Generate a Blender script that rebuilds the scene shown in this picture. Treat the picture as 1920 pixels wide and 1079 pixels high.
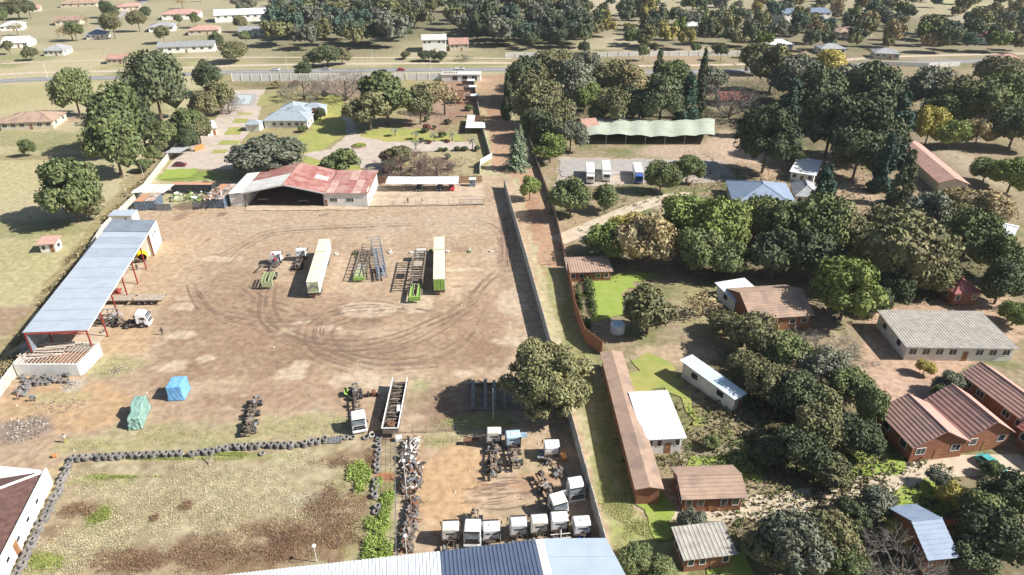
import bpy, bmesh, math, random
import numpy as np
from mathutils import Vector, Matrix, noise as mnoise
R = math.radians
random.seed(7)
for o in list(bpy.data.objects): bpy.data.objects.remove(o)
SC = bpy.context.scene
COL = SC.collection

# ---------------------------------------------------------------- camera
CAM_H = 76.0; PITCH = math.atan(715 / 1280); FPX = 1280.0
cam_d = bpy.data.cameras.new('camera'); cam = bpy.data.objects.new('camera', cam_d); COL.objects.link(cam)
cam.location = (0, 0, CAM_H); cam.rotation_euler = (math.pi / 2 - PITCH, 0, 0)
cam_d.sensor_width = 36; cam_d.lens = 24.0; cam_d.clip_start = 0.5; cam_d.clip_end = 4000
SC.camera = cam
SC.render.resolution_x = 1024; SC.render.resolution_y = 575
# ---------------------------------------------------------------- light
SUN_EL = R(40); SUN_DIR = Vector((math.cos(SUN_EL) * 1.0, -math.cos(SUN_EL) * 0.16, math.sin(SUN_EL))).normalized()  # towards the sun
w = bpy.data.worlds.new('World'); SC.world = w; w.use_nodes = True
nt = w.node_tree; bg = nt.nodes['Background']
sky = nt.nodes.new('ShaderNodeTexSky'); sky.sky_type = 'NISHITA'; sky.sun_disc = False
sky.sun_elevation = SUN_EL; sky.sun_rotation = math.atan2(SUN_DIR.x, SUN_DIR.y)
sky.air_density = 1.0; sky.dust_density = 1.2
nt.links.new(sky.outputs[0], bg.inputs[0]); bg.inputs[1].default_value = 0.055
sd = bpy.data.lights.new('sun', 'SUN'); so = bpy.data.objects.new('sun', sd); COL.objects.link(so)
sd.energy = 4.6; sd.angle = R(0.5); sd.color = (1.0, 0.955, 0.88)
so.rotation_euler = SUN_DIR.to_track_quat('Z', 'Y').to_euler()
SC.view_settings.view_transform = 'Standard'; SC.view_settings.look = 'None'
SC.view_settings.exposure = 0.92; SC.view_settings.gamma = 1.0; SC.view_settings.use_curve_mapping = False
SC.render.engine = 'CYCLES'

# ---------------------------------------------------------------- where things stand
_c, _s = math.cos(PITCH), math.sin(PITCH)
def P(px, py, z=0.0):
    u = px - 960; v = py - 539.5
    t = (CAM_H - z) / (FPX * _s + v * _c)
    return Vector((u * t, (FPX * _c - v * _s) * t, z))
def scale_at(p):                       # photo pixels per metre at a world point
    return FPX / (p.y * _c + (CAM_H - p.z) * _s)
def PX(p):
    d = p.y * _c + (CAM_H - p.z) * _s
    return 960 + FPX * p.x / d, 539.5 + FPX * ((CAM_H - p.z) * _c - p.y * _s) / d

# ---------------------------------------------------------------- tagging
ORD = 'zeroth first second third fourth fifth sixth seventh eighth ninth tenth eleventh twelfth thirteenth fourteenth fifteenth sixteenth seventeenth eighteenth nineteenth twentieth twenty-first twenty-second twenty-third twenty-fourth twenty-fifth twenty-sixth twenty-seventh twenty-eighth twenty-ninth thirtieth thirty-first thirty-second thirty-third thirty-fourth thirty-fifth thirty-sixth thirty-seventh thirty-eighth thirty-ninth fortieth forty-first forty-second forty-third forty-fourth'.split()
def tag(o, label=None, cat=None, group=None, kind=None):
    if label: o['label'] = label
    if cat: o['category'] = cat
    if group: o['group'] = group
    if kind: o['kind'] = kind
    return o
def thing(name, label, cat, loc=(0, 0, 0), rz=0.0, group=None):
    o = bpy.data.objects.new(name, None); COL.objects.link(o)
    o.empty_display_size = 0.3
    o.location = loc; o.rotation_euler = (0, 0, rz)
    return tag(o, label, cat, group)
def kids(o): return KID.get(o.name, [])
KID = {}
def link(o, parent=None):
    COL.objects.link(o)
    if parent is not None:
        o.parent = parent; KID.setdefault(parent.name, []).append(o)
    return o
def copy_tree(o, parent=None):
    c = o.copy(); link(c, parent)
    for k in list(kids(o)): copy_tree(k, c)
    return c

# ---------------------------------------------------------------- materials
def lin(r, g, b):
    f = lambda c: (c / 255 / 12.92) if c / 255 <= 0.04045 else ((c / 255 + 0.055) / 1.055) ** 2.4
    return (f(r), f(g), f(b))
MATS = {}
def mat(name, c1, c2=None, rough=0.8, scale=3.0, metal=0.0, bump=0.0, detail=5, rand=0.0, c3=None, scale3=0.3, attr=None, bscale=None, spec=0.3, trans=0.0, thr=None):
    if name in MATS: return MATS[name]
    m = bpy.data.materials.new(name); m.use_nodes = True; t = m.node_tree; N = t.nodes; L = t.links
    b = N['Principled BSDF']; b.inputs['Roughness'].default_value = rough; b.inputs['Metallic'].default_value = metal
    b.inputs['Specular IOR Level'].default_value = spec
    tc = N.new('ShaderNodeTexCoord'); co = tc.outputs['Object']
    c2 = c2 or tuple(x * 0.75 for x in c1)
    n1 = N.new('ShaderNodeTexNoise'); n1.inputs['Scale'].default_value = scale; n1.inputs['Detail'].default_value = detail
    L.new(co, n1.inputs['Vector'])
    rp = N.new('ShaderNodeMapRange'); rp.inputs[1].default_value = 0.36 if thr is None else thr[0]; rp.inputs[2].default_value = 0.64 if thr is None else thr[1]
    L.new(n1.outputs['Fac'], rp.inputs[0])
    mx = N.new('ShaderNodeMix'); mx.data_type = 'RGBA'; L.new(rp.outputs[0], mx.inputs[0])
    mx.inputs[6].default_value = (*c1, 1); mx.inputs[7].default_value = (*c2, 1)
    out = mx.outputs[2]
    if attr:
        at = N.new('ShaderNodeAttribute'); at.attribute_name = attr
        mm = N.new('ShaderNodeMix'); mm.data_type = 'RGBA'; mm.blend_type = 'MULTIPLY'; mm.inputs[0].default_value = 1
        L.new(at.outputs['Color'], mm.inputs[6]); L.new(out, mm.inputs[7]); out = mm.outputs[2]
    if c3:
        n3 = N.new('ShaderNodeTexNoise'); n3.inputs['Scale'].default_value = scale3; n3.inputs['Detail'].default_value = 6
        L.new(co, n3.inputs['Vector'])
        r3 = N.new('ShaderNodeMapRange'); r3.inputs[1].default_value = 0.5; r3.inputs[2].default_value = 0.62; L.new(n3.outputs['Fac'], r3.inputs[0])
        m3 = N.new('ShaderNodeMix'); m3.data_type = 'RGBA'; L.new(r3.outputs[0], m3.inputs[0]); L.new(out, m3.inputs[6]); m3.inputs[7].default_value = (*c3, 1)
        out = m3.outputs[2]
    if rand:
        oi = N.new('ShaderNodeObjectInfo'); hs = N.new('ShaderNodeHueSaturation')
        a = N.new('ShaderNodeMapRange'); a.inputs[3].default_value = 1 - rand; a.inputs[4].default_value = 1 + rand; L.new(oi.outputs['Random'], a.inputs[0]); L.new(a.outputs[0], hs.inputs['Value'])
        h = N.new('ShaderNodeMapRange'); h.inputs[3].default_value = 0.5 + rand * 0.06; h.inputs[4].default_value = 0.5 - rand * 0.06; L.new(oi.outputs['Random'], h.inputs[0]); L.new(h.outputs[0], hs.inputs['Hue'])
        L.new(out, hs.inputs['Color']); out = hs.outputs[0]
    L.new(out, b.inputs['Base Color'])
    if trans:
        b.inputs['Transmission Weight'].default_value = 0
    if bump:
        n2 = N.new('ShaderNodeTexNoise'); n2.inputs['Scale'].default_value = bscale or scale * 4; n2.inputs['Detail'].default_value = 4; L.new(co, n2.inputs['Vector'])
        bp = N.new('ShaderNodeBump'); bp.inputs['Strength'].default_value = bump; bp.inputs['Distance'].default_value = 0.1
        L.new(n2.outputs['Fac'], bp.inputs['Height']); L.new(bp.outputs[0], b.inputs['Normal'])
    MATS[name] = m; return m
M = {}
def dm(k, *a, **kw): M[k] = mat(k, *a, **kw)
dm('white_paint', (.80, .80, .78), (.70, .69, .66), rough=.4, scale=1.2)
dm('cab_white', (.82, .83, .84), (.74, .74, .73), rough=.3, scale=.8, spec=.5)
dm('cab_dusty', (.78, .76, .72), (.62, .58, .52), rough=.5, scale=1.4, spec=.4)
dm('cab_grey', (.70, .72, .74), (.60, .61, .62), rough=.4, scale=1.4, spec=.4)
dm('cab_blue', (.50, .62, .74), (.42, .54, .66), rough=.35, scale=1.2)
dm('glass', (.025, .03, .035), (.04, .05, .06), rough=.08, spec=.6)
dm('windshield', (.10, .12, .14), (.2, .22, .24), rough=.12, spec=.6, scale=2)
dm('black', (.02, .02, .02), (.035, .033, .03), rough=.6)
dm('rubber', (.035, .035, .037), (.10, .092, .082), rough=.85, scale=3, thr=(.45, .75))
dm('tyre_old', (.15, .146, .14), (.23, .215, .20), rough=.9, scale=2.5, rand=.25)
dm('tyre_white', (.74, .74, .70), (.5, .48, .42), rough=.7, scale=4)
dm('tyre_green', (.12, .22, .08), (.2, .26, .12), rough=.7, scale=4)
dm('rim', (.35, .35, .35), (.2, .18, .16), rough=.5, metal=.3)
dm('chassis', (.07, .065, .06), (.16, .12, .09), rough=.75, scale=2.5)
dm('steel_grey', (.28, .30, .33), (.18, .17, .16), rough=.5, metal=.2, scale=2)
dm('steel_brown', (.16, .12, .09), (.27, .23, .19), rough=.75, scale=2)
dm('rust', (.22, .10, .055), (.13, .07, .045), rough=.9, scale=2)
dm('lime', (.27, .43, .08), (.20, .33, .08), rough=.5, scale=1)
dm('lime_dull', (.28, .38, .14), (.42, .42, .30), rough=.6, scale=3)
dm('cream_roof', (.74, .72, .55), (.62, .59, .42), rough=.5, scale=.7, bump=.05)
dm('shed_roof', (.38, .43, .49), (.34, .385, .44), rough=.45, scale=.5, metal=.1, c3=(.38, .43, .49), scale3=.2)
dm('shed_roof_dark', (.22, .26, .31), (.18, .21, .25), rough=.5, scale=.5, metal=.1)
dm('red_roof', (.29, .10, .085), (.38, .205, .18), rough=.6, scale=.5, c3=(.40, .24, .21), scale3=.22)
dm('white_roof', (.66, .66, .63), (.55, .54, .50), rough=.5, scale=.5)
dm('ware_white', (.72, .76, .79), (.66, .70, .74), rough=.4, scale=.4, c3=(.60, .63, .64), scale3=.16)
dm('ware_navy', (.095, .125, .19), (.08, .105, .165), rough=.4, scale=.4)
dm('ware_blue', (.40, .47, .54), (.35, .42, .49), rough=.45, scale=.4)
dm('house_roof', (.33, .375, .42), (.28, .325, .37), rough=.5, scale=.6)
dm('plaster', (.74, .73, .69), (.62, .60, .55), rough=.85, scale=.6)
dm('plaster_cream', (.62, .55, .43), (.52, .45, .35), rough=.85, scale=.6)
dm('concrete_wall', (.58, .56, .50), (.42, .40, .35), rough=.9, scale=.8, c3=(.36, .34, .28), scale3=.4)
dm('concrete', (.40, .38, .34), (.30, .28, .25), rough=.9, scale=1)
dm('beam_conc', (.30, .28, .25), (.2, .18, .15), rough=.9, scale=1)
dm('white_wall', (.84, .83, .80), (.74, .72, .67), rough=.85, scale=.5)
dm('brown_tile', (.15, .085, .07), (.10, .055, .05), rough=.8, scale=1.5, bump=.2)
dm('pink_roof', (.50, .30, .25), (.44, .26, .215), rough=.8, scale=.8, bump=.1, c3=(.38, .24, .2), scale3=.35)
dm('maroon_roof', (.17, .06, .07), (.13, .05, .055), rough=.8, scale=.8)
dm('tan_roof', (.40, .28, .21), (.33, .23, .175), rough=.85, scale=.8, bump=.1, c3=(.27, .20, .16), scale3=.35)
dm('rose_roof', (.34, .12, .11), (.26, .09, .085), rough=.8, scale=.8)
dm('grey_roof', (.36, .37, .38), (.28, .28, .29), rough=.7, scale=.7)
dm('slate_blue', (.20, .26, .36), (.25, .31, .40), rough=.55, scale=.7)
dm('sheet_white', (.76, .78, .80), (.70, .72, .74), rough=.5, scale=.5)
dm('brick', (.30, .13, .075), (.22, .10, .06), rough=.9, scale=3)
dm('wood', (.33, .17, .08), (.22, .11, .055), rough=.8, scale=2)
dm('wood_orange', (.55, .26, .09), (.45, .2, .07), rough=.7, scale=2)
dm('timber_grey', (.42, .36, .29), (.30, .24, .19), rough=.85, scale=2)
dm('red_steel', (.34, .045, .035), (.25, .04, .03), rough=.6, scale=2)
dm('yellow', (.85, .62, .02), (.75, .52, .02), rough=.4, scale=2)
dm('cont_blue', (.09, .14, .21), (.2, .23, .26), rough=.6, scale=1.2)
dm('cont_dark', (.05, .06, .075), (.09, .09, .09), rough=.6, scale=1.2)
dm('cont_orange', (.50, .24, .13), (.40, .26, .18), rough=.7, scale=.5)
dm('cont_patch', (.42, .26, .18), (.55, .50, .45), rough=.8, scale=.6, c3=(.2, .14, .1), scale3=.5)
dm('sheet_blue', (.50, .64, .74), (.7, .74, .76), rough=.5, scale=.4)
dm('sheet_tan', (.62, .48, .40), (.7, .66, .6), rough=.6, scale=.4)
dm('tarp_blue', (.13, .34, .66), (.20, .43, .72), rough=.45, scale=1.2, bump=.5, bscale=3)
dm('tarp_green', (.17, .30, .26), (.25, .38, .33), rough=.55, scale=1.5, bump=.5, bscale=4)
dm('car_white', (.8, .8, .8), (.75, .75, .75), rough=.2, spec=.5)
dm('car_red', (.5, .03, .04), (.42, .03, .03), rough=.2, spec=.5)
dm('car_maroon', (.17, .02, .035), (.14, .02, .03), rough=.2, spec=.5)
dm('car_navy', (.04, .07, .17), (.03, .06, .14), rough=.2, spec=.5)
dm('car_dark', (.05, .05, .055), (.04, .04, .045), rough=.2, spec=.5)
dm('car_silver', (.5, .5, .52), (.45, .45, .46), rough=.25, spec=.5)
dm('bus_blue', (.05, .12, .42), (.04, .1, .36), rough=.4)
dm('lamp', (.8, .8, .8), rough=.3)
dm('pool', (.52, .57, .57), (.46, .52, .53), rough=.1, scale=.4)
dm('engine_blue', (.03, .08, .5), (.02, .05, .3), rough=.5)
dm('shade_net', (.34, .38, .30), (.42, .45, .38), rough=.9, scale=.3)
# surfaces
dm('tarmac', (.20, .20, .205), (.25, .245, .24), rough=.9, scale=.6, bump=.1)
dm('paving', (.47, .40, .34), (.39, .33, .28), rough=.9, scale=.35, bump=.1)
dm('paving_grey', (.36, .34, .32), (.30, .28, .26), rough=.9, scale=.5)
dm('path_pale', (.52, .44, .34), (.42, .35, .26), rough=.95, scale=.5)
dm('lawn', (.23, .27, .065), (.31, .30, .10), rough=.95, scale=.35, bump=.3, bscale=6, c3=(.34, .31, .10), scale3=.09)
dm('lawn_bright', (.22, .30, .05), (.27, .32, .08), rough=.95, scale=.4, bump=.3, bscale=6)
dm('lawn_dull', (.24, .25, .09), (.31, .27, .13), rough=.95, scale=.4, bump=.3, bscale=5)
dm('slab', (.50, .40, .30), (.42, .33, .24), rough=.9, scale=.5, c3=(.36, .28, .2), scale3=.3)
M['ground'] = mat('ground_soil', (1.14, 1.14, 1.13), (.80, .795, .79), rough=.97, scale=.8, attr='Col', bump=.45, bscale=2.5, detail=12)
M['tuft'] = mat('dry_grass', (1.1, 1.1, 1.1), (.8, .8, .8), rough=.95, scale=.5, attr='Col')
# foliage: colour differs leaf by leaf through the mesh attribute
def leafmat(k, c1, c2, rand=.18):
    m = mat(k, c1, c2, rough=.75, scale=.9, attr='Col', rand=rand, spec=.15); M[k] = m
leafmat('leaf_olive', (.15, .152, .07), (.195, .185, .10))
leafmat('leaf_dark', (.082, .102, .054), (.11, .13, .068))
leafmat('leaf_green', (.118, .148, .058), (.155, .182, .08))
leafmat('leaf_big', (.18, .185, .085), (.23, .22, .11))
leafmat('leaf_bright', (.14, .185, .05), (.18, .22, .07))
leafmat('leaf_yellow', (0.346, 0.307, 0.077), (0.422, 0.371, 0.115))
leafmat('leaf_grey', (0.147, 0.160, 0.109), (0.205, 0.211, 0.154))
leafmat('leaf_tan', (0.282, 0.230, 0.115), (0.358, 0.294, 0.166))
leafmat('leaf_teal', (0.051, 0.090, 0.064), (0.077, 0.128, 0.090))
leafmat('leaf_fir', (0.166, 0.211, 0.128), (0.218, 0.269, 0.166))
leafmat('leaf_mix', (1, 1, 1), (.8, .8, .8))
leafmat('twig_grey', (0.297, 0.264, 0.231), (0.220, 0.198, 0.171), rand=.1)
leafmat('twig_purple', (0.220, 0.149, 0.138), (0.275, 0.198, 0.176), rand=.1)
leafmat('leaf_red', (0.205, 0.077, 0.058), (0.166, 0.077, 0.064))
dm('bark', (.13, .095, .07), (.2, .16, .12), rough=.95, scale=3)
dm('skin', (.16, .09, .06), (.14, .08, .055), rough=.6)
dm('skin_cloth_dark', (.03, .035, .045), (.05, .05, .06), rough=.9)
dm('cloth_blue', (.06, .10, .22), (.08, .12, .25), rough=.9)
dm('cloth_pink', (.5, .3, .28), (.45, .28, .25), rough=.9)
dm('cloth_pale', (.5, .5, .48), (.4, .4, .4), rough=.9)
dm('cloth_yellow', (.6, .5, .1), (.5, .4, .1), rough=.9)

# ---------------------------------------------------------------- mesh builder
class MB:
    def __init__(s): s.v = []; s.f = []; s.m = []; s.mi = 0
    def add(s, vs, fs):
        n = len(s.v); s.v.extend([tuple(v) for v in vs])
        for f in fs: s.f.append(tuple(i + n for i in f)); s.m.append(s.mi)
        return s
    def box(s, x0, y0, z0, x1, y1, z1):
        v = [(x0, y0, z0), (x1, y0, z0), (x1, y1, z0), (x0, y1, z0), (x0, y0, z1), (x1, y0, z1), (x1, y1, z1), (x0, y1, z1)]
        return s.add(v, [(3, 2, 1, 0), (4, 5, 6, 7), (0, 1, 5, 4), (1, 2, 6, 5), (2, 3, 7, 6), (3, 0, 4, 7)])
    def cb(s, c, d, rz=0.0, rx=0.0, ry=0.0):
        m = Matrix.Translation(Vector(c)) @ Matrix.Rotation(rz, 4, 'Z') @ Matrix.Rotation(ry, 4, 'Y') @ Matrix.Rotation(rx, 4, 'X')
        x, y, z = d[0] / 2, d[1] / 2, d[2] / 2
        v = [m @ Vector(p) for p in [(-x, -y, -z), (x, -y, -z), (x, y, -z), (-x, y, -z), (-x, -y, z), (x, -y, z), (x, y, z), (-x, y, z)]]
        return s.add(v, [(3, 2, 1, 0), (4, 5, 6, 7), (0, 1, 5, 4), (1, 2, 6, 5), (2, 3, 7, 6), (3, 0, 4, 7)])
    def tube(s, a, b, r, n=6, r2=None, cap=True):
        a = Vector(a); b = Vector(b); r2 = r if r2 is None else r2
        d = (b - a).normalized(); u = d.orthogonal().normalized(); w_ = d.cross(u)
        vs = [a + (u * math.cos(k * 2 * math.pi / n) + w_ * math.sin(k * 2 * math.pi / n)) * r for k in range(n)]
        vs += [b + (u * math.cos(k * 2 * math.pi / n) + w_ * math.sin(k * 2 * math.pi / n)) * r2 for k in range(n)]
        fs = [(k, (k + 1) % n, n + (k + 1) % n, n + k) for k in range(n)]
        if cap: fs += [tuple(range(n - 1, -1, -1)), tuple(range(n, 2 * n))]
        return s.add(vs, fs)
    def quad(s, a, b, c, d): return s.add([a, b, c, d], [(0, 1, 2, 3)])
    def slab(s, pts, t):                # polygon pts, thickened downwards by t
        n = len(pts); lo = [(p[0], p[1], p[2] - t) for p in pts]
        return s.add(list(pts) + lo, [tuple(range(n)), tuple(range(2 * n - 1, n - 1, -1))] + [(k, n + k, n + (k + 1) % n, (k + 1) % n) for k in range(n)])
    def prism(s, prof, x0, x1):         # (y,z) profile extruded along x
        n = len(prof)
        vs = [(x0, p[0], p[1]) for p in prof] + [(x1, p[0], p[1]) for p in prof]
        return s.add(vs, [tuple(range(n)), tuple(range(2 * n - 1, n - 1, -1))] + [(k, n + k, n + (k + 1) % n, (k + 1) % n) for k in range(n)])
    def prismy(s, prof, y0, y1):        # (x,z) profile extruded along y
        n = len(prof)
        vs = [(p[0], y0, p[1]) for p in prof] + [(p[0], y1, p[1]) for p in prof]
        return s.add(vs, [tuple(range(n)), tuple(range(2 * n - 1, n - 1, -1))] + [(k, n + k, n + (k + 1) % n, (k + 1) % n) for k in range(n)])
    def lathe(s, prof, c=(0, 0, 0), n=12, axis='z', closed=False):
        c = Vector(c); k = len(prof); vs = []
        for i in range(n):
            a = i * 2 * math.pi / n
            for (r, h) in prof:
                p = (r * math.cos(a), r * math.sin(a), h)
                if axis == 'x': p = (h, p[0], p[1])
                if axis == 'y': p = (p[0], h, p[1])
                vs.append(c + Vector(p))
        fs = []
        for i in range(n):
            j = (i + 1) % n
            for q in range(k if closed else k - 1):
                q2 = (q + 1) % k
                fs.append((i * k + q, j * k + q, j * k + q2, i * k + q2))
        return s.add(vs, fs)
    def courses(s, a, b, c, d, n, t=.06):   # overlapping tile courses from eave a-b up to ridge d-c
        a, b, c, d = map(Vector, (a, b, c, d)); nr = (b - a).cross(d - a).normalized(); nr = nr if nr.z > 0 else -nr
        for k in range(n):
            u0, u1 = k / n, (k + 1) / n; p, q, r_, w_ = a.lerp(d, u0), b.lerp(c, u0), b.lerp(c, u1), a.lerp(d, u1)
            s.add([p, q, p + nr * t, q + nr * t, r_, w_], [(0, 1, 3, 2), (2, 3, 4, 5)])
        s.add([a - nr * .1, b - nr * .1, c - nr * .1, d - nr * .1], [(3, 2, 1, 0)]); s.add([a - nr * .1, b - nr * .1, b, a], [(0, 1, 2, 3)]); return s
    def corr(s, a, b, c, d, pitch=.5, amp=.04, t=.03, nl=1):
        # corrugated sheet: ribs run a->d, repeat along a->b
        a, b, c, d = map(Vector, (a, b, c, d)); W = (b - a).length; n = max(2, int(W / pitch))
        nrm = (b - a).cross(d - a).normalized()
        if nrm.z < 0: nrm = -nrm
        base = len(s.v); rows = []
        us = []
        for i in range(n):
            for q, h in ((0, 0), (.5, 0), (.62, 1), (.88, 1)): us.append(((i + q) / n, h))
        us.append((1, 0))
        vs = []
        for u, h in us:
            for k in range(nl + 1):
                tt = k / nl
                p = (a.lerp(b, u)).lerp(d.lerp(c, u), tt) + nrm * amp * h
                vs.append(p)
        fs = []
        for i in range(len(us) - 1):
            for k in range(nl): fs.append((i * (nl + 1) + k, (i + 1) * (nl + 1) + k, (i + 1) * (nl + 1) + k + 1, i * (nl + 1) + k + 1))
        s.add(vs, fs)
        s.add([a - nrm * t, b - nrm * t, c - nrm * t, d - nrm * t], [(3, 2, 1, 0)])
        return s
    def mesh(s, name, mats):
        me = bpy.data.meshes.new(name); me.from_pydata(s.v, [], s.f)
        if not isinstance(mats, (list, tuple)): mats = [mats]
        for m in mats: me.materials.append(m)
        if len(mats) > 1: me.polygons.foreach_set('material_index', s.m)
        me.update(); return me
    def build(s, name, mats, parent=None, smooth=False, bevel=0.0, seg=2, label=None, loc=None, rz=None):
        me = s.mesh(name, mats)
        if bevel or smooth or True:
            bm = bmesh.new(); bm.from_mesh(me)
            bmesh.ops.recalc_face_normals(bm, faces=bm.faces) if bevel else None
            if bevel:
                bmesh.ops.remove_doubles(bm, verts=bm.verts, dist=1e-5)
                ed = [e for e in bm.edges if len(e.link_faces) == 2 and e.calc_face_angle(0) > .5]
                bmesh.ops.bevel(bm, geom=ed, offset=bevel, segments=seg, affect='EDGES', profile=.5, clamp_overlap=True)
            bm.to_mesh(me); bm.free()
        if smooth: me.polygons.foreach_set('use_smooth', [True] * len(me.polygons))
        o = bpy.data.objects.new(name, me); link(o, parent)
        if loc is not None: o.location = loc
        if rz is not None: o.rotation_euler = (0, 0, rz)
        if label: o['label'] = label
        return o
# ---------------------------------------------------------------- ground, painted by what the soil is made of
def _hash(ix, iy, seed):
    h = (ix.astype(np.int64) * 374761393 + iy.astype(np.int64) * 668265263 + seed * 1442695041) & 0x7fffffff
    h = ((h ^ (h >> 13)) * 1274126177) & 0x7fffffff
    return ((h ^ (h >> 16)) & 0xffff) / 65535.0
def vnoise(x, y, sc, seed=0):
    x = x / sc; y = y / sc; ix = np.floor(x); iy = np.floor(y); fx = x - ix; fy = y - iy
    fx = fx * fx * (3 - 2 * fx); fy = fy * fy * (3 - 2 * fy)
    a = _hash(ix, iy, seed); b = _hash(ix + 1, iy, seed); c = _hash(ix, iy + 1, seed); d = _hash(ix + 1, iy + 1, seed)
    return (a * (1 - fx) + b * fx) * (1 - fy) + (c * (1 - fx) + d * fx) * fy
def fbm(x, y, sc, seed=0, oc=4):
    t = 0; a = .5; n = 0
    for i in range(oc): t = t + a * vnoise(x, y, sc / 2 ** i, seed + i * 17); n += a; a *= .55
    return t / n
def axis(lo, hi, a, b, fine, grow):
    xs = list(np.arange(a, b, fine)); st = fine; x = xs[-1]
    while x < hi: st *= grow; x += st; xs.append(x)
    st = fine; x = a; pre = []
    while x > lo: st *= grow; x -= st; pre.append(x)
    return np.array(pre[::-1] + xs)
def inpoly(x, y, poly):
    r = np.zeros(x.shape, bool); n = len(poly)
    for i in range(n):
        x1, y1 = poly[i]; x2, y2 = poly[(i + 1) % n]
        if y1 == y2: continue
        r ^= ((y1 > y) != (y2 > y)) & (x < (x2 - x1) * (y - y1) / (y2 - y1) + x1)
    return r
def wpoly(pts, z=0): return [tuple(P(a, b, z)[:2]) for a, b in pts]
GX = axis(-1100, 1300, -112, 95, .62, 1.03); GY = axis(-60, 1500, 52, 300, .62, 1.025)
X, Y = np.meshgrid(GX, GY); shp = X.shape
J1 = (fbm(X, Y, 6, 3) - .5); J2 = (fbm(X, Y, 6, 9) - .5)
n1 = fbm(X, Y, 40, 1); n2 = fbm(X, Y, 9, 2); n3 = fbm(X, Y, 2.5, 5, 3)
Cg = np.zeros(shp + (3,))
def lerp(mask, col, k=1.0):
    global Cg
    m = (mask * k)[..., None]; Cg = Cg * (1 - m) + np.array(col) * m
def ss(a, b, v): t = np.clip((v - a) / (b - a), 0, 1); return t * t * (3 - 2 * t)
def poly(pts, col, k=1.0, jit=3.0): lerp(inpoly(X + J1 * jit, Y + J2 * jit, wpoly(pts)).astype(float), col, k)
def wob(cx, cy, rx, ry, col, k=1.0, soft=.2, jit=.9, seed=0):      # ragged patch given by photo place and size
    p = P(cx, cy); s_ = scale_at(p); sa = CAM_H / math.hypot(CAM_H, p.y)
    a = rx / s_; b = ry / s_ / sa
    d = np.sqrt(((X - p.x) / a) ** 2 + ((Y - p.y) / b) ** 2) + (fbm(X, Y, max(1.5, min(a, b) * .8), seed + int(cx)) - .5) * jit
    lerp(1 - ss(1 - soft, 1 + soft, d), col, k)
VELD = (.47, .42, .26); OLIVE = (.24, .25, .10); SOIL = (.25, .185, .12); DIRT = (.45, .33, .225); PALE = (.56, .45, .33); BROWN = (.30, .20, .135); ORANGE = (.46, .30, .195); RED = (.35, .20, .13)
Cg[:] = VELD
lerp(ss(.45, .65, n1), OLIVE, .75); lerp(ss(.5, .7, n2), (.48, .42, .27), .6)
# the suburb to the right: leaf litter, soil and rough grass
sub = inpoly(X, Y, wpoly([(950, 100), (1920, 60), (2600, 60), (2600, 1300), (1240, 1300), (1180, 1000), (1040, 480), (960, 200)])).astype(float)
lerp(sub, (.30, .235, .15), .85); lerp(sub * ss(.5, .68, n2), (.17, .19, .07), .8); lerp(sub * ss(.55, .7, n1), (.42, .32, .22), .7)
lerp(ss(390, 470, Y) * (1 - sub), (.34, .31, .21), .6)
for a in [(60, 180, 120, 30), (40, 330, 130, 50), (80, 470, 120, 40), (60, 520, 90, 60)]: wob(*a, (.47, .42, .23), .7)
for a in [(60, 260, 140, 14), (30, 430, 120, 16), (250, 210, 60, 30)]: wob(*a, OLIVE, .6)
wob(60, 228, 90, 12, (.40, .28, .2), .8); wob(90, 295, 160, 5, (.30, .25, .13), .8)
wob(20, 600, 70, 30, (.32, .2, .15), .7)
# strip outside the left wall: long dry grass
poly([(0, 690), (330, 265), (300, 255), (-60, 720)], (.33, .27, .14), .8)
# garden of the house
poly([(400, 140), (890, 140), (905, 240), (922, 300), (892, 335), (300, 340), (330, 262)], (.34, .30, .15))
wob(850, 190, 55, 45, (.34, .21, .15), .95); wob(800, 215, 40, 30, (.38, .27, .2), .7); wob(640, 165, 70, 16, (.36, .25, .2), .8)
wob(840, 300, 60, 26, (.44, .37, .22), .9); wob(520, 155, 90, 10, (.25, .22, .12), .8); wob(800, 330, 80, 12, (.40, .33, .2), .6)
wob(350, 330, 60, 10, (.22, .30, .06), .9, jit=.3)
# orange track beside the property, grass strip below it
poly([(898, 143), (950, 140), (948, 210), (985, 260), (1010, 330), (1045, 440), (1062, 520), (1018, 520), (975, 335), (925, 320), (915, 240)], ORANGE)
wob(928, 200, 14, 30, RED, .6); wob(1000, 400, 14, 40, RED, .6); wob(915, 160, 30, 16, (.52, .36, .24), .7)
poly([(1018, 500), (1064, 505), (1100, 640), (1160, 780), (1215, 935), (1290, 1010), (1300, 1100), (1160, 1100), (1090, 780), (1045, 600)], (.33, .32, .15))
for a in [(1120, 800, 12, 60), (1150, 900, 14, 60), (1180, 960, 30, 20), (1050, 560, 8, 40)]: wob(*a, (.46, .38, .22), .7)
wob(1200, 1000, 70, 25, (.32, .34, .13), .8)
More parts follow.
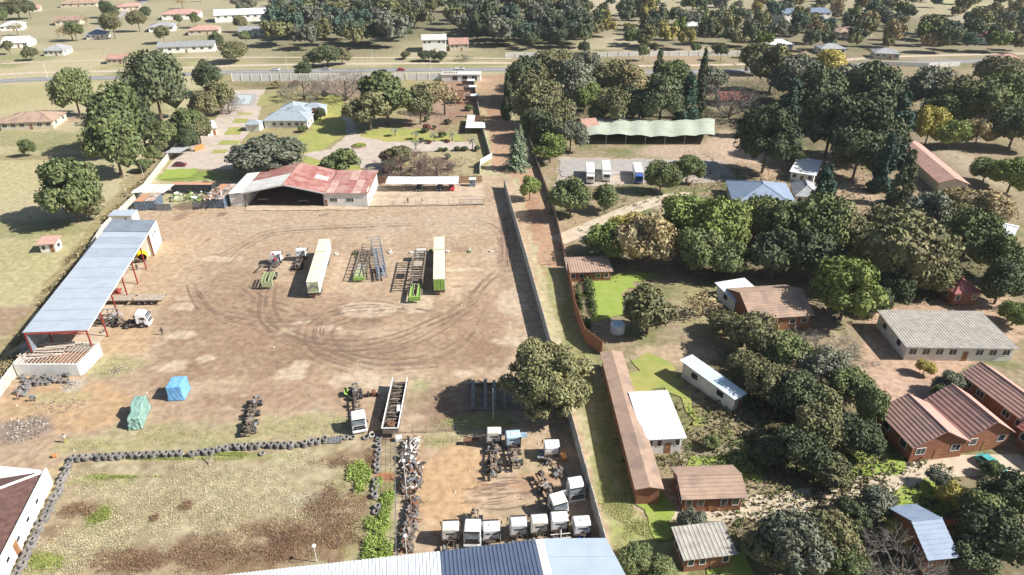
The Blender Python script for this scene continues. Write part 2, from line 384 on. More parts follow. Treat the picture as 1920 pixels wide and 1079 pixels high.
# the truck yard
YARD = [(242, 396), (250, 388), (450, 384), (690, 330), (880, 330), (962, 332), (985, 400), (1020, 600), (1100, 850), (1160, 1079), (1180, 1200), (740, 1200), (740, 1079), (715, 830), (640, 822), (500, 842), (140, 866), (110, 900), (0, 1100), (-300, 1100), (-60, 745), (0, 700), (240, 392)]
poly(YARD, DIRT, 1, 1.0)
yd = inpoly(X, Y, wpoly(YARD)).astype(float)
lerp(yd * ss(.46, .62, n2), PALE, .45); lerp(yd * ss(.52, .66, n1), (.38, .265, .18), .5); lerp(yd * ss(.55, .75, n3), (.5, .39, .29), .35)
wob(330, 430, 110, 34, (.50, .36, .24), .6); wob(300, 500, 60, 60, (.51, .37, .24), .7); wob(270, 570, 40, 40, (.52, .39, .26), .6)
wob(225, 640, 60, 40, (.54, .38, .23), .8); wob(120, 760, 110, 50, (.52, .35, .20), .8)
wob(420, 570, 90, 60, BROWN, .65, jit=1.3); wob(400, 640, 110, 34, BROWN, .7, jit=1.4); wob(480, 680, 120, 28, BROWN, .65, jit=1.4); wob(340, 690, 60, 30, BROWN, .6, jit=1.3)
wob(600, 600, 150, 50, (.36, .245, .17), .65, jit=1.2); wob(620, 655, 150, 26, BROWN, .65, jit=1.3); wob(800, 660, 150, 30, BROWN, .55, jit=1.3); wob(830, 580, 90, 20, BROWN, .35, jit=1.4)
wob(900, 600, 60, 60, (.34, .22, .15), .6, jit=1.3); wob(920, 660, 50, 30, BROWN, .7); wob(950, 470, 18, 80, (.37, .26, .19), .8); wob(430, 500, 60, 30, (.38, .27, .19), .5, jit=1.3)
wob(560, 740, 130, 26, (.38, .26, .18), .55, jit=1.3); wob(430, 750, 60, 12, BROWN, .6); wob(690, 600, 30, 10, (.25, .16, .11), .7, jit=1.2); wob(640, 585, 16, 6, (.22, .15, .11), .8)
wob(700, 470, 240, 14, (.42, .30, .21), .5); wob(500, 420, 130, 24, (.47, .37, .28), .6); wob(780, 420, 160, 18, (.47, .37, .285), .6)
for a in [(548, 700, 34, 12), (563, 683, 20, 8), (667, 712, 46, 16), (385, 672, 20, 6), (330, 682, 22, 7), (345, 628, 28, 8), (420, 485, 40, 6), (345, 575, 26, 8), (455, 742, 6, 4), (690, 580, 60, 16), (780, 570, 34, 18), (960, 565, 30, 24), (820, 505, 90, 4), (618, 615, 26, 6), (565, 603, 20, 5), (960, 640, 40, 8), (735, 725, 40, 8), (870, 700, 20, 8), (318, 690, 30, 7)]:
    wob(*a, (.60, .49, .37), .75, soft=.1, jit=.6)
wob(350, 387, 26, 8, (.17, .12, .085), .85); wob(340, 405, 12, 9, (.24, .16, .11), .6); wob(415, 402, 8, 5, (.2, .14, .1), .7); wob(475, 392, 15, 3, (.22, .15, .11), .7); wob(470, 417, 40, 3, BROWN, .4)
wob(255, 395, 18, 6, (.46, .33, .2), .6)
_r = random.Random(17)
for _i in range(34):
    _x, _y = _r.uniform(330, 940), _r.uniform(410, 800); wob(_x, _y, _r.uniform(6, 26), _r.uniform(2, 7), _r.choice([BROWN, (.26, .18, .125), (.56, .46, .35), (.50, .40, .29)]), _r.uniform(.35, .7), soft=.15, jit=1.2)
# rough grass creeping into the near side of the yard
for a in [(210, 685, 60, 22), (110, 745, 60, 10), (330, 820, 150, 30), (180, 835, 90, 16), (560, 800, 140, 24), (470, 835, 120, 12), (800, 830, 60, 14), (780, 740, 22, 30), (850, 800, 60, 20)]:
    wob(*a, (.40, .37, .20), .65, jit=1.2)
for a in [(200, 700, 34, 10), (790, 730, 14, 16), (380, 836, 90, 6), (645, 790, 26, 6)]: wob(*a, (.34, .33, .18), .6, jit=1.3)
wob(45, 805, 55, 26, (.28, .22, .18), .9); wob(140, 722, 20, 12, (.50, .46, .40), .7); wob(60, 770, 60, 10, (.42, .33, .2), .5)
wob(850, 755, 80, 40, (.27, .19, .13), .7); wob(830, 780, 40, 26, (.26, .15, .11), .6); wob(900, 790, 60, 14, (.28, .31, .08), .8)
# parts enclosure
wob(850, 900, 70, 80, (.55, .36, .20), .8, jit=.8); wob(920, 930, 50, 16, (.57, .42, .30), .8); wob(840, 1000, 30, 24, (.50, .30, .18), .8); wob(1000, 870, 40, 30, (.42, .34, .2), .6); wob(960, 955, 40, 12, (.42, .36, .24), .6)
wob(1000, 905, 50, 18, (.44, .27, .17), .7); wob(780, 850, 20, 60, (.4, .28, .19), .6)
# overgrown plot inside the tyre line
LOT = [(140, 862), (500, 842), (640, 822), (715, 826), (742, 830), (742, 1200), (-100, 1200), (28, 1079), (100, 905)]
lot = inpoly(X + J1, Y + J2, wpoly(LOT)).astype(float)
lerp(lot, (.47, .41, .27)); lerp(lot * ss(.48, .62, n2), (.36, .32, .17), .4); lerp(lot * ss(.5, .7, n3), (.52, .46, .31), .5); lerp(lot * ss(.5, .66, fbm(X, Y, 5, 77)), (.30, .22, .14), .5)
for a in [(250, 1055, 130, 26), (430, 1040, 160, 40), (620, 950, 60, 60), (560, 1010, 110, 34), (700, 850, 30, 40), (680, 930, 30, 70), (150, 955, 50, 18), (100, 1000, 40, 20), (350, 950, 16, 12), (290, 972, 10, 8), (650, 860, 40, 12)]:
    wob(*a, (.20, .115, .07), .75, jit=1.6, soft=.5)
for a in [(190, 965, 26, 24), (80, 1055, 50, 20), (200, 900, 60, 8), (340, 856, 160, 6), (660, 900, 34, 30), (690, 1020, 40, 40), (720, 950, 20, 70)]:
    wob(*a, (.25, .31, .07), .7, jit=1.4, soft=.5)
lerp(lot * ss(.48, .6, fbm(X, Y, 5, 61)) , (.46, .38, .25), .55); lerp(lot * ss(.56, .66, fbm(X, Y, 3, 62)), (.24, .17, .10), .45)
wob(724, 893, 18, 9, (.40, .15, .07), .9); wob(570, 935, 34, 12, (.56, .50, .40), .7); wob(480, 930, 80, 40, (.50, .44, .29), .5, jit=1.5)
poly([(95, 880), (135, 862), (150, 870), (100, 930), (10, 1100), (-40, 1100)], (.50, .40, .22), .8)
# plots on the right
poly([(1630, 590), (1760, 560), (1900, 560), (1925, 640), (1780, 700), (1800, 760), (1700, 800), (1650, 800), (1600, 700)], (.50, .35, .25)); wob(1700, 740, 90, 40, (.54, .37, .29), .8)
poly([(1050, 295), (1360, 300), (1380, 340), (1040, 350)], (.50, .43, .38), .9); poly([(1380, 330), (1560, 280), (1640, 330), (1660, 450), (1600, 420), (1500, 350)], (.50, .36, .25), .8)
wob(1300, 285, 120, 20, (.5, .38, .29), .8); wob(1390, 280, 60, 30, (.54, .40, .3), .8); wob(1090, 410, 40, 30, (.42, .32, .2), .7); wob(1290, 390, 70, 22, (.48, .40, .31), .6)
wob(1260, 665, 80, 20, (.50, .38, .26), .8); wob(1320, 590, 60, 50, (.34, .30, .16), .8); wob(1380, 950, 180, 30, (.54, .44, .31), .9); wob(1250, 950, 60, 30, (.46, .36, .24), .8)
wob(1800, 310, 60, 40, (.46, .38, .27), .8); wob(1750, 290, 60, 40, (.48, .38, .29), .7); wob(1340, 850, 80, 18, (.34, .29, .2), .8); wob(1500, 1060, 60, 20, (.4, .34, .2), .7)
for a in [(1170, 60, 60, 30), (1300, 80, 60, 14), (1850, 60, 60, 40), (1380, 20, 60, 20), (1700, 90, 60, 20), (1150, 5, 100, 18), (1800, 95, 120, 12)]: wob(*a, (.50, .43, .31), .8)
wob(1890, 25, 60, 40, (.46, .44, .24), .8)
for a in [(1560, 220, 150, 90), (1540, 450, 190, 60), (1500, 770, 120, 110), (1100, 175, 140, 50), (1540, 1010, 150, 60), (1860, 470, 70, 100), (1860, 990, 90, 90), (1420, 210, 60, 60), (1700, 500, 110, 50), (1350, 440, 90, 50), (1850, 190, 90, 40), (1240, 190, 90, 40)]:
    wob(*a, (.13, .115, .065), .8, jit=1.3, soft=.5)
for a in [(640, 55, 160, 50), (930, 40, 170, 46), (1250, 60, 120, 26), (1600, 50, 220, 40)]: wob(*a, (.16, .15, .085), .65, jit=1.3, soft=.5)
lerp(ss(.55, .8, fbm(X, Y, 1.4, 33, 3)) * (Y < 330), (.16, .12, .09), .18)
lerp(ss(.58, .8, fbm(X, Y, 1.7, 51, 3)) * (Y < 330), (.66, .57, .45), .16)
Cg = Cg * np.array((.80, .79, .775))
def grid_mesh(name, Zv=0.0):
    h, w_ = shp; n = h * w_
    co = np.zeros((n, 3)); co[:, 0] = X.ravel(); co[:, 1] = Y.ravel()
    co[:, 2] = ((fbm(X, Y, 3, 8) - .5) * .06 - .05).ravel()
    me = bpy.data.meshes.new(name); me.vertices.add(n); me.vertices.foreach_set('co', co.ravel())
    i = np.arange((h - 1) * (w_ - 1)); r = i // (w_ - 1); c = i % (w_ - 1); a = r * w_ + c
    q = np.stack([a, a + 1, a + w_ + 1, a + w_], 1)
    me.loops.add(q.size); me.loops.foreach_set('vertex_index', q.ravel().astype(np.int32))
    me.polygons.add(len(q)); me.polygons.foreach_set('loop_start', np.arange(0, q.size, 4, dtype=np.int32)); me.polygons.foreach_set('loop_total', np.full(len(q), 4, np.int32))
    me.update()
    ca = me.color_attributes.new('Col', 'FLOAT_COLOR', 'POINT')
    rgba = np.ones((n, 4)); rgba[:, :3] = np.clip(Cg.reshape(-1, 3), 0, 1); ca.data.foreach_set('color', rgba.ravel())
    return me
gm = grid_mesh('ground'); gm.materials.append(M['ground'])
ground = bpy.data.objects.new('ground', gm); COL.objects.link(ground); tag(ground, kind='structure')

SHN = [0]
def sheet(name, pts, m, z=.02, jit=0.0, step=1.3, seed=1):          # flat paving, road or lawn with its own edge
    SHN[0] += 1; z = z + SHN[0] * .004
    w_ = [P(a, b) for a, b in pts]; out = []; n = len(w_); rnd = random.Random(seed)
    for i in range(n):
        a, b = w_[i], w_[(i + 1) % n]; k = max(1, int((b - a).length / step)) if jit else 1
        for q in range(k):
            p = a.lerp(b, q / k)
            if jit: p = p + Vector(((mnoise.noise(p * .35) + .5 * mnoise.noise(p * 1.3)) * jit * 2.6, (mnoise.noise(p * .35 + Vector((9, 4, 0))) + .5 * mnoise.noise(p * 1.3 + Vector((3, 3, 3)))) * jit * 2.6, 0))
            out.append((p.x, p.y, z))
    if sum(out[i][0] * out[(i + 1) % len(out)][1] - out[(i + 1) % len(out)][0] * out[i][1] for i in range(len(out))) < 0: out.reverse()
    mb = MB(); mb.add(out, [tuple(range(len(out)))])
    return tag(mb.build(name, m), kind='structure')
def ribbon_pts(w_, width, off=0.0, step=.8):
    pts = []; n = len(w_)
    for i in range(n - 1):
        p0 = w_[max(0, i - 1)]; p1 = w_[i]; p2 = w_[i + 1]; p3 = w_[min(n - 1, i + 2)]
        k = max(2, int((p2 - p1).length / step))
        for q in range(k):
            t = q / k
            pts.append(.5 * ((2 * p1) + (p2 - p0) * t + (2 * p0 - 5 * p1 + 4 * p2 - p3) * t * t + (3 * p1 - p0 - 3 * p2 + p3) * t ** 3))
    pts.append(w_[-1]); out = []
    for i, p in enumerate(pts):
        d = (pts[min(i + 1, len(pts) - 1)] - pts[max(i - 1, 0)]); d.z = 0
        nrm = Vector((-d.y, d.x, 0)).normalized()
        out.append((p + nrm * (off - width / 2), p + nrm * (off + width / 2)))
    return out
def ribbon(mb, w_, width, z, off=0.0):
    r_ = ribbon_pts(w_, width, off); vs = []; fs = []
    for a, b in r_: vs += [(a.x, a.y, z), (b.x, b.y, z)]
    for i in range(len(r_) - 1): fs.append((2 * i, 2 * i + 2, 2 * i + 3, 2 * i + 1))
    mb.add(vs, fs)
# far road, pavement, side road
def band(name, pl, width, m, z):
    mb = MB(); ribbon(mb, [P(*q) for q in pl], width, z); return tag(mb.build(name, m), kind='structure')
RD = [(-260, 188), (0, 153), (240, 145), (430, 136), (700, 132), (960, 131), (1200, 136), (1500, 130), (1700, 118), (2100, 110)]
band('road', RD, 9.5, M['tarmac'], .02)
band('pavement', [(a, b - 12) for a, b in RD], 5, M['path_pale'], .03)
band('road_line', RD, .25, M['white_paint'], .045)
band('side_road', [(180, 60), (240, 20), (290, -8)], 6, M['paving_grey'], .02)
band('verge_path', [(0, 120), (230, 112), (440, 108), (960, 110)], 3, M['path_pale'], .03)
band('driveway_strip', [(1045, 452), (1110, 425), (1180, 395), (1250, 372), (1300, 366)], 5.5, M['path_pale'], .03)
band('track', [(1215, 950), (1330, 955), (1440, 950), (1560, 930), (1620, 912), (1740, 880), (1840, 872), (1930, 872)], 4.5, M['path_pale'], .03)
sheet('driveway', [(497, 168), (490, 200), (480, 235), (450, 268), (462, 300), (440, 318), (310, 318), (335, 290), (392, 240), (425, 196), (433, 170)], M['paving'], .02)
sheet('pool_deck', [(436, 176), (482, 176), (478, 198), (424, 200)], M['paving_grey'], .035)
sheet('pool_water', [(447, 179), (473, 179), (467, 195), (436, 197)], M['pool'], .05)
for k, pts in enumerate([[(447, 212), (473, 212), (470, 216), (444, 216)], [(441, 223), (466, 223), (462, 231), (434, 231)], [(431, 239), (458, 239), (450, 253), (419, 253)], [(415, 264), (452, 264), (446, 272), (407, 272)], [(402, 281), (428, 281), (422, 288), (395, 288)]]):
    sheet('lawn_strip', pts, M['lawn'], .035)
sheet('lawn', [(596, 175), (640, 180), (655, 235), (648, 252), (600, 284), (560, 292), (545, 262), (583, 246), (598, 212)], M['lawn'], .02, .6, seed=3)
sheet('front_lawn', [(490, 178), (560, 172), (560, 180), (500, 200), (480, 200)], M['lawn_dull'], .02, .5, seed=4)
sheet('garden_lawn', [(688, 246), (740, 240), (800, 246), (868, 256), (860, 265), (700, 266), (680, 258)], M['lawn'], .02, .8, seed=5)
sheet('garden_path', [(650, 255), (648, 232), (640, 218), (655, 216), (668, 240), (676, 256), (720, 266), (890, 266), (894, 281), (760, 286), (730, 320), (690, 325), (664, 300), (600, 300), (560, 290), (622, 280)], M['paving'], .035, .4, seed=6)
sheet('orchard_lawn', [(575, 290), (660, 300), (690, 326), (560, 330)], M['lawn'], .02, .5, seed=7)
sheet('vegetable_bed', [(312, 318), (370, 316), (358, 334), (298, 336)], M['lawn_bright'], .02, .4, seed=8)
sheet('side_lawn', [(1092, 520), (1230, 510), (1175, 545), (1165, 590), (1110, 605)], M['lawn_bright'], .02, 1, seed=9)
sheet('back_lawn', [(1180, 700), (1200, 665), (1250, 672), (1300, 760), (1320, 800), (1290, 815), (1270, 730), (1180, 735)], M['lawn'], .02, 1, seed=10)
sheet('lower_lawn', [(1290, 862), (1400, 838), (1440, 870), (1430, 905), (1300, 885)], M['lawn_bright'], .02, 1, seed=11)
sheet('villa_lawn', [(1585, 850), (1630, 822), (1690, 858), (1700, 880), (1610, 910), (1590, 890)], M['lawn_bright'], .02, 1, seed=12)
sheet('wood_lawn', [(1670, 925), (1740, 900), (1800, 930), (1750, 985), (1690, 975)], M['lawn_bright'], .02, 1, seed=13)
sheet('near_lawn', [(1195, 900), (1230, 905), (1290, 1000), (1220, 1010)], M['lawn_bright'], .02, 1, seed=14)
sheet('patch_lawn', [(1340, 1050), (1400, 1045), (1410, 1100), (1330, 1100)], M['lawn_bright'], .02, 1, seed=15)
sheet('court', [(1050, 300), (1360, 302), (1300, 322), (1050, 332)], M['paving_grey'], .02, .5, seed=16)
sheet('shed_floor', [(197, 445), (290, 470), (180, 660), (30, 655), (60, 600)], M['slab'], .02, .3, seed=17)
sheet('hall_apron', [(462, 386), (608, 386), (690, 389), (690, 394), (460, 396)], M['slab'], .02, .2, seed=18)
sheet('carport_floor', [(692, 350), (905, 348), (912, 384), (690, 387)], M['slab'], .016, .4, seed=19)
# tyre marks pressed into the dirt
tm = bpy.data.materials.new('tyre_marks'); tm.use_nodes = True; N = tm.node_tree.nodes; L = tm.node_tree.links
b_ = N['Principled BSDF']; b_.inputs['Base Color'].default_value = (.25, .175, .125, 1); b_.inputs['Roughness'].default_value = 1
tc = N.new('ShaderNodeTexCoord'); nn = N.new('ShaderNodeTexNoise'); nn.inputs['Scale'].default_value = .35; nn.inputs['Detail'].default_value = 8; L.new(tc.outputs['Object'], nn.inputs['Vector'])
mr = N.new('ShaderNodeMapRange'); mr.inputs[1].default_value = .34; mr.inputs[2].default_value = .62; mr.inputs[3].default_value = .0; mr.inputs[4].default_value = .7; L.new(nn.outputs['Fac'], mr.inputs[0])
L.new(mr.outputs[0], b_.inputs['Alpha'])
def z7(pts): return [P(430 + a / 3.692, 420 + b / 3.692) for a, b in pts]
TR = [[(240, 440), (215, 520), (215, 620), (250, 700), (330, 770), (470, 820), (620, 850), (850, 872), (1100, 830), (1350, 740), (1600, 640), (1720, 560)],
      [(290, 420), (270, 530), (285, 620), (350, 720), (480, 785), (640, 822), (900, 830), (1150, 790), (1400, 690), (1600, 590), (1750, 450), (1870, 330)],
      [(1330, 600), (1150, 560), (950, 540), (750, 570), (580, 640), (500, 720), (485, 810), (520, 880), (620, 950), (760, 1000), (870, 1030)],
      [(1080, 580), (850, 590), (700, 620), (590, 680), (545, 760), (560, 830), (640, 890), (800, 950), (1000, 1000), (1250, 1000), (1450, 980)],
      [(820, 660), (720, 690), (670, 750), (680, 820), (740, 890), (880, 940), (1080, 965), (1300, 950), (1500, 890), (1620, 820), (1700, 740)],
      [(180, 510), (160, 620), (180, 700), (260, 760), (400, 820), (500, 860)], [(0, 600), (150, 630), (300, 650), (520, 660), (700, 640)], [(-20, 660), (200, 700), (460, 700)],
      [(-60, 230), (100, 150), (250, 70), (500, 40), (900, 20), (1300, 10)], [(-20, 290), (60, 210), (180, 130), (330, 70), (600, 50), (1000, 35)],
      [(1700, -10), (1790, 10), (1850, 60), (1890, 150), (1880, 300)], [(1480, 950), (1600, 900), (1700, 800), (1760, 690), (1800, 600)],
      [(1030, 620), (1250, 610), (1450, 640), (1500, 660)], [(640, 650), (600, 740), (620, 850)], [(620, 900), (900, 900), (1200, 860), (1500, 720), (1680, 560), (1800, 380)],
      [(290, 560), (400, 600), (500, 650)], [(100, 440), (200, 520)], [(-250, 480), (-200, 560), (-150, 620), (0, 680)], [(-280, 420), (-250, 520), (-180, 620)], [(1880, -40), (1900, 100), (1905, 300)]]
mb = MB(); k = 0; rnd_t = random.Random(3)
for t in TR:
    w_ = z7(t)
    for off in (-.42, .0, 1.05, 1.5):
        ribbon(mb, w_, rnd_t.choice((.14, .2, .28, .36)) if abs(off) > .1 else .12, .03 + k * .0012, off + rnd_t.uniform(-.15, .15)); k += 1
tag(mb.build('tyre_marks', tm), kind='structure')
# ruts by the cab row
mb = MB(); rnd = random.Random(5)
for i in range(16):
    a = P(865 + rnd.uniform(0, 50), 905 + i * 3.2); b = P(960 + rnd.uniform(-20, 40), 895 + i * 3.4)
    ribbon(mb, [a, a.lerp(b, .5) + Vector((0, rnd.uniform(-.6, .6), 0)), b], rnd.uniform(.15, .4), .03 + i * .002)
tag(mb.build('wheel_ruts', tm), kind='structure')
# ---------------------------------------------------------------- walls and fences
def frame_rot(a, b): return math.atan2(b.y - a.y, b.x - a.x)
def panel_wall(name, label, cat, pts, h, m, plen=2.6, th=.1, post=True, cap=False, mpost=None, pn='wall_panel', seed=0, tiltv=.006):
    w_ = [P(a, b, 0) for a, b in pts] if not isinstance(pts[0], Vector) else pts
    root = thing(name, label, cat, w_[0]); rnd = random.Random(seed)
    for i in range(len(w_) - 1):
        a = w_[i]; b = w_[i + 1]; Ls = (b - a).length; n = max(1, round(Ls / plen)); rz = frame_rot(a, b)
        pm = MB(); pl = Ls / n
        for q in range(4): pm.box(.06, -th / 2 + (.008 if q % 2 else 0), h * q / 4 + .004, pl - .06, th / 2, h * (q + 1) / 4 - .008)
        me = pm.mesh(pn, m)
        po = MB(); po.box(-.1, -th * .9, 0, .1, th * .9, h + .12); pme = po.mesh('post', mpost or m)
        for k in range(n + 1):
            p = a.lerp(b, k / n) - w_[0]
            if k < n:
                o = bpy.data.objects.new(pn, me); link(o, root); o.location = p; o.rotation_euler = (rnd.uniform(-tiltv, tiltv), 0, rz); o.scale.z = rnd.uniform(.985, 1.01)
            if post and (k < n or i == len(w_) - 2):
                o = bpy.data.objects.new('post', pme); link(o, root); o.location = p; o.rotation_euler = (0, 0, rz)
    return root
LW = [(-14, 762), (0, 745), (46, 684), (196, 437), (262, 372), (330, 283), (345, 262), (395, 205)]
panel_wall('boundary_wall', 'long pale concrete panel wall running up the left side of the truck yard', 'wall', LW, 2.4, M['concrete_wall'], seed=1)
panel_wall('boundary_wall', 'tall concrete panel wall along the right side of the truck yard beside the grass strip', 'wall', [P(945, 335, 3), P(1000, 520, 3), P(1062, 740, 3), P(1140, 1020, 3), P(1165, 1110, 3)] and [Vector((p.x, p.y, 0)) for p in (P(945, 335, 3), P(996, 508, 3), P(1055, 715, 3), P(1140, 1025, 3), P(1170, 1140, 3))], 3.1, M['concrete_wall'], seed=2)
panel_wall('garden_wall', 'white garden wall along the road behind the blue roofed house', 'wall', [(436, 153), (600, 152), (760, 151)], 3.6, M['white_wall'], plen=5, th=.25, seed=3)
panel_wall('garden_wall', 'white wall stretch near the gatehouse by the road', 'wall', [(763, 151), (846, 151)], 3.6, M['white_wall'], plen=5, th=.25, seed=4)
panel_wall('garden_wall', 'plain wall between the garden and the orange dirt track', 'wall', [(888, 155), (903, 240), (919, 296)], 2.0, M['concrete_wall'], plen=3, seed=5)
panel_wall('corner_wall', 'short pale wall corner at the bend of the orange dirt track', 'wall', [(900, 326), (901, 309), (922, 297)], 1.8, M['white_wall'], plen=3, seed=6)
panel_wall('boundary_wall', 'weathered brown wall on the far side of the dirt track facing the suburb', 'wall', [(992, 262), (1014, 330), (1040, 400), (1062, 500)], 1.8, M['tan_roof'], plen=3, seed=7)
panel_wall('roadside_wall', 'long white wall beside the road at the top right', 'wall', [(948, 108), (1080, 107), (1200, 106), (1420, 104)], 2.6, M['white_wall'], plen=6, th=.3, seed=8)
panel_wall('roadside_wall', 'white wall in short pieces far right beside the road', 'wall', [(1620, 122), (1740, 126), (1800, 124)], 2.2, M['white_wall'], plen=6, th=.3, seed=9)

def slat_fence(name, label, a, b, h, m, pitch=.28, cat='fence'):
    a = P(*a); b = P(*b); root = thing(name, label, cat, a, frame_rot(a, b)); Ls = (b - a).length
    sm = MB().box(-.1, -.02, 0, .1, .02, h).mesh('slat', m); n = int(Ls / pitch); rnd = random.Random(3)
    for k in range(n):
        o = bpy.data.objects.new('slat', sm); link(o, root); o.location = (k * pitch, 0, 0); o.scale.z = rnd.uniform(.94, 1.03)
    MB().box(0, .03, h * .25, Ls, .08, h * .3).box(0, .03, h * .75, Ls, .08, h * .8).build('rail', m, root)
    return root
slat_fence('slat_fence', 'brown wooden slat fence between the hall and the white carport', (690, 344), (724, 343), 2.2, M['wood'])
slat_fence('slat_fence', 'brown wooden slat fence right of the white carport behind the booth', (858, 343), (905, 342), 2.2, M['wood'])
def mesh_fence(name, label, pts, h=1.8, pl=3.0, m=None, barbs=3):
    w_ = [P(*q) for q in pts]; root = thing(name, label, 'fence', w_[0]); m = m or M['steel_grey']
    pm = MB().tube((0, 0, 0), (0, 0, h + .3), .05).mesh('post', m); wm = MB()
    for i in range(len(w_) - 1):
        a, b = w_[i], w_[i + 1]; n = max(1, round((b - a).length / pl))
        for k in range(n + (i == len(w_) - 2)):
            o = bpy.data.objects.new('post', pm); link(o, root); o.location = a.lerp(b, k / n) - w_[0]
        for q in range(barbs + 1):
            z = h * q / barbs + .05; wm.tube(a - w_[0] + Vector((0, 0, z)), b - w_[0] + Vector((0, 0, z)), .014, 4)
        nn = int((b - a).length / .45)
        for q in range(nn):
            c0 = a.lerp(b, q / nn) - w_[0]; c1 = a.lerp(b, (q + 1) / nn) - w_[0]
            wm.tube(c0, c1 + Vector((0, 0, h)), .006, 3, cap=False); wm.tube(c1, c0 + Vector((0, 0, h)), .006, 3, cap=False)
    wm.build('wire', m, root); return root
mesh_fence('wire_fence', 'thin wire mesh fence in front of the carport with a sliding gate', [(696, 389), (780, 387), (862, 386), (908, 385)], 1.8)
g = thing('sliding_gate', 'low grey sliding gate at the right end of the wire fence', 'gate', P(862, 384), 0)
MB().box(0, -.04, .1, 7.4, .04, .18).box(0, -.04, 1.5, 7.4, .04, 1.6).build('rail', M['steel_grey'], g)
vm = MB().tube((0, 0, .1), (0, 0, 1.55), .025, 5).mesh('bar', M['steel_grey'])
for k in range(22): o = bpy.data.objects.new('bar', vm); link(o, g); o.location = (.1 + k * .34, 0, 0)
mesh_fence('wire_fence', 'wire fence closing the top of the parts enclosure beside the tree shade', [(748, 813), (800, 812), (850, 809), (905, 806)], 1.9)
mesh_fence('wire_fence', 'long wire fence between the overgrown plot and the scrap rows', [(742, 826), (742, 900), (743, 980), (744, 1060)], 1.9)

# ---------------------------------------------------------------- generic parts
def window(parent, x, y, z, w_, h, face='y', m=None, dark=True, nb=1):   # face: direction the pane looks along (-y front, +x right)
    f = MB(); g = MB(); t = .06
    if face == 'y':
        f.box(x - w_ / 2 - .08, y - t, z - .08, x + w_ / 2 + .08, y + .02, z).box(x - w_ / 2 - .08, y - t, z + h, x + w_ / 2 + .08, y + .02, z + h + .08)
        f.box(x - w_ / 2 - .08, y - t, z, x - w_ / 2, y + .02, z + h).box(x + w_ / 2, y - t, z, x + w_ / 2 + .08, y + .02, z + h)
        for q in range(1, nb): f.box(x - w_ / 2 + w_ * q / nb - .03, y - t, z, x - w_ / 2 + w_ * q / nb + .03, y + .02, z + h)
        g.box(x - w_ / 2, y - .03, z, x + w_ / 2, y + .01, z + h)
    else:
        f.box(x - .02, y - w_ / 2 - .08, z - .08, x + t, y + w_ / 2 + .08, z).box(x - .02, y - w_ / 2 - .08, z + h, x + t, y + w_ / 2 + .08, z + h + .08)
        f.box(x - .02, y - w_ / 2 - .08, z, x + t, y - w_ / 2, z + h).box(x - .02, y + w_ / 2, z, x + t, y + w_ / 2 + .08, z + h)
        g.box(x - .01, y - w_ / 2, z, x + .03, y + w_ / 2, z + h)
    wf = f.build('window', m or M['white_paint'], parent); g.build('pane', M['glass'], wf); return wf
def door(parent, x, y, w_=.95, h=2.1, face='y', m=None):
    d = MB()
    if face == 'y': d.box(x - w_ / 2, y - .05, .02, x + w_ / 2, y + .01, h)
    else: d.box(x - .01, y - w_ / 2, .02, x + .05, y + w_ / 2, h)
    d = d.build('door', m or M['wood'], parent)
    MB().cb((x + w_ * .35, y - .08, 1.05) if face == 'y' else (x + .08, y + w_ * .35, 1.05), (.08, .08, .08)).build('handle', M['steel_grey'], d)
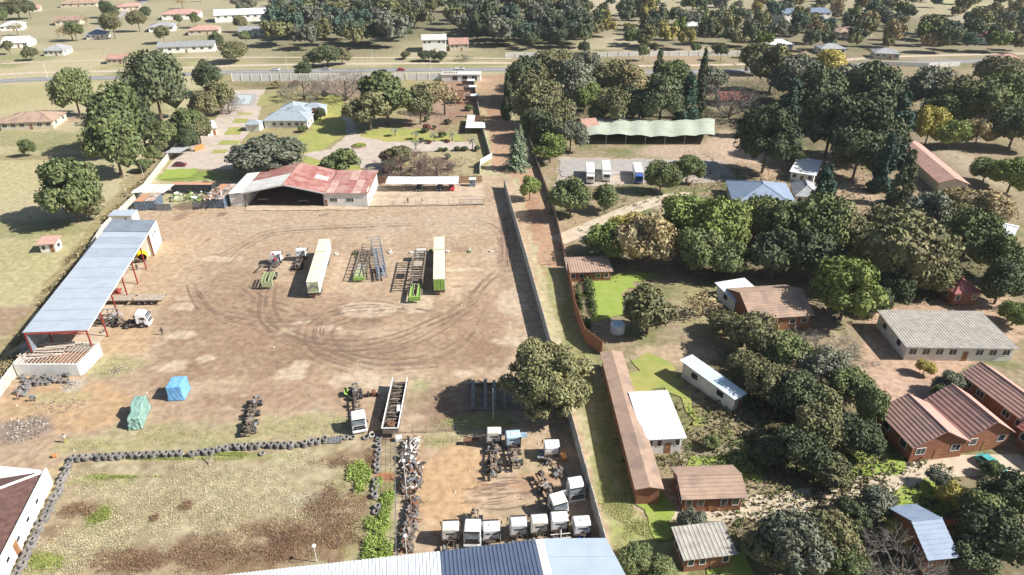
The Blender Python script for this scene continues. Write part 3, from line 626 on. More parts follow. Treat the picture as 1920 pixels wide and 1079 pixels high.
def house(name, label, A, B, depth, eave, rise, kind, wall, roof, wins=3, rwins=2, over=.5, z=None, cat='house', chim=False, doors=1, rdoors=0, ribs=False, axis='x', group=None):
    # A,B: photo places of the near roof corners (at eave height) -> building with local x along the front, y away
    a = P(*A, eave); b = P(*B, eave); a.z = b.z = 0; W = (b - a).length; rz = frame_rot(a, b)
    mid = a.lerp(b, .5); n = Vector((-math.sin(rz), math.cos(rz), 0)); c = mid + n * (depth / 2)
    root = thing(name, label, cat, c, rz, group); hw = W / 2 - over; hd = depth / 2 - over; W2 = W / 2; D2 = depth / 2
    wl = MB(); t = .14; zr = eave + rise
    if kind == 'gable' and axis == 'x':       # ridge along x
        for sx in (-1, 1):
            pr = [(-hd, 0), (hd, 0), (hd, eave), (0, zr - .12), (-hd, eave)]; x0, x1 = sorted((sx * hw, sx * (hw - .25))); wl.prism(pr, x0, x1)
        wl.box(-hw + .25, -hd, 0, hw - .25, -hd + .25, eave - .02).box(-hw + .25, hd - .25, 0, hw - .25, hd, eave - .02)
    elif kind == 'gable':
        for sy in (-1, 1):
            pr = [(-hw, 0), (hw, 0), (hw, eave), (0, zr - .12), (-hw, eave)]; y0, y1 = sorted((sy * hd, sy * (hd - .25))); wl.prismy(pr, y0, y1)
        wl.box(-hw, -hd + .25, 0, -hw + .25, hd - .25, eave - .02).box(hw - .25, -hd + .25, 0, hw, hd - .25, eave - .02)
    else:
        for (x0, y0, x1, y1) in ((-hw, -hd, hw, -hd + .25), (-hw, hd - .25, hw, hd), (-hw, -hd + .25, -hw + .25, hd - .25), (hw - .25, -hd + .25, hw, hd - .25)): wl.box(x0, y0, 0, x1, y1, eave - .02)
    wl.build('wall', wall, root)
    rf = MB(); e = eave - (over * rise / D2 if kind != 'flat' else 0) * 0
    if kind == 'gable' and axis == 'x':
        if ribs:
            rf.corr((-W2, -D2, e), (W2, -D2, e), (W2, 0, zr), (-W2, 0, zr), .5, .05); rf.corr((-W2, 0, zr), (W2, 0, zr), (W2, D2, e), (-W2, D2, e), .5, .05)
        else:
            nc = max(6, int(D2 / .55)); rf.courses((-W2, -D2, e), (W2, -D2, e), (W2, 0, zr), (-W2, 0, zr), nc); rf.courses((W2, D2, e), (-W2, D2, e), (-W2, 0, zr), (W2, 0, zr), nc)
        rid = [((-W2, 0, zr + .03), (W2, 0, zr + .03))]
    elif kind == 'gable':
        nc = max(6, int(W2 / .55)); rf.courses((-W2, D2, e), (-W2, -D2, e), (0, -D2, zr), (0, D2, zr), nc); rf.courses((W2, -D2, e), (W2, D2, e), (0, D2, zr), (0, -D2, zr), nc)
        rid = [((0, -D2, zr + .03), (0, D2, zr + .03))]
    elif kind == 'hip':
        k = min(W2, D2)
        if W2 >= D2: r1 = Vector((-W2 + k, 0, zr)); r2 = Vector((W2 - k, 0, zr))
        else: r1 = Vector((0, -D2 + k, zr)); r2 = Vector((0, D2 - k, zr))
        c0, c1, c2, c3 = Vector((-W2, -D2, e)), Vector((W2, -D2, e)), Vector((W2, D2, e)), Vector((-W2, D2, e))
        if W2 >= D2: fs = [(c0, c1, r2, r1), (c1, c2, r2), (c2, c3, r1, r2), (c3, c0, r1)]; rid = [(c0, r1), (c3, r1), (c1, r2), (c2, r2), (r1, r2)]
        else: fs = [(c0, c1, r1), (c1, c2, r2, r1), (c2, c3, r2), (c3, c0, r1, r2)]; rid = [(c0, r1), (c1, r1), (c2, r2), (c3, r2), (r1, r2)]
        for f in fs: rf.add(f, [tuple(range(len(f)))])
        rf.add([c0 - Vector((0, 0, .15)), c1 - Vector((0, 0, .15)), c2 - Vector((0, 0, .15)), c3 - Vector((0, 0, .15))], [(3, 2, 1, 0)])
        for u, v_ in ((c0, c1), (c1, c2), (c2, c3), (c3, c0)): dn = Vector((0, 0, .15)); rf.quad(u - dn, v_ - dn, v_, u)
    elif kind == 'mono':
        rf.corr((-W2, -D2, e), (W2, -D2, e), (W2, D2, zr), (-W2, D2, zr), .6, .05)
        rid = []
    else:
        rf.box(-W2, -D2, e, W2, D2, e + .2); rid = []
    ro = rf.build('roof', roof, root)
    if rid:
        rm = MB()
        for u, v_ in rid: rm.tube(Vector(u), Vector(v_), .12, 5)
        rm.build('ridge_cap', roof, ro)
    if chim: MB().box(W2 * .4, .2, eave, W2 * .4 + .8, 1.0, zr + .9).build('chimney', wall, ro)
    wh = min(1.2, eave * .4); ww = min(1.8, (W - 2) / max(1, wins + doors) * .55)
    tot = wins + doors
    for k in range(tot):
        x = -hw + (k + .5) * (2 * hw) / tot
        if doors and k == tot // 2: door(root, x, -hd)
        else: window(root, x, -hd, eave - wh - .6, ww, wh, nb=2 if ww > 1.3 else 1)
    for k in range(rwins):
        y = -hd + (k + .5) * (2 * hd) / rwins; window(root, hw, y, eave - wh - .6, min(1.5, hd * 1.2 / rwins), wh, 'x')
    for sx in (-1,): 
        for k in range(min(rwins, 2)):
            y = -hd + (k + .5) * (2 * hd) / max(1, min(rwins, 2)); window(root, -hw - .04, y, eave - wh - .6, min(1.5, hd * 1.2 / rwins), wh, 'x')
    return root
# ---------------------------------------------------------------- the open-sided truck shed
def local(root, p):
    return Matrix.Rotation(-root.rotation_euler.z, 3, 'Z') @ (Vector(p) - root.location)
zs = 6.6
FL, FR, NR, NL = P(212, 417, zs), P(292, 412, zs), P(163, 617, zs), P(44, 630, zs)
A2 = Vector((FL.x - 2, FL.y, zs))
shed = thing('truck_shed', 'open sided truck shed with a long pale blue metal roof on red posts', 'shed', Vector((NR.x, NR.y, 0)))
def sl(p, dz=0): q = Vector(p) - shed.location; q.z += dz; return q
NLl, FLl = sl(NL, .7), sl(FL, .7); NRl, FRl = sl(NR, -.25), sl(FR, -.25)
cuts = [0, .075, .15, .235, .32, .41, .50, .60, .685, .735, .80, .87]
for k in range(len(cuts)):
    u0 = cuts[k]; u1 = cuts[k + 1] if k + 1 < len(cuts) else 1.0
    if u0 >= .87: break
    a = NLl.lerp(FLl, u0); b = NLl.lerp(FLl, u1 - .0012); c = NRl.lerp(FRl, u1 - .0012); d = NRl.lerp(FRl, u0)
    if k == len(cuts) - 1: u1 = .87
    MB().corr(b, a, d, c, .42, .05).build('roof_sheet', M['shed_roof'] if k not in (7, 9) else mat('shed_roof_b', (.33, .38, .44), (.30, .345, .40), rough=.45, scale=.5, metal=.1), shed)
a = NLl.lerp(FLl, .86); b = FLl; c = FRl; d = NRl.lerp(FRl, .86)
MB().corr(b + Vector((0, 0, .15)), a + Vector((0, 0, .15)), d + Vector((0, 0, .15)), c + Vector((0, 0, .15)), .42, .05).build('roof_sheet', M['shed_roof_dark'], shed, label='darker roof sheet over the site office')
MB().tube(NRl + Vector((.06, 0, -.1)), NRl.lerp(FRl, .86) + Vector((.06, 0, -.1)), .1, 6).build('gutter', M['white_paint'], shed)
for k in range(7):
    u = k / 6 * .86; p = NRl.lerp(FRl, u); q = NLl.lerp(FLl, u)
    MB().box(p.x - .35, p.y - .11, -.0, p.x - .13, p.y + .11, p.z - .12).build('post', M['red_steel'], shed)
    MB().box(q.x + .25, q.y - .11, -.0, q.x + .47, q.y + .11, q.z - .12).build('post', M['red_steel'], shed)
    MB().tube(p + Vector((-.3, 0, -.3)), q + Vector((.3, 0, -.3)), .12, 5).tube(p + Vector((-.3, 0, -.9)), q + Vector((.3, 0, -.3)), .06, 5).build('rafter', M['red_steel'], shed)
bk = MB(); q0, q1 = NLl, FLl
bk.corr(Vector((q0.x - .3 + .9, q0.y, 2.6)), Vector((q1.x + .5, q1.y, 2.6)), Vector((q1.x + .5, q1.y, q1.z - .3)), Vector((q0.x + .6, q0.y, q0.z - .3)), .5, .04).build('back_sheeting', M['shed_roof_dark'], shed)
# site office under the far end of the shed roof
oa, ob = P(287, 478), P(299, 462); 
off = thing('site_office', 'white walled site office with two small windows under the far end of the shed', 'building', Vector((-91.2, 157.5, 0)), R(-11 + 90 + 90) * 0)
dirv = Vector((FR.x - NR.x, FR.y - NR.y, 0)).normalized(); rz = math.atan2(dirv.y, dirv.x) - math.pi / 2; off.rotation_euler.z = rz
off.location = Vector((FR.x, FR.y, 0)) - dirv * 4.2 + Vector((-5.2, 0, 0))
MB().box(-4.6, -4, 0, 4.9, -3.8, 5.9).box(-4.6, 3.8, 0, 4.9, 4.0, 5.9).box(4.7, -3.8, 0, 4.9, 3.8, 5.9).box(-4.6, -3.8, 0, -4.4, 3.8, 5.9).build('wall', M['white_wall'], off)
window(off, 4.9, -1.5, 3.6, .8, 1.1, 'x'); window(off, 4.9, .4, 3.9, .8, 1.1, 'x'); door(off, 0, -4)
ob_ = thing('small_annex', 'small flat roofed grey annex behind the site office beside the wall', 'building', P(236, 418), 0)
MB().box(-3.4, -1.2, 0, 2.8, 2.2, 2.6).build('wall', M['plaster'], ob_); MB().corr((-3.6, -1.4, 2.65), (3, -1.4, 2.65), (3, 2.4, 2.9), (-3.6, 2.4, 2.9), .4, .04).build('roof', M['shed_roof'], ob_); window(ob_, 1, -1.2, 1.2, .8, .7)
tag(MB().box(0, 0, 0, 1, 1, 1).build('x', M['white_paint']), 'x') if False else None

# ---------------------------------------------------------------- workshop hall
y0 = P(530, 387).y; y1 = P(546, 305, 7).y; e = 4.4
xl, xr = P(455, 362, e).x, P(606, 361, e).x; xm = P(530, 347, 7).x; xe = P(688, 364, e).x
hall = thing('workshop_hall', 'open fronted workshop hall with a rusty red gable roof', 'building', (xm, y0, 0))
L0, R0 = xl - xm, xr - xm; D = y1 - y0; E0 = xe - xm; rz_ = 7.0
def rs(mm, a, b, c, d, lab=None): MB().corr(a, b, c, d, .55, .05, .04).build('roof_sheet', mm, hall, label=lab)
for k in range(6):                                                     # left slope: whitened front half, red back half
    ya, yb = -0.8 + k * (D + .8) / 6, -0.8 + (k + 1) * (D + .8) / 6 - .03
    rs(M['white_roof'] if k < 3 else M['red_roof'], Vector((0, ya, rz_)), Vector((0, yb, rz_)), Vector((L0 - .4, yb, e)), Vector((L0 - .4, ya, e)), 'faded white roof sheet' if k < 3 else None)
    rs(M['red_roof'], Vector((0, yb, rz_)), Vector((0, ya, rz_)), Vector((R0 + .5, ya, e)), Vector((R0 + .5, yb, e)))
rs(M['white_roof'], Vector((R0 - 4.6, 11.5, 5.62)), Vector((R0 - 4.6, 8.3, 5.62)), Vector((R0 - .8, 8.3, 4.72)), Vector((R0 - .8, 11.5, 4.72)), 'pale replacement roof sheet')
MB().tube((0, -.9, rz_ + .06), (0, D, rz_ + .06), .14, 5).build('ridge_cap', M['red_roof'], hall)
fa = MB(); fa.slab([(L0 - .5, -.95, e + .02), (0, -.95, rz_ + .02), (0, -.85, rz_ + .02), (L0 - .5, -.85, e + .02)], .4); fa.slab([(0, -.95, rz_ + .02), (R0 + .5, -.95, e + .02), (R0 + .5, -.85, e + .02), (0, -.85, rz_ + .02)], .4)
fa.build('fascia', M['white_roof'], hall)
wl = MB(); wl.box(L0 - .1, 0, 0, L0 + .15, D - .3, e - .1).box(R0 - .15, 4, 0, R0 + .1, D - .3, e - .1).prismy([(L0 + .15, 0), (R0 - .15, 0), (R0 - .15, e - .15), (0, rz_ - .15), (L0 + .15, e - .15)], D - .6, D - .35)
wl.build('wall', M['plaster'], hall)
for x in (L0 + .3, R0 - .1): MB().box(x - .15, -.4, 0, x + .15, -.1, e - .2).build('post', M['steel_grey'], hall)
for yy in (5, 10, 15): MB().tube((L0 + .2, yy, e - .2), (R0 - .2, yy, e - .2), .1, 5).tube((L0 + .2, yy, e - .2), (0, yy, rz_ - .3), .08, 5).tube((R0 - .2, yy, e - .2), (0, yy, rz_ - .3), .08, 5).build('truss', M['steel_brown'], hall)
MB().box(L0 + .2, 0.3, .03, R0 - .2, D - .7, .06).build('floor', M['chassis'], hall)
for (lx, lz, a_) in ((3.2, 3.2, .5), (-9.3, 1.2, 2.6), (8, 1.4, 7)):
    pass
# side office wing with its own low red roof
x0w, x1w = R0 + .12, E0
wing = thing('office_wing', 'white office wing with striped red roof joined to the right side of the hall', 'building', (xm, y0, 0))
wb = MB(); wb.box(x0w, -.25, 0, x1w - .3, 0.0, e - .3).box(x1w - .5, 0, 0, x1w - .3, D - 2, e + .1).box(x0w, 0, 0, x0w + .2, 4, e - .3).box(x0w, D - 2.2, 0, x1w - .5, D - 2, e + .1); wb.build('wall', M['plaster'], wing)
nW = 5
for k in range(nW):
    a, b = R0 + .55 + (E0 - R0 - .3) * k / nW, R0 + .55 + (E0 - R0 - .3) * (k + 1) / nW - .04
    for q in range(2):
        ya, yb = (-.6, D * .5) if q == 0 else (D * .5 + .02, D - 1.6)
        za, zb = (e - .2, e + .3) if q == 0 else (e + .3, e + .7)
        MB().corr((a, ya, za), (b, ya, za), (b, yb, zb), (a, yb, zb), .45, .05).build('roof_sheet', M['red_roof'] if (k + q) % 3 else mat('red_roof_worn', (.40, .22, .19), (.50, .36, .32), rough=.6, scale=.4), wing)
for px in (624, 655): window(wing, P(px, 378, 2).x - xm, -.25, 1.5, 2.1, 1.1, nb=3)
for q in range(4): MB().box(x1w - .3, 1 + q * 3.4, 1.6, x1w + .5, 2.4 + q * 3.4, 2.7).build('air_conditioner', M['white_paint'], wing)
door(wing, P(606, 384).x - xm + 1.3, -.25)
# left lean-to
lt = thing('lean_to', 'pale grey lean-to store on the left side of the hall', 'building', (xm, y0, 0))
MB().corr((L0 - 4.6, -.5, e - .5), (L0 - .6, -.5, e - .12), (L0 - .6, D - 1.5, e + .05), (L0 - 4.6, D - 1.5, e - .3), .5, .05).build('roof', M['white_roof'], lt)
MB().box(L0 - 4.3, -.2, 0, L0 - .2, 0, e - .65).box(L0 - 4.3, 0, 0, L0 - 4.1, D - 2, e - .65).build('wall', M['plaster'], lt)
# clutter seen inside the hall
for i, (dx, dy, lab) in enumerate(((4.2, 2.0, 'pale workbench in the dark right half of the open hall'), (-8.0, 3.0, 'pale workbench in the dark left half of the open hall'))):
    t = thing('workbench', lab, 'workbench', (xm + dx, y0 + dy, .06)); MB().box(-1.4, -.4, .85, 1.4, .4, .95).build('top', M['timber_grey'], t)
    for sx in (-1.2, 1.2): MB().box(sx - .06, -.3, 0, sx + .06, .3, .85).build('leg', M['steel_grey'], t)

# ---------------------------------------------------------------- containers
def container(label, loc, rz, L_, W_, H_, m, mroof, name='shipping_container', dark=False):
    t = thing(name, label, 'container', loc, rz)
    b = MB(); w2 = W_ / 2
    b.box(-w2 + .06, .06, .12, w2 - .06, L_ - .06, H_ - .1)
    n = int(W_ / .36)
    for k in range(n): x = -w2 + .2 + k * (W_ - .4) / n; b.box(x, 0, .15, x + .18, .07, H_ - .12)
    n = int(L_ / .45)
    for k in range(n):
        y = .2 + k * (L_ - .4) / n
        for sx in (-1, 1):
            xa, xb = sorted((sx * w2, sx * (w2 - .07))); b.box(xa, y, .15, xb, y + .2, H_ - .12)
    b.build('side_panel', m, t)
    f = MB()
    for sx in (-1, 1):
        for yy in (0, L_): f.cb((sx * (w2 - .05), yy + (.03 if yy == 0 else -.03), H_ / 2), (.14, .14, H_))
        f.cb((sx * (w2 - .05), L_ / 2, .1), (.13, L_ - .2, .16)).cb((sx * (w2 - .05), L_ / 2, H_ - .06), (.13, L_ - .2, .12))
    f.build('frame', m, t)
    MB().corr((w2 - .1, .05, H_ - .02), (w2 - .1, L_ - .05, H_ - .02), (-w2 + .1, L_ - .05, H_ - .02), (-w2 + .1, .05, H_ - .02), .4, .03, .02).build('roof', mroof, t)
    return t
s_ = 6.3
c1 = P(256, 396); c2 = P(288, 396)
container('blue ended container with an orange roof at the left wall, left one of a pair', P(265, 395), R(6), 6.1, 2.75, 2.75, M['cont_blue'], M['cont_orange'])
container('blue ended container with patchy roof beside the corrugated gate, right one of the left pair', P(284, 394), R(6), 6.1, 2.75, 2.75, M['cont_blue'], M['cont_patch'])
container('blue ended container under scrap, left one of the long pair beside the hall', P(394, 391), R(-3), 12.2, 2.75, 2.9, M['cont_blue'], M['cont_orange'])
container('blue ended container with rusty roof under scrap, nearest to the white lean-to', P(413, 391), R(-3), 12.2, 2.75, 2.9, M['cont_blue'], M['cont_patch'])
container('long dark ribbed container closing the back of the scrap court', P(402, 361), R(90), 12.2, 2.6, 2.9, M['cont_dark'], M['cont_orange'])
for (a, b, lab) in (((294, 395), (322, 395), 'crumpled corrugated iron gate right of the left containers'), ((362, 391), (386, 391), 'corrugated iron gate panel left of the scrap laden containers')):
    A_, B_ = P(*a), P(*b); t = thing('sheet_gate', lab, 'gate', A_, frame_rot(A_, B_)); w_ = (B_ - A_).length
    MB().corr((0, 0, .1), (w_, 0, .1), (w_, .05, 2.0), (0, .05, 2.0), .3, .05, .02).build('sheet', M['steel_grey'], t)
    for x in (0, w_ / 2, w_): MB().tube((x, .1, 0), (x, .1, 2.2), .05).build('post', M['steel_grey'], t)
aw = thing('sheet_awning', 'patched awning of blue, white and tan sheets beside the left containers', 'awning', P(300, 372))
for i, (x0, x1, m_) in enumerate(((-6.6, -4.0, 'sheet_blue'), (-3.95, -1.6, 'sheet_white'), (-1.55, .8, 'sheet_tan'), (.85, 3.2, 'sheet_white'))):
    MB().corr((x0, -3 + (i % 2) * .3, 2.95), (x1, -3, 2.95), (x1 + .6, 3.0, 3.2), (x0 + .8, 3, 3.2), .35, .03).build('sheet', M[m_], aw)
for x in (-5.5, 0, 3): MB().tube((x, -2.4, 0), (x, -2.4, 2.9), .06).build('post', M['steel_brown'], aw)
# carport in front of the garden
ca, cb_ = P(722.6, 345.5, 2.7), P(859, 345.5, 2.7); Wc = cb_.x - ca.x
cp = thing('long_carport', 'long white carport with open front and parked cars under it', 'carport', (ca.x, ca.y, 0))
for k in range(4):
    a, b = Wc * k / 4, Wc * (k + 1) / 4 - .05
    MB().corr((a, 0, 2.7), (b, 0, 2.7), (b, 5.0, 3.25), (a, 5.0, 3.25), .5, .04).build('roof_sheet', M['sheet_white'], cp)
for k in range(5):
    x = min(Wc - .1, max(.1, Wc * k / 4))
    for yy in (.3, 4.7): MB().tube((x, yy, 0), (x, yy, 2.68 + yy * .1), .06).build('post', M['steel_grey'], cp)
bt = thing('booth', 'small grey guard booth with white roof right of the long carport', 'booth', P(886, 351))
MB().box(-.95, 0, 0, .95, 1.9, 2.3).build('wall', M['slate_blue'], bt); MB().box(-1.1, -.15, 2.3, 1.1, 2.05, 2.42).build('roof', M['white_roof'], bt); window(bt, -.2, 0, 1.1, .8, .8); door(bt, .6, 0, .6, 2, m=M['steel_grey'])

# ---------------------------------------------------------------- blue roofed house in the garden
h1 = thing('garden_house', 'white house with several blue grey hipped roofs in the garden', 'house', P(536, 240))
O = h1.location
def hr(pts, eave): return [P(a, b, z) - O for a, b, z in pts]
def roof_from(pts, m='house_roof'):
    mb = MB(); p = hr(pts, 0)
    mb.slab(p, .12) if len(p) > 3 else mb.slab(p, .12)
    return mb.build('roof', M[m], h1)
ev = 3.0; rg = 5.0
def wall_blk(x0, y0, x1, y1, h=3.0):
    MB().box(x0, y0, 0, x1, y1, h).build('wall', M['plaster'], h1)
def hip_blk(x0, y0, x1, y1, e_=3.0, r_=1.9, over=.6, ridge='x'):
    wall_blk(x0, y0, x1, y1, e_); a, b, c, d = x0 - over, y0 - over, x1 + over, y1 + over
    W2, D2 = (c - a) / 2, (d - b) / 2; k = min(W2, D2); cx, cy = (a + c) / 2, (b + d) / 2; mb = MB(); zr = e_ + r_
    if W2 >= D2: p1 = Vector((cx - W2 + k, cy, zr)); p2 = Vector((cx + W2 - k, cy, zr))
    else: p1 = Vector((cx, cy - D2 + k, zr)); p2 = Vector((cx, cy + D2 - k, zr))
    q = [Vector((a, b, e_ + .02)), Vector((c, b, e_ + .02)), Vector((c, d, e_ + .02)), Vector((a, d, e_ + .02))]
    fs = [(q[0], q[1], p2, p1), (q[1], q[2], p2), (q[2], q[3], p1, p2), (q[3], q[0], p1)] if W2 >= D2 else [(q[0], q[1], p1), (q[1], q[2], p2, p1), (q[2], q[3], p2), (q[3], q[0], p1, p2)]
    for f in fs: mb.add(f, [tuple(range(len(f)))])
    mb.add(q, [(3, 2, 1, 0)]); r_o = mb.build('roof', M['house_roof'], h1)
    rm = MB()
    for u, v_ in ((q[0], p1), (q[1], p2 if W2 >= D2 else p1), (q[2], p2), (q[3], p1 if W2 >= D2 else p2), (p1, p2)): rm.tube(u, v_, .1, 5)
    rm.build('ridge_cap', M['house_roof'], r_o)
hip_blk(-9.5, -.5, 10.5, 9.5, r_=2.6); hip_blk(-4, 9, 8.5, 19, e_=3.05, r_=2.2); hip_blk(3, 17, 13, 25, e_=3.1, r_=2.0); hip_blk(-8, 16, 2.5, 29, e_=2.95, r_=2.0)
hip_blk(-16.5, -5.5, -10.2, -.6, e_=2.7, r_=1.3)
h1.scale = (.84, .9, 1)
for x in (-5, -1.5, 2, 5.6): window(h1, x, -.5, 1.0, 1.5, 1.2, nb=2)
door(h1, 8, -.5); MB().tube((-.5, 17, 4), (-.5, 17, 6.4), .25, 6).build('chimney', M['white_paint'], h1)
for y in (1.5, 5.5): window(h1, 10.5, y, 1.0, 1.5, 1.2, 'x')
# small white outbuilding and left carport by the left wall
house('garden_store', 'small white store with pale roof by the left wall under the trees', (385, 243), (408, 240), 9, 2.8, .8, 'mono', M['plaster'], M['sheet_white'], wins=1, rwins=1, cat='building')
cp2 = thing('small_carport', 'small grey carport roof beside the left boundary wall', 'carport', P(328, 296))
MB().corr((-2.2, -2.5, 2.5), (3.3, -2.5, 2.5), (4.5, 4, 2.7), (-1.0, 4, 2.7), .5, .04).build('roof', M['grey_roof'], cp2)
for x, y in ((-2, -2.3), (3.1, -2.3), (4.2, 3.8), (-.8, 3.8)): MB().tube((x, y, 0), (x, y, 2.5), .06).build('post', M['steel_grey'], cp2)
gate = thing('timber_screen', 'orange timber screen beside the small grey carport', 'screen', P(366, 285), R(60))
for k in range(8): MB().box(k * .5, -.03, 0, k * .5 + .46, .03, 2.0).build('board', M['wood_orange'], gate)
# gatehouse and kiosks at the top of the garden
gh = thing('gatehouse', 'low white gatehouse with three dark openings beside the road', 'building', P(866, 153))
MB().box(-10, 0, 0, 9.2, 7, 3.2).build('wall', M['white_wall'], gh); MB().box(-10.3, -.3, 3.2, 9.5, 7.3, 3.4).build('roof', M['white_roof'], gh)
for x in (-4.8, 0, 4.8): window(gh, x + 1.5, 0, .6, 2.6, 2.0)
for k in range(6): MB().box(-9 + k * 1.2, 2, 3.4, -8.4 + k * 1.2, 2.6, 4.2).build('roof_block', M['wood'], gh)
for i, y in enumerate((161, 173, 190)):
    t = thing('kiosk', ['white roofed kiosk near the gatehouse, farthest of three beside the track', 'white roofed kiosk beside the track, middle of three', 'white roofed kiosk beside the track, nearest of three'][i], 'kiosk', P(882 + i * 3.5, y), 0, 'kiosks along the track wall')
    MB().box(-4, 0, 0, 1.6, 3.4, 2.2).build('wall', M['steel_brown'], t); MB().box(-1.6, -.3, 2.25, 2.0, 3.7, 2.4).build('roof', M['sheet_white'], t)
    MB().box(-4.2, -.3, 2.2, -1.7, 3.7, 2.32).build('dark_roof', M['chassis'], t)
house('brick_kiln', 'low brown roofed shelter among the garden trees beside the kiosks', (848, 185), (868, 185), 12, 2.6, .6, 'mono', M['brick'], M['rust'], wins=1, rwins=1, cat='building')
t = thing('pergola', 'white roofed pergola with brown slats beside the garden wall', 'pergola', P(876, 252))
MB().slab([(-.6, 0, 2.5), (7, 0, 2.5), (6.4, 8, 2.5), (2.3, 8, 2.5), (2.3, 18, 2.5), (-.8, 18, 2.5)], .12).build('roof', M['sheet_white'], t)
for k in range(9): MB().box(2.5, 8.4 + k * 1.1, 2.42, 6.2, 8.9 + k * 1.1, 2.5).build('slat', M['rust'], t)
for x, y in ((-.3, .4), (6.6, .4), (-.5, 17.6), (2.2, 17.6), (6, 17.6)): MB().tube((x, y, 0), (x, y, 2.4), .08).build('post', M['steel_brown'], t)
for k in range(8): MB().box(-3, 1 + k * 2, .02, -1, 1.5 + k * 2, .25).build('step', M['rust'], t)
# round planted bed
t = thing('round_planter', 'round raised flower bed in the middle of the paved turning circle', 'planter', P(674, 275))
MB().lathe([(2.7, 0), (2.75, .4), (2.5, .45)], n=24).build('kerb', M['tan_roof'], t)
mb = MB(); rnd = random.Random(4)
for k in range(500):
    a = rnd.uniform(0, 6.28); r_ = 2.5 * math.sqrt(rnd.random()); z = .4 + .5 * (1 - (r_ / 2.6) ** 2) + rnd.uniform(-.05, .15); mb.cb((r_ * math.cos(a), r_ * math.sin(a), z), (.28, .2, .04), rnd.uniform(0, 3), rnd.uniform(-.7, .7), rnd.uniform(-.7, .7))
mb.build('plants', mat('bed_leaf', (.36, .38, .05), (.12, .16, .05), rough=.8, scale=1.2), t)

# ---------------------------------------------------------------- roofless concrete pen with roof timbers on it
A_, B_ = P(33, 704), P(154, 704); pen = thing('concrete_pen', 'roofless white walled pen with timber slats and loose boards across it', 'building', A_, 0)
Cc = P(172, 672) - A_; Dd = P(60, 668) - A_; B0 = B_ - A_; h = 2.6
Cc.z = Dd.z = B0.z = 0; Cc = B0 + Vector((.2, 6.9, 0)); Dd = Vector((.4, 7.0, 0)); A0 = Vector((0, 0, 0))
def wseg(a, b, nm='wall', m=None, hh=h, th=.3):
    d = (b - a); rz = math.atan2(d.y, d.x); c = (a + b) / 2; MB().cb((c.x, c.y, hh / 2), (d.length - .3, th, hh), rz).build(nm, m or M['white_wall'], pen)
wseg(A0, B0); wseg(B0, Cc); wseg(Cc, Dd); wseg(Dd, A0)
for k in range(17):
    u = (k + .5) / 17; a = A0.lerp(B0, u); b = Dd.lerp(Cc, u)
    MB().cb(((a + b) / 2 + Vector((0, 0, h + .1))), (.16, (b - a).length, .16), math.atan2((b - a).y, (b - a).x) - math.pi / 2).build('slat', M['timber_grey'], pen)
MB().cb((B0.x * .5, 3.5, h * .3), (B0.x - 1, 6.2, .1)).build('floor', M['brick'], pen)
rnd = random.Random(8)
for k in range(11):
    t = thing('loose_board', 'weathered board lying across the pen, %s from the near wall' % ORD[k + 1], 'board', A_ + Vector((B0.x * rnd.uniform(.3, .52), 1.8 + k * .42, h + .22 + .03 * k)), rnd.uniform(-.1, .28), 'boards on the concrete pen')
    MB().box(-rnd.uniform(2.5, 4.5), -.12, 0, rnd.uniform(2.5, 4), .12, .05).build('plank', M['timber_grey'] if k % 2 else M['sheet_tan'], t)

# ---------------------------------------------------------------- near warehouse roof (bottom edge)
z8 = 8.0
wh = thing('warehouse', 'large warehouse roof of white, navy and pale blue sheets at the bottom edge', 'building', (0, 56, 0))
o = wh.location
TL, TM1, TM2, TR_ = P(380, 1083, z8), P(825, 1034, z8), P(1003, 1012, z8 + .0), P(1136, 1009, z8 - .1)
perp = Vector((TM2.y - TM1.y, -(TM2.x - TM1.x), 0)).normalized()          # away from the yard
def wsheet(a, b, m_, n, dep=26, dz=1.4):
    for k in range(n):
        p, q = a.lerp(b, k / n), a.lerp(b, (k + .995) / n); d = perp * dep + Vector((0, 0, dz))
        if p.x != q.x: MB().corr(q - o, p - o, p + d - o, q + d - o, .42, .07).build('roof_sheet', M[m_], wh)
TLx = TL + (TL - TM1).normalized() * 22
wsheet(TLx, TM1, 'ware_white', 9); wsheet(TM1, TM2, 'ware_navy', 4)
ws = perp * 26 + Vector((0, 0, 1.4)); q0 = TM2 + (TM2 - TM1).normalized() * .05; q1 = TM2 + (TM2 - TM1).normalized() * 1.1
MB().slab([q0 - o, q0 + ws - o, q1 + ws - o, q1 - o][::-1], .1).build('flashing', M['ware_white'], wh)
for k in range(9):                                                          # the right bay, ribs across
    d = perp * 26 + Vector((0, 0, 1.4)); u0, u1 = k / 9, (k + .99) / 9; q2 = TR_
    a, b = q1.lerp(q1 + d, u0), q1.lerp(q1 + d, u1); c, e_ = q2.lerp(q2 + d + Vector((3.5, 0, 0)), u1), q2.lerp(q2 + d + Vector((3.5, 0, 0)), u0)
    MB().corr(b - o, a - o, e_ - o, c - o, .42, .05).build('roof_sheet', M['ware_blue'], wh)
for a, b in ((TLx, TM2), (TM2, TR_)):
    a, b = a + perp * .4, b + perp * .4; MB().slab([Vector((a.x, a.y, 7.7)) - o, Vector((b.x, b.y, 7.7)) - o, Vector((b.x, b.y, 7.7)) + perp * .3 - o, Vector((a.x, a.y, 7.7)) + perp * .3 - o][::-1], 7.7).build('wall', M['plaster'], wh)

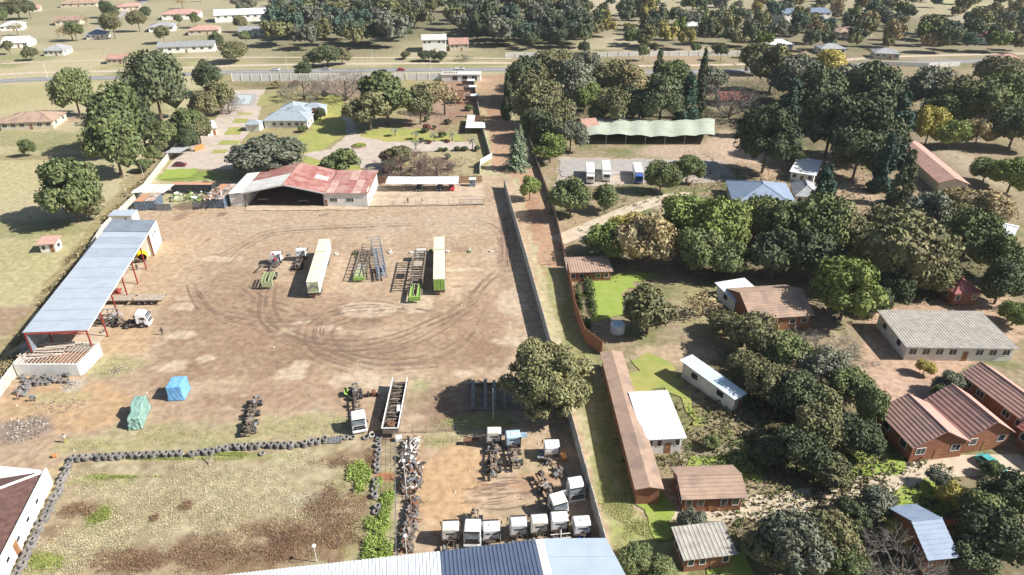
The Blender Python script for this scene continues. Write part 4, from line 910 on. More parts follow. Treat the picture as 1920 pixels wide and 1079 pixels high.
# ---------------------------------------------------------------- brown tiled building at the bottom left
bb = thing('tiled_building', 'building with brown tiled roof and white parapet at the bottom left corner', 'building', P(60, 960))
o = bb.location; z0, zr = 4.2, 6.6
pr0, pr1 = P(84, 878, 3.1), P(-33, 1108, 3.1)           # parapet top line
d = (pr1 - pr0).normalized(); nrm = Vector((-d.y, d.x, 0)); nrm = nrm if nrm.x > 0 else -nrm
q = [pr0 - o, pr1 - o]; n1_ = nrm * .25
mb = MB(); mb.slab([q[0], q[0] + n1_, q[1] + n1_, q[1]] if (q[0].x - q[1].x) * 1 > 0 else [q[1], q[1] + n1_, q[0] + n1_, q[0]], 3.1)
mb.build('parapet', M['white_wall'], bb)
back = -nrm * 16
base = [pr0 - n1_ * 0, pr1, pr1 + back, pr0 + back]
wlm = MB(); wlm.slab([Vector((p.x, p.y, 2.3)) - o for p in ([pr0, pr0 + back, pr1 + back, pr1])], 2.3); wlm.build('wall', M['white_wall'], bb)
e0 = pr0 - o; e0.z = 2.5; e1 = pr1 - o; e1.z = 2.5; f0 = e0 - nrm * 9; f0.z = 5.2; f1 = e1 - nrm * 9; f1.z = 5.2; hp = e0 - nrm * 8.9 + d * 8; hp.z = 5.2
rows = 26
for k in range(rows):                                       # stepped tile courses
    u0, u1 = k / rows, (k + 1) / rows; a, b = e0.lerp(hp, u0), e0.lerp(hp, u1); c, e_ = e1.lerp(f1, u1), e1.lerp(f1, u0); lift = Vector((0, 0, .06))
    MB().add([e_, a, b + Vector((0, 0, -.02)), c, e_ + lift, a + lift, b + lift * .2, c + lift * .2], [(4, 5, 6, 7), (0, 1, 5, 4)]).build('tile_course', M['brown_tile'], bb)
g0 = e0 - nrm * 18
mb = MB(); mb.add([e0 + Vector((0, 0, .03)), g0, hp], [(0, 2, 1)]); mb.build('hip_roof', M['brown_tile'], bb)
MB().tube(e0, hp, .22, 6).build('ridge_cap', M['white_wall'], bb)
MB().slab([p for p in (e0 + Vector((-1.5, .3, .05)), e0 + Vector((-.2, -.1, .05)), g0 + Vector((0, -2, .2)), g0 + Vector((0, 6, .2)))][::-1], .1).build('white_roof', M['sheet_white'], bb)
wd = R(0)
for k in range(5):
    p = pr0.lerp(pr1, .25 + k * .16) + nrm * .26 - o; MB().cb((p.x, p.y, 1.7), (.08, .8, .45), math.atan2(nrm.y, nrm.x)).build('window', M['glass'], bb)
p = pr0.lerp(pr1, .62) + nrm * .28 - o; MB().cb((p.x, p.y, 1.1), (.12, 1.0, 2.1), math.atan2(nrm.y, nrm.x)).build('door', M['wood'], bb)
# ---------------------------------------------------------------- vehicle parts
def wheel_meshes(r=.5, w_=.3):
    t = MB().lathe([(r * .58, -w_ / 2), (r * .92, -w_ / 2), (r, -w_ * .35), (r, w_ * .35), (r * .92, w_ / 2), (r * .58, w_ / 2)], n=16, axis='x', closed=True).mesh('wheel', M['rubber'])
    i = MB().lathe([(0, -w_ * .3), (r * .3, -w_ * .3), (r * .34, -w_ * .42), (r * .6, -w_ * .42), (r * .6, w_ * .42), (r * .34, w_ * .42), (r * .3, w_ * .3), (0, w_ * .3)], n=12, axis='x').mesh('rim', M['rim'])
    return t, i
WM = wheel_meshes(); WC = wheel_meshes(.32, .22)
def wheel(parent, x, y, z=.5, wm=None):
    t, i = wm or WM
    o = bpy.data.objects.new('wheel', t); link(o, parent); o.location = (x, y, z)
    k = bpy.data.objects.new('rim', i); link(k, o); return o
def cab(parent, y=0.0, z=0.0, m=None, deflector=True, rear='slot', door_open=0, hgt=3.0, hatch=True, visor=True, glass_front=True, tilt=0):
    # cab-over truck cab, windscreen towards -y
    m = m or M[random.choice(('cab_white', 'cab_white', 'cab_dusty', 'cab_grey'))]; zz = z
    pr = [(-1.30, .62), (-1.36, 1.35), (-1.28, 1.85), (-1.0, 2.75), (-.75, hgt - .1), (-.2, hgt + (.12 if deflector else 0)), (.85, hgt + (.3 if deflector else .02)), (.98, hgt), (1.0, 1.05), (.55, 1.0), (.42, 1.3), (-.42, 1.3), (-.6, .75), (-.9, .62)]
    pr = [(a + y, b + zz) for a, b in pr]
    cm_ = MB().prism(pr, -1.2, 1.2)
    cm_.v = [(vx * (1 - max(0, vz - zz - 2.3) * .11), vy, vz) for vx, vy, vz in cm_.v]
    c = cm_.build('cab', m, parent, bevel=.15, seg=3)
    if glass_front:
        ws = MB(); a = Vector((0, -1.30 + y, 1.88 + zz)); b = Vector((0, -1.02 + y, 2.74 + zz)); n = Vector((0, -.04, .015))
        ws.add([(-1.06, a.y - .012, a.z), (1.06, a.y - .012, a.z), (1.0, b.y - .012, b.z), (-1.0, b.y - .012, b.z), (-1.06, a.y - .04, a.z + .01), (1.06, a.y - .04, a.z + .01), (1.0, b.y - .04, b.z), (-1.0, b.y - .04, b.z)], [(3, 2, 1, 0), (4, 5, 6, 7), (0, 1, 5, 4), (1, 2, 6, 5), (2, 3, 7, 6), (3, 0, 4, 7)])
        ws.build('windscreen', M['windshield'], c)
    MB().box(-1.0, y - 1.40, 1.0 + zz, 1.0, y - 1.34, 1.3 + zz).box(-.9, y - 1.41, 1.42 + zz, .9, y - 1.33, 1.72 + zz).build('grille', M['black'], c)
    MB().box(-1.22, y - 1.46, .38 + zz, 1.22, y - 1.15, .78 + zz).build('bumper', m if random.random() < .6 else M['steel_grey'], parent, bevel=.05)
    for sx in (-1, 1):
        MB().cb((sx * .92, y - 1.47, .62 + zz), (.36, .04, .2)).build('headlight', M['lamp'], parent)
        x0, x1 = sorted((sx * 1.205, sx * 1.22)); dmb = MB()
        if door_open == sx:
            d = thing_part('door', parent); dmb.cb((sx * 1.75, y - .62, 1.75 + zz), (1.1, .08, .9)); dd = dmb.build('door', m, parent)
            MB().cb((sx * 1.75, y - .64, 2.35 + zz), (1.1, .06, .1)).cb((sx * 1.22, y - .64, 2.1 + zz), (.08, .06, .5)).cb((sx * 2.27, y - .64, 2.1 + zz), (.08, .06, .5)).build('frame', m, dd)
        else:
            dmb.box(x0, y - .92, 1.33 + zz, x1, y + .18, 2.62 + zz); dd = dmb.build('door', m, parent)
            x0, x1 = sorted((sx * 1.215, sx * 1.23)); MB().box(x0, y - .84, 1.95 + zz, x1, y + .08, 2.52 + zz).build('side_window', M['glass'], dd)
            MB().cb((sx * 1.23, y + .05, 1.7 + zz), (.04, .2, .05)).build('handle', M['black'], dd)
        MB().cb((sx * 1.42, y - 1.12, 2.2 + zz), (.14, .1, .6)).tube((sx * 1.2, y - 1.0, 2.5 + zz), (sx * 1.42, y - 1.1, 2.45 + zz), .025, 4).build('mirror', M['black'], parent)
    if rear == 'slot': MB().box(-.55, y + .97, 2.3 + zz, .55, y + 1.02, 2.52 + zz).build('rear_window', M['glass'], c)
    if rear == 'two':
        for sx in (-1, 1): MB().box(sx * .45 - .3, y + .97, 2.3 + zz, sx * .45 + .3, y + 1.02, 2.52 + zz).build('rear_window', M['glass'], c)
    MB().tube((-1.05, y + 1.12, .9 + zz), (-1.05, y + 1.12, 2.7 + zz), .11, 6).cb((-1.05, y + 1.12, 2.8 + zz), (.3, .2, .35)).build('air_intake', M['black'], parent)
    MB().box(-.95, y + 1.0, .75 + zz, .95, y + 1.06, 1.5 + zz).box(-.2, y + 1.0, 1.5 + zz, .2, y + 1.03, 1.9 + zz).build('rear_lower_panel', M['chassis'], parent)
    MB().box(-1.05, y - 1.13, 2.72 + zz, 1.05, y - .98, 2.84 + zz).build('sun_visor', M['black'], parent)
    if hatch: MB().cb((0, y + .05, hgt + (.19 if deflector else .06) + zz), (.6, .45, .07)).build('roof_hatch', M['white_paint'], c)
    return c
def thing_part(n, p): return None
def chassis(parent, y0, y1, axles, m=None, junk=0, seed=0, wheels=True, tanks=True, z=.85, w_=.42, fifth=False):
    m = m or M['chassis']; rnd = random.Random(seed)
    for sx in (-1, 1): MB().box(sx * w_ - .06, y0, z, sx * w_ + .06, y1, z + .26).build('rail', m, parent)
    n = max(3, int((y1 - y0) / 1.2)); cm = MB().box(-w_, -.07, z + .03, w_, .07, z + .2).mesh('crossmember', m)
    for k in range(n): o = bpy.data.objects.new('crossmember', cm); link(o, parent); o.location = (0, y0 + .1 + (y1 - y0 - .2) * k / (n - 1), 0)
    for ya in axles:
        MB().tube((-1, ya, .5), (1, ya, .5), .09, 6).cb((0, ya, .52), (.4, .4, .36)).build('axle', m, parent)
        if wheels:
            for sx in (-1, 1):
                wheel(parent, sx * 1.02, ya)
                if ya > 1.2: wheel(parent, sx * .72, ya)
    if tanks:
        for sx in (-1, 1): MB().lathe([(0, -.5), (.3, -.5), (.3, .5), (0, .5)], (sx * .85, min(y1 - 1, 2.0), .75), 10, 'y').build('fuel_tank', M['steel_grey'] if sx > 0 else m, parent)
    if fifth: MB().cb((0, (axles[-1] if axles else 3) - .3, z + .36), (.95, .9, .12)).build('fifth_wheel', M['steel_brown'], parent)
    jm = [M['chassis'], M['steel_grey'], M['chassis'], M['steel_brown']]
    for k in range(junk):
        yy = y0 + (y1 - y0) * (k + .5) / junk; b = MB(); xx = rnd.uniform(-.35, .35)
        if k % 3 == 0: b.cb((xx, yy, z + .5), (rnd.uniform(.5, .9), rnd.uniform(.6, 1.0), rnd.uniform(.4, .7)), rnd.uniform(-.4, .4)).lathe([(0, 0), (.22, 0), (.22, .3), (0, .3)], (xx, yy, z + .8), 8).build('engine_block', jm[k % 4], parent, bevel=.06, seg=1)
        elif k % 3 == 1: b.tube((xx - .7, yy, z + .4), (xx + .6, yy + rnd.uniform(-.6, .6), z + .5), .08).tube((xx, yy - .6, z + .35), (xx + .2, yy + .6, z + .6), .06).build('pipe', jm[(k + 1) % 4], parent)
        else: b.cb((xx + .4, yy, z + .35), (.5, .35, .3), rnd.uniform(-1, 1)).cb((xx - .3, yy + .1, z + .4), (.4, .5, .35), rnd.uniform(-1, 1)).build('gearbox', jm[(k + 2) % 4], parent, bevel=.04, seg=1)
def truck(label, loc, rz, y1=5.2, axles=(0, 3.2, 4.5), junk=3, seed=0, name='truck', cat='truck', group=None, cabkw=None, chm=None, fifth=True, rail=True):
    t = thing(name, label, cat, loc, rz, group); random.seed(seed)
    cab(t, **(cabkw or {}))
    if rail: chassis(t, -.9, y1, axles, chm, junk, seed, fifth=fifth)
    return t
PI = math.pi
def TP(px, py, z, rx, ry, rz_=1.0):
    a = P(px, py, z); b = P(rx, ry, rz_); return math.atan2(b.y - a.y, b.x - a.x) - PI / 2
def Z4(px, py, z, dy=0): p = P(px, py, z); return Vector((p.x, p.y + dy, 0))

# row of three groups in the middle of the yard -----------------------------------------
t = truck('white cab truck with lime green loading ramps at its rear, leftmost in the parked row', Z4(516, 473, 3.0), TP(516, 473, 3, 503, 530, 1), 12.5, (0, 6.8, 8.2), 7, 3, cabkw=dict(deflector=False, hatch=False), fifth=False)
for sx in (-1, 1):
    fr = MB(); fr.box(sx * .75 - .42, 8.8, 2.0, sx * .75 - .34, 13.3, 2.3).box(sx * .75 + .34, 8.8, 2.0, sx * .75 + .42, 13.3, 2.3); fo = fr.build('ramp', M['lime_dull'], t)
    for k in range(9): MB().box(sx * .75 - .34, 8.95 + k * .48, 2.08, sx * .75 + .34, 9.12 + k * .48, 2.2).build('rung', M['lime_dull'], fo)
MB().box(-1.2, 12.6, .7, 1.2, 13.3, 1.9).box(-1.2, 8.7, 1.0, 1.2, 8.9, 1.9).build('rear_frame', M['lime_dull'], t)
cr = MB(); cr.tube((0, 2.0, 1.2), (0, 2.0, 3.2), .22).tube((0, 2.0, 3.1), (.5, 5.8, 3.7), .16).tube((.5, 5.8, 3.6), (.3, 4.0, 2.2), .1).cb((0, 2.0, 1.5), (1.8, 1.0, .8)); cr.build('crane', M['steel_grey'], t)
MB().cb((.3, 1.6, 3.3), (.5, .4, .3)).cb((-.4, 2.6, 2.4), (.5, .9, .3)).build('crane_cover', M['car_red'], t)
truck('white cab truck without trailer behind the long cream roofed trailer', Z4(563, 466, 3.1), TP(563, 466, 3, 556, 503), 6.4, (0, 3.9, 5.2), 3, 4, cabkw=dict(rear='two'))

def box_trailer(label, near, far, zt, seed, side_m, green_front=True):
    a = P(*near, zt); b = P(*far, zt); a.z = b.z = 0; d = b - a; Lt = d.length; t = thing('link_trailer', label, 'trailer', a, math.atan2(d.y, d.x) - PI / 2)
    L1 = Lt * .67; gap = .35
    for (y0_, y1_) in ((0, L1 - gap / 2), (L1 + gap / 2, Lt)):
        bd = MB().box(-1.28, y0_, 1.3, 1.28, y1_, zt - .06).build('box_body', side_m, t, bevel=.03, seg=1)
        n = max(2, int((y1_ - y0_) / 3)); 
        for k in range(n): 
            u0, u1 = y0_ + (y1_ - y0_) * k / n, y0_ + (y1_ - y0_) * (k + .996) / n; MB().box(-1.3, u0, zt - .055, 1.3, u1, zt + (.012 if k % 2 else 0)).build('roof_panel', M['cream_roof'], t)
        for sx in (-1, 1):
            x0, x1 = sorted((sx * 1.285, sx * 1.31)); MB().box(x0, y0_ + .05, 1.12, x1, y1_ - .05, 1.34).build('side_rail', M['steel_grey'], t)
            xm0, xm1 = sorted((sx * 1.29, sx * 1.305))
            for k in range(int((y1_ - y0_) / .9)): MB().box(xm0, y0_ + .5 + k * .9, 1.36, xm1, y0_ + .53 + k * .9, zt - .12).build('curtain_strap', M['steel_grey'], t)
        MB().box(-.45, y0_ + .3, .85, -.33, y1_ - .1, 1.28).box(.33, y0_ + .3, .85, .45, y1_ - .1, 1.28).build('chassis_rail', M['chassis'], t)
    MB().box(-1.2, L1 - gap / 2 + .02, 1.4, 1.2, L1 + gap / 2 - .02, zt - .3).build('gap_cover', M['lime'], t)
    MB().box(-1.31, L1 - gap / 2 - .1, zt - .06, 1.31, L1 + gap / 2 + .1, zt + .03).build('green_band', M['lime_dull'], t)
    for ya in (2.0, 3.3, Lt - 5.4, Lt - 4.1, L1 + 1.0, L1 + 2.2):
        for sx in (-1, 1): wheel(t, sx * 1.05, ya)
    dr = MB().box(-1.22, -.04, 1.4, 1.22, -.005, zt - .15).build('rear_door', M['lime'] if not green_front else M['lime_dull'], t)
    if green_front:
        MB().add([(-1.2, -.06, 2.5), (-.1, -.06, 3.6), (1.1, -.06, 2.9), (1.1, -.06, 2.2), (.2, -.06, 3.0), (-1.2, -.06, 2.0)], [(0, 5, 4, 1), (1, 4, 3, 2)]).build('swoosh', M['steel_grey'], dr)
        MB().add([(-1.2, -.06, 3.0), (-.5, -.06, 3.8), (-1.2, -.06, 3.9)], [(0, 1, 2)]).build('swoosh', M['white_paint'], dr)
        MB().box(.3, -.065, 1.6, 1.0, -.05, 1.75).box(-.9, -.065, 1.55, .2, -.05, 1.65).build('print', M['white_paint'], dr)
    else:
        for x in (-.4, .4): MB().tube((x, -.07, 1.45), (x, -.07, zt - .2), .03, 5).build('lock_bar', M['lime_dull'], dr)
    MB().box(-1.1, .05, .55, 1.1, .2, .7).build('bumper_bar', M['rust'], t)
box_trailer('long cream roofed double trailer with white sides and green grey printed rear, left one', (585.1, 528.4), (608.4, 448.5), 4.25, 1, M['cab_white'])
box_trailer('long cream roofed double trailer with plain green rear door, rightmost in the parked row', (823.3, 523), (823.3, 444.4), 4.25, 2, M['white_paint'], False)

def carrier(label, near, far, m, zt, seed, green=False, loads=True, w_=1.2, cat='trailer', deck=1.1, solid=False):
    a = P(*near); b = P(*far); d = b - a; Lt = d.length; t = thing('carrier_frame', label, cat, a, math.atan2(d.y, d.x) - PI / 2); rnd = random.Random(seed)
    for sx in (-1, 1):
        MB().box(sx * w_ - .08, 0, deck - .2, sx * w_ + .08, Lt, deck).build('side_beam', m, t)
        MB().box(sx * w_ - .06, .3, zt - .14, sx * w_ + .06, Lt - .2, zt).build('top_rail', m, t)
    n = int(Lt / 1.7); rail = MB().box(-w_, -.12, 0, w_, .12, .08).mesh('deck_slat', m)
    for k in range(n + 1):
        y = .15 + (Lt - .5) * k / n
        for sx in (-1, 1):
            MB().box(sx * w_ - .06, y - .06, deck, sx * w_ + .06, y + .06, zt - .14).build('upright', m, t)
            if k < n: MB().tube((sx * w_, y, deck if k % 2 else zt - .1), (sx * w_, y + (Lt - .5) / n, zt - .1 if k % 2 else deck), .045, 5).build('brace', m, t)
        o = bpy.data.objects.new('top_slat', rail); link(o, t); o.location = (0, y, zt - .12)
    for k in range(int(Lt / .9)): o = bpy.data.objects.new('deck_slat', rail); link(o, t); o.location = (0, .3 + k * .9, deck - .1)
    if solid: MB().box(-w_ + .1, .4, deck - .06, w_ - .1, Lt * .45, deck + .02).build('deck_plate', M['concrete'], t)
    if green: MB().box(-w_ - .1, -.25, .5, w_ + .1, .1, deck + .15).build('rear_panel', M['lime'], t)
    for ya in (Lt * .3, Lt * .3 + 1.3):
        for sx in (-1, 1): wheel(t, sx * (w_ - .2), ya)
    return t, Lt
t, Lt = carrier('tubular car carrier trailer with dull green rear panel, left of two bare frames', (674, 529), (690, 472), M['steel_brown'], 2.3, 11, True, solid=True)
MB().box(-1.2, .2, 1.12, 1.2, 4.0, 1.2).build('tail_deck', M['lime_dull'], t)
t, Lt = carrier('grey raised ladder frame trailer, right of two bare frames', (717, 529), (706, 470), M['shed_roof_dark'], 4.0, 12, False, w_=1.05)
for sx in (-1, 1): MB().cb((sx * .5, 3, 1.4), (.35, 5, .3)).build('ramp', M['slate_blue'], t)
# truck with car carrier body
t = truck('truck with large car carrier frame and lime green lower deck beside the right trailer', Z4(789, 468, 3.0), TP(789, 468, 3, 779, 552), 6.5, (0, 4.3, 5.6), 0, 5, cabkw=dict(deflector=False))
W2 = 1.45
for sx in (-1, 1):
    MB().box(sx * W2 - .08, 1.6, 3.6, sx * W2 + .08, 16.5, 3.85).build('top_rail', M['steel_brown'], t); MB().box(sx * W2 - .08, 1.6, 1.1, sx * W2 + .08, 19.5, 1.35).build('side_beam', M['steel_brown'], t)
    for k in range(7): MB().box(sx * W2 - .07, 1.8 + k * 2.3, 1.35, sx * W2 + .07, 1.95 + k * 2.3, 3.6).build('upright', M['steel_brown'], t)
    for k in range(6): MB().tube((sx * W2, 1.9 + k * 2.3, 3.6), (sx * W2, 4.1 + k * 2.3, 1.35), .05, 5).build('brace', M['steel_brown'], t)
    MB().box(sx * .8 - .38, 14.8, 1.35, sx * .8 + .38, 20.8, 1.45).build('ramp', M['lime'], t); MB().box(sx * .8 - .42, 14.8, 1.45, sx * .8 - .34, 20.8, 1.7).box(sx * .8 + .34, 14.8, 1.45, sx * .8 + .42, 20.8, 1.7).build('ramp_edge', M['lime_dull'], t)
for k in range(13): MB().box(-W2 + .1, 1.8 + k * 1.15, 3.55, W2 - .1, 2.15 + k * 1.15, 3.65).build('deck_slat', M['timber_grey'] if k % 2 else M['steel_brown'], t)
for k in range(8): MB().box(-W2 + .1, 2 + k * 2.0, 1.1, W2 - .1, 2.5 + k * 2.0, 1.22).build('deck_slat', M['steel_brown'], t)
MB().box(-1.0, 7.6, 3.68, 1.0, 10.2, 3.74).build('deck_plate', M['timber_grey'], t)
MB().box(-1.25, 20.3, .6, 1.25, 20.9, 1.6).build('rear_panel', M['lime'], t)
for ya in (12.5, 13.8, 15.1):
    for sx in (-1, 1): wheel(t, sx * 1.05, ya)

# shed: low flatbed, white tractor, wrecks, mixer drum
a, b = P(305, 572), P(222, 573); t = thing('flatbed_trailer', 'long low flatbed trailer standing crosswise under the shed edge', 'trailer', b, frame_rot(b, a))
Lt = (a - b).length
MB().box(0, -.1, .9, Lt, .1, 1.2).box(0, 2.3, .9, Lt, 2.5, 1.2).build('side_beam', M['chassis'], t)
for k in range(int(Lt / .6)): MB().box(k * .6 - 6, -.12, 1.2, k * .6 - 5.42, 2.52, 1.27 + (k % 3) * .012).build('deck_board', M['timber_grey'], t)
for k in range(10): MB().box(Lt - 6 + k * .6, -.12, 1.2, Lt - 5.42 + k * .6, 2.52, 1.27 + (k % 3) * .012).build('deck_board', M['timber_grey'], t)
for x in (Lt - 5.0, Lt - 3.6, Lt - 2.2):
    for y in (.1, 2.3):
        o = wheel(t, x, y, .5); o.rotation_euler = (0, 0, PI / 2)
truck('white sleeper cab tractor parked just outside the open side of the shed', Z4(265, 590, 2.6), PI / 2 + .12, 5.2, (0, 3.0), 4, 21, cabkw=dict(deflector=True, hgt=3.1))
t = thing('wrecked_carrier', 'stripped black carrier chassis with bent beams half under the shed roof', 'trailer', P(232, 607), PI / 2 + .1)
chassis(t, 0, 11, (.8, 2.2), junk=9, seed=31, tanks=False)
for k in range(6): MB().tube((-1.2, 2 + k * 1.5, 1.8), (1.3, 1 + k * 1.8, 2.2 + (k % 2) * .5), .08).tube((1.2, 1 + k * 1.7, 1.2), (.6, 3 + k * 1.5, 2.4), .06).build('bent_beam', M['steel_brown'] if k % 2 else M['slate_blue'], t)
for sx in (-1, 1):
    MB().box(sx * 1.2 - .07, 1, 2.9, sx * 1.2 + .07, 11, 3.05).box(sx * 1.2 - .07, 1, 1.2, sx * 1.2 + .07, 11, 1.35).build('side_frame', M['slate_blue'] if sx > 0 else M['chassis'], t)
    for k in range(6): MB().box(sx * 1.2 - .06, 1 + k * 1.95, 1.3, sx * 1.2 + .06, 1.14 + k * 1.95, 2.9).build('upright', M['chassis'], t)
for k in range(5): MB().box(-1.2, 1.3 + k * 2.2, 2.95, 1.2, 1.6 + k * 2.2, 3.03).build('cross_slat', M['steel_brown'], t)
MB().cb((.6, .4, 1.6), (1.2, .8, 1.0), .3).build('gear_case', M['timber_grey'], t, bevel=.08, seg=1)
t = thing('mixer_drum', 'yellow concrete mixer drum lying open end out under the shed', 'drum', P(268, 490), R(35))
MB().lathe([(1.0, -1.3), (1.35, -.3), (1.35, .6), (1.0, 1.3), (.5, 1.6)], (0, 0, 1.5), 20, 'y').build('drum', M['yellow'], t, smooth=True)
MB().lathe([(.98, -1.28), (1.3, -.3), (1.3, .6), (.9, 1.2), (0, 1.3)], (0, 0, 1.5), 20, 'y').build('lining', M['rust'], t, smooth=True)
MB().box(-1, -1, 0, 1, -.7, .35).box(-1, .7, 0, 1, 1.0, .5).build('cradle', M['steel_brown'], t)
def scrap(name, label, x0, y0, x1, y1, n, h, seed, mats, cat='scrap', big=1.0, lift=0):
    # heap of scrap in a world rectangle
    mb = MB(); rnd = random.Random(seed)
    for k in range(n):
        x, y = rnd.uniform(x0, x1), rnd.uniform(y0, y1); z = rnd.uniform(.05, h) + lift; mb.mi = rnd.randrange(len(mats)); q = rnd.random(); s_ = big * rnd.uniform(.6, 1.3)
        if q < .35: mb.cb((x, y, z), (rnd.uniform(.2, .7) * s_, rnd.uniform(.2, .6) * s_, rnd.uniform(.1, .45) * s_), rnd.uniform(0, 3), rnd.uniform(-.6, .6), rnd.uniform(-.6, .6))
        elif q < .62:
            d = Vector((rnd.uniform(-1, 1), rnd.uniform(-1, 1), rnd.uniform(-.25, .3))).normalized() * rnd.uniform(.4, 1.1) * s_; c = Vector((x, y, z)); mb.tube(c - d, c + d, rnd.uniform(.03, .09), 5)
        elif q < .85: mb.lathe([(0, 0), (.25 * s_, 0), (.28 * s_, .15), (.1, .3), (0, .3)], (x, y, z), 8, rnd.choice('xyz'))
        else: mb.cb((x, y, z), (.9 * s_, .7 * s_, .03), rnd.uniform(0, 3), rnd.uniform(-.5, .5), rnd.uniform(-.5, .5))
    o = mb.build(name, mats); tag(o, label, cat, None, 'stuff'); return o
DK = [M['chassis'], M['steel_brown'], M['rust'], M['steel_grey']]; LT = [M['steel_grey'], M['sheet_tan'], M['white_paint'], M['sheet_blue'], M['steel_brown']]
def sr(px0, py0, px1, py1): a = P(px0, py1); b = P(px1, py0); c = P(px0, py0); return min(a.x, c.x) if False else a.x, a.y, P(px1, (py0 + py1) / 2).x, c.y
x0, y0_, x1, y1_ = sr(752, 826, 782, 870); scrap('scrap_heap', 'heap of crumpled light coloured sheet scrap at the top of the parts enclosure', x0, y0_, x1, y1_, 170, 1.0, 41, LT + DK[:1])
x0, y0_, x1, y1_ = sr(752, 872, 790, 928); scrap('scrap_heap', 'heap of tangled pipes and axles below the pale sheet scrap by the wire fence', x0, y0_, x1, y1_, 240, 1.1, 42, DK + LT[:2])
x0, y0_, x1, y1_ = sr(754, 940, 778, 1035); scrap('scrap_heap', 'long dark row of engines and gearboxes beside the wire fence', x0, y0_, x1, y1_, 420, .9, 43, DK, big=1.1)
p0, p1 = P(205, 562), P(232, 548); scrap('scrap_heap', 'red and black machine scrap beneath the shed roof edge', p0.x, p0.y, p1.x, p1.y, 70, 1.2, 44, [M['red_steel'], M['chassis'], M['steel_brown'], M['car_red']])
p0, p1 = P(268, 470), P(272, 452); scrap('scrap_heap', 'stacked bits and frames beside the site office under the shed', -96, 146, -91, 151, 60, 1.6, 45, LT + DK)
for i, (cx, cy, w2, d2, lab, sd) in enumerate(((398, 366, 2.2, 4.5, 'rusty parts and engines piled on the left long container roof', 46), (415, 366, 1.6, 4.0, 'scrap metal piled on the right long container roof', 47))):
    p = P(cx, cy, 2.9); scrap('roof_scrap', lab, p.x - w2 / 2, p.y - d2, p.x + w2 / 2, p.y + d2, 70, .5, sd, DK + [M['sheet_tan'], M['white_paint']], lift=2.9)
p = P(345, 372); scrap('scrap_heap', 'green and white body panels lying in the court between the containers', p.x - 4, p.y - 3, p.x + 6, p.y + 3, 80, .9, 48, [M['lime'], M['white_paint'], M['chassis'], M['lime_dull']], big=1.5)
scrap('roof_scrap', 'small parts on top of the long dark container', P(385, 345, 2.9).x - 1, P(385, 340, 2.9).y - 1.0, P(385, 345, 2.9).x + 1.5, P(385, 340, 2.9).y, 18, .3, 49, [M['chassis'], M['lime_dull']], lift=2.95)
p = P(1025, 895); scrap('scrap_heap', 'tangle of black springs left of the tilted white cab', P(1040, 885).x, P(1050, 895).y, P(1056, 885).x, P(1050, 880).y, 26, .6, 50, DK)
p = P(1000, 867); scrap('scrap_heap', 'dark engine lump below the boxy white cab by the right wall', P(1020, 868).x, P(1020, 872).y, P(1034, 868).x, P(1034, 862).y, 24, .8, 51, DK)
p = P(880, 790)
# covered loads
def tarp(name, label, px, py, rz, L_, W_, H_, m, seed, shape=None):
    t = thing(name, label, 'tarpaulin', P(px, py), rz); bm = bmesh.new(); nx, ny, nz = 14, 14, 12
    bmesh.ops.create_cube(bm, size=1); bmesh.ops.subdivide_edges(bm, edges=bm.edges, cuts=15, use_grid_fill=True)
    for v in bm.verts:
        x, y, z = v.co.x * 2, v.co.y * 2, v.co.z + .5
        prof = shape(y) if shape else 1.0
        fl = 1 + .10 * (1 - z) ** 2
        n = mnoise.noise(Vector((x * 2.2 + seed, y * 2.2, z * 3))) * (.03 if shape is None else .1); n2 = math.sin((x * y * 7 + x * 9 + seed) * 1.0) * .02 * (1 - z)
        fold = abs(math.sin(x * 6 + z * 5 + seed)) * .05 * (1 - z)
        v.co = Vector((x * W_ / 2 * (fl + n + n2), y * L_ / 2 * (fl + n + fold), max(0, z * H_ * prof * (1 + n * .5) - (.12 if abs(x) > .95 or abs(y) > .95 else 0) * z)))
    me = bpy.data.meshes.new('cover'); bm.to_mesh(me); bm.free(); me.materials.append(m)
    me.polygons.foreach_set('use_smooth', [True] * len(me.polygons)); o = bpy.data.objects.new('cover', me); link(o, t)
    rp = MB()
    for q in (.35, .7):
        pass
    for k in range(3): y = -L_ / 2 + L_ * (k + .7) / 4; rp.tube((-W_ / 2 * 1.1, y, .05), (W_ / 2 * 1.1, y, .05), .03, 4)
    rp.build('rope', M['timber_grey'], t); return t
tarp('covered_load', 'tall square load wrapped in a bright blue tarpaulin', 337, 740, .09, 3.2, 2.6, 2.9, M['tarp_blue'], 1)
tarp('covered_load', 'stepped load wrapped in a faded green tarpaulin', 263, 785, .2, 5.2, 2.0, 2.9, M['tarp_green'], 2, lambda y: .72 if y < -.2 else (1.0 if y > .1 else .72 + .28 * (y + .2) / .3))
# chassis in the open yard
t = thing('bare_chassis', 'stripped black truck chassis standing alone in front of the tyre line', 'chassis', P(466, 821), TP(466, 821, 0, 479, 764, 0)); chassis(t, 0, 9.6, (1.0, 3.2, 5.6, 8.4), junk=12, seed=61)
MB().cb((0, .1, .8), (2.2, .2, .3)).build('bumper', M['steel_brown'], t)
truck('dirty white cab facing the tyre line with its engine and chassis exposed behind', Z4(671, 778, 3.0), TP(671, 778, 3, 664, 716), 11.5, (0, 8.2, 9.6), 12, 62, cabkw=dict(deflector=True))
t = thing('green_bonnet', 'lime green body panel leaning on the exposed chassis', 'panel', P(650, 742), .3); MB().cb((0, 0, .7), (.9, 1.4, .1), 0, 0, .6).cb((.3, .2, 1.0), (.5, 1.2, .1), 0, 0, 1.1).build('panel', M['lime'], t, bevel=.03, seg=1)
t = thing('small_engine', 'small rusty axle unit between the cab and the tipper frame', 'engine', P(701, 741), .1)
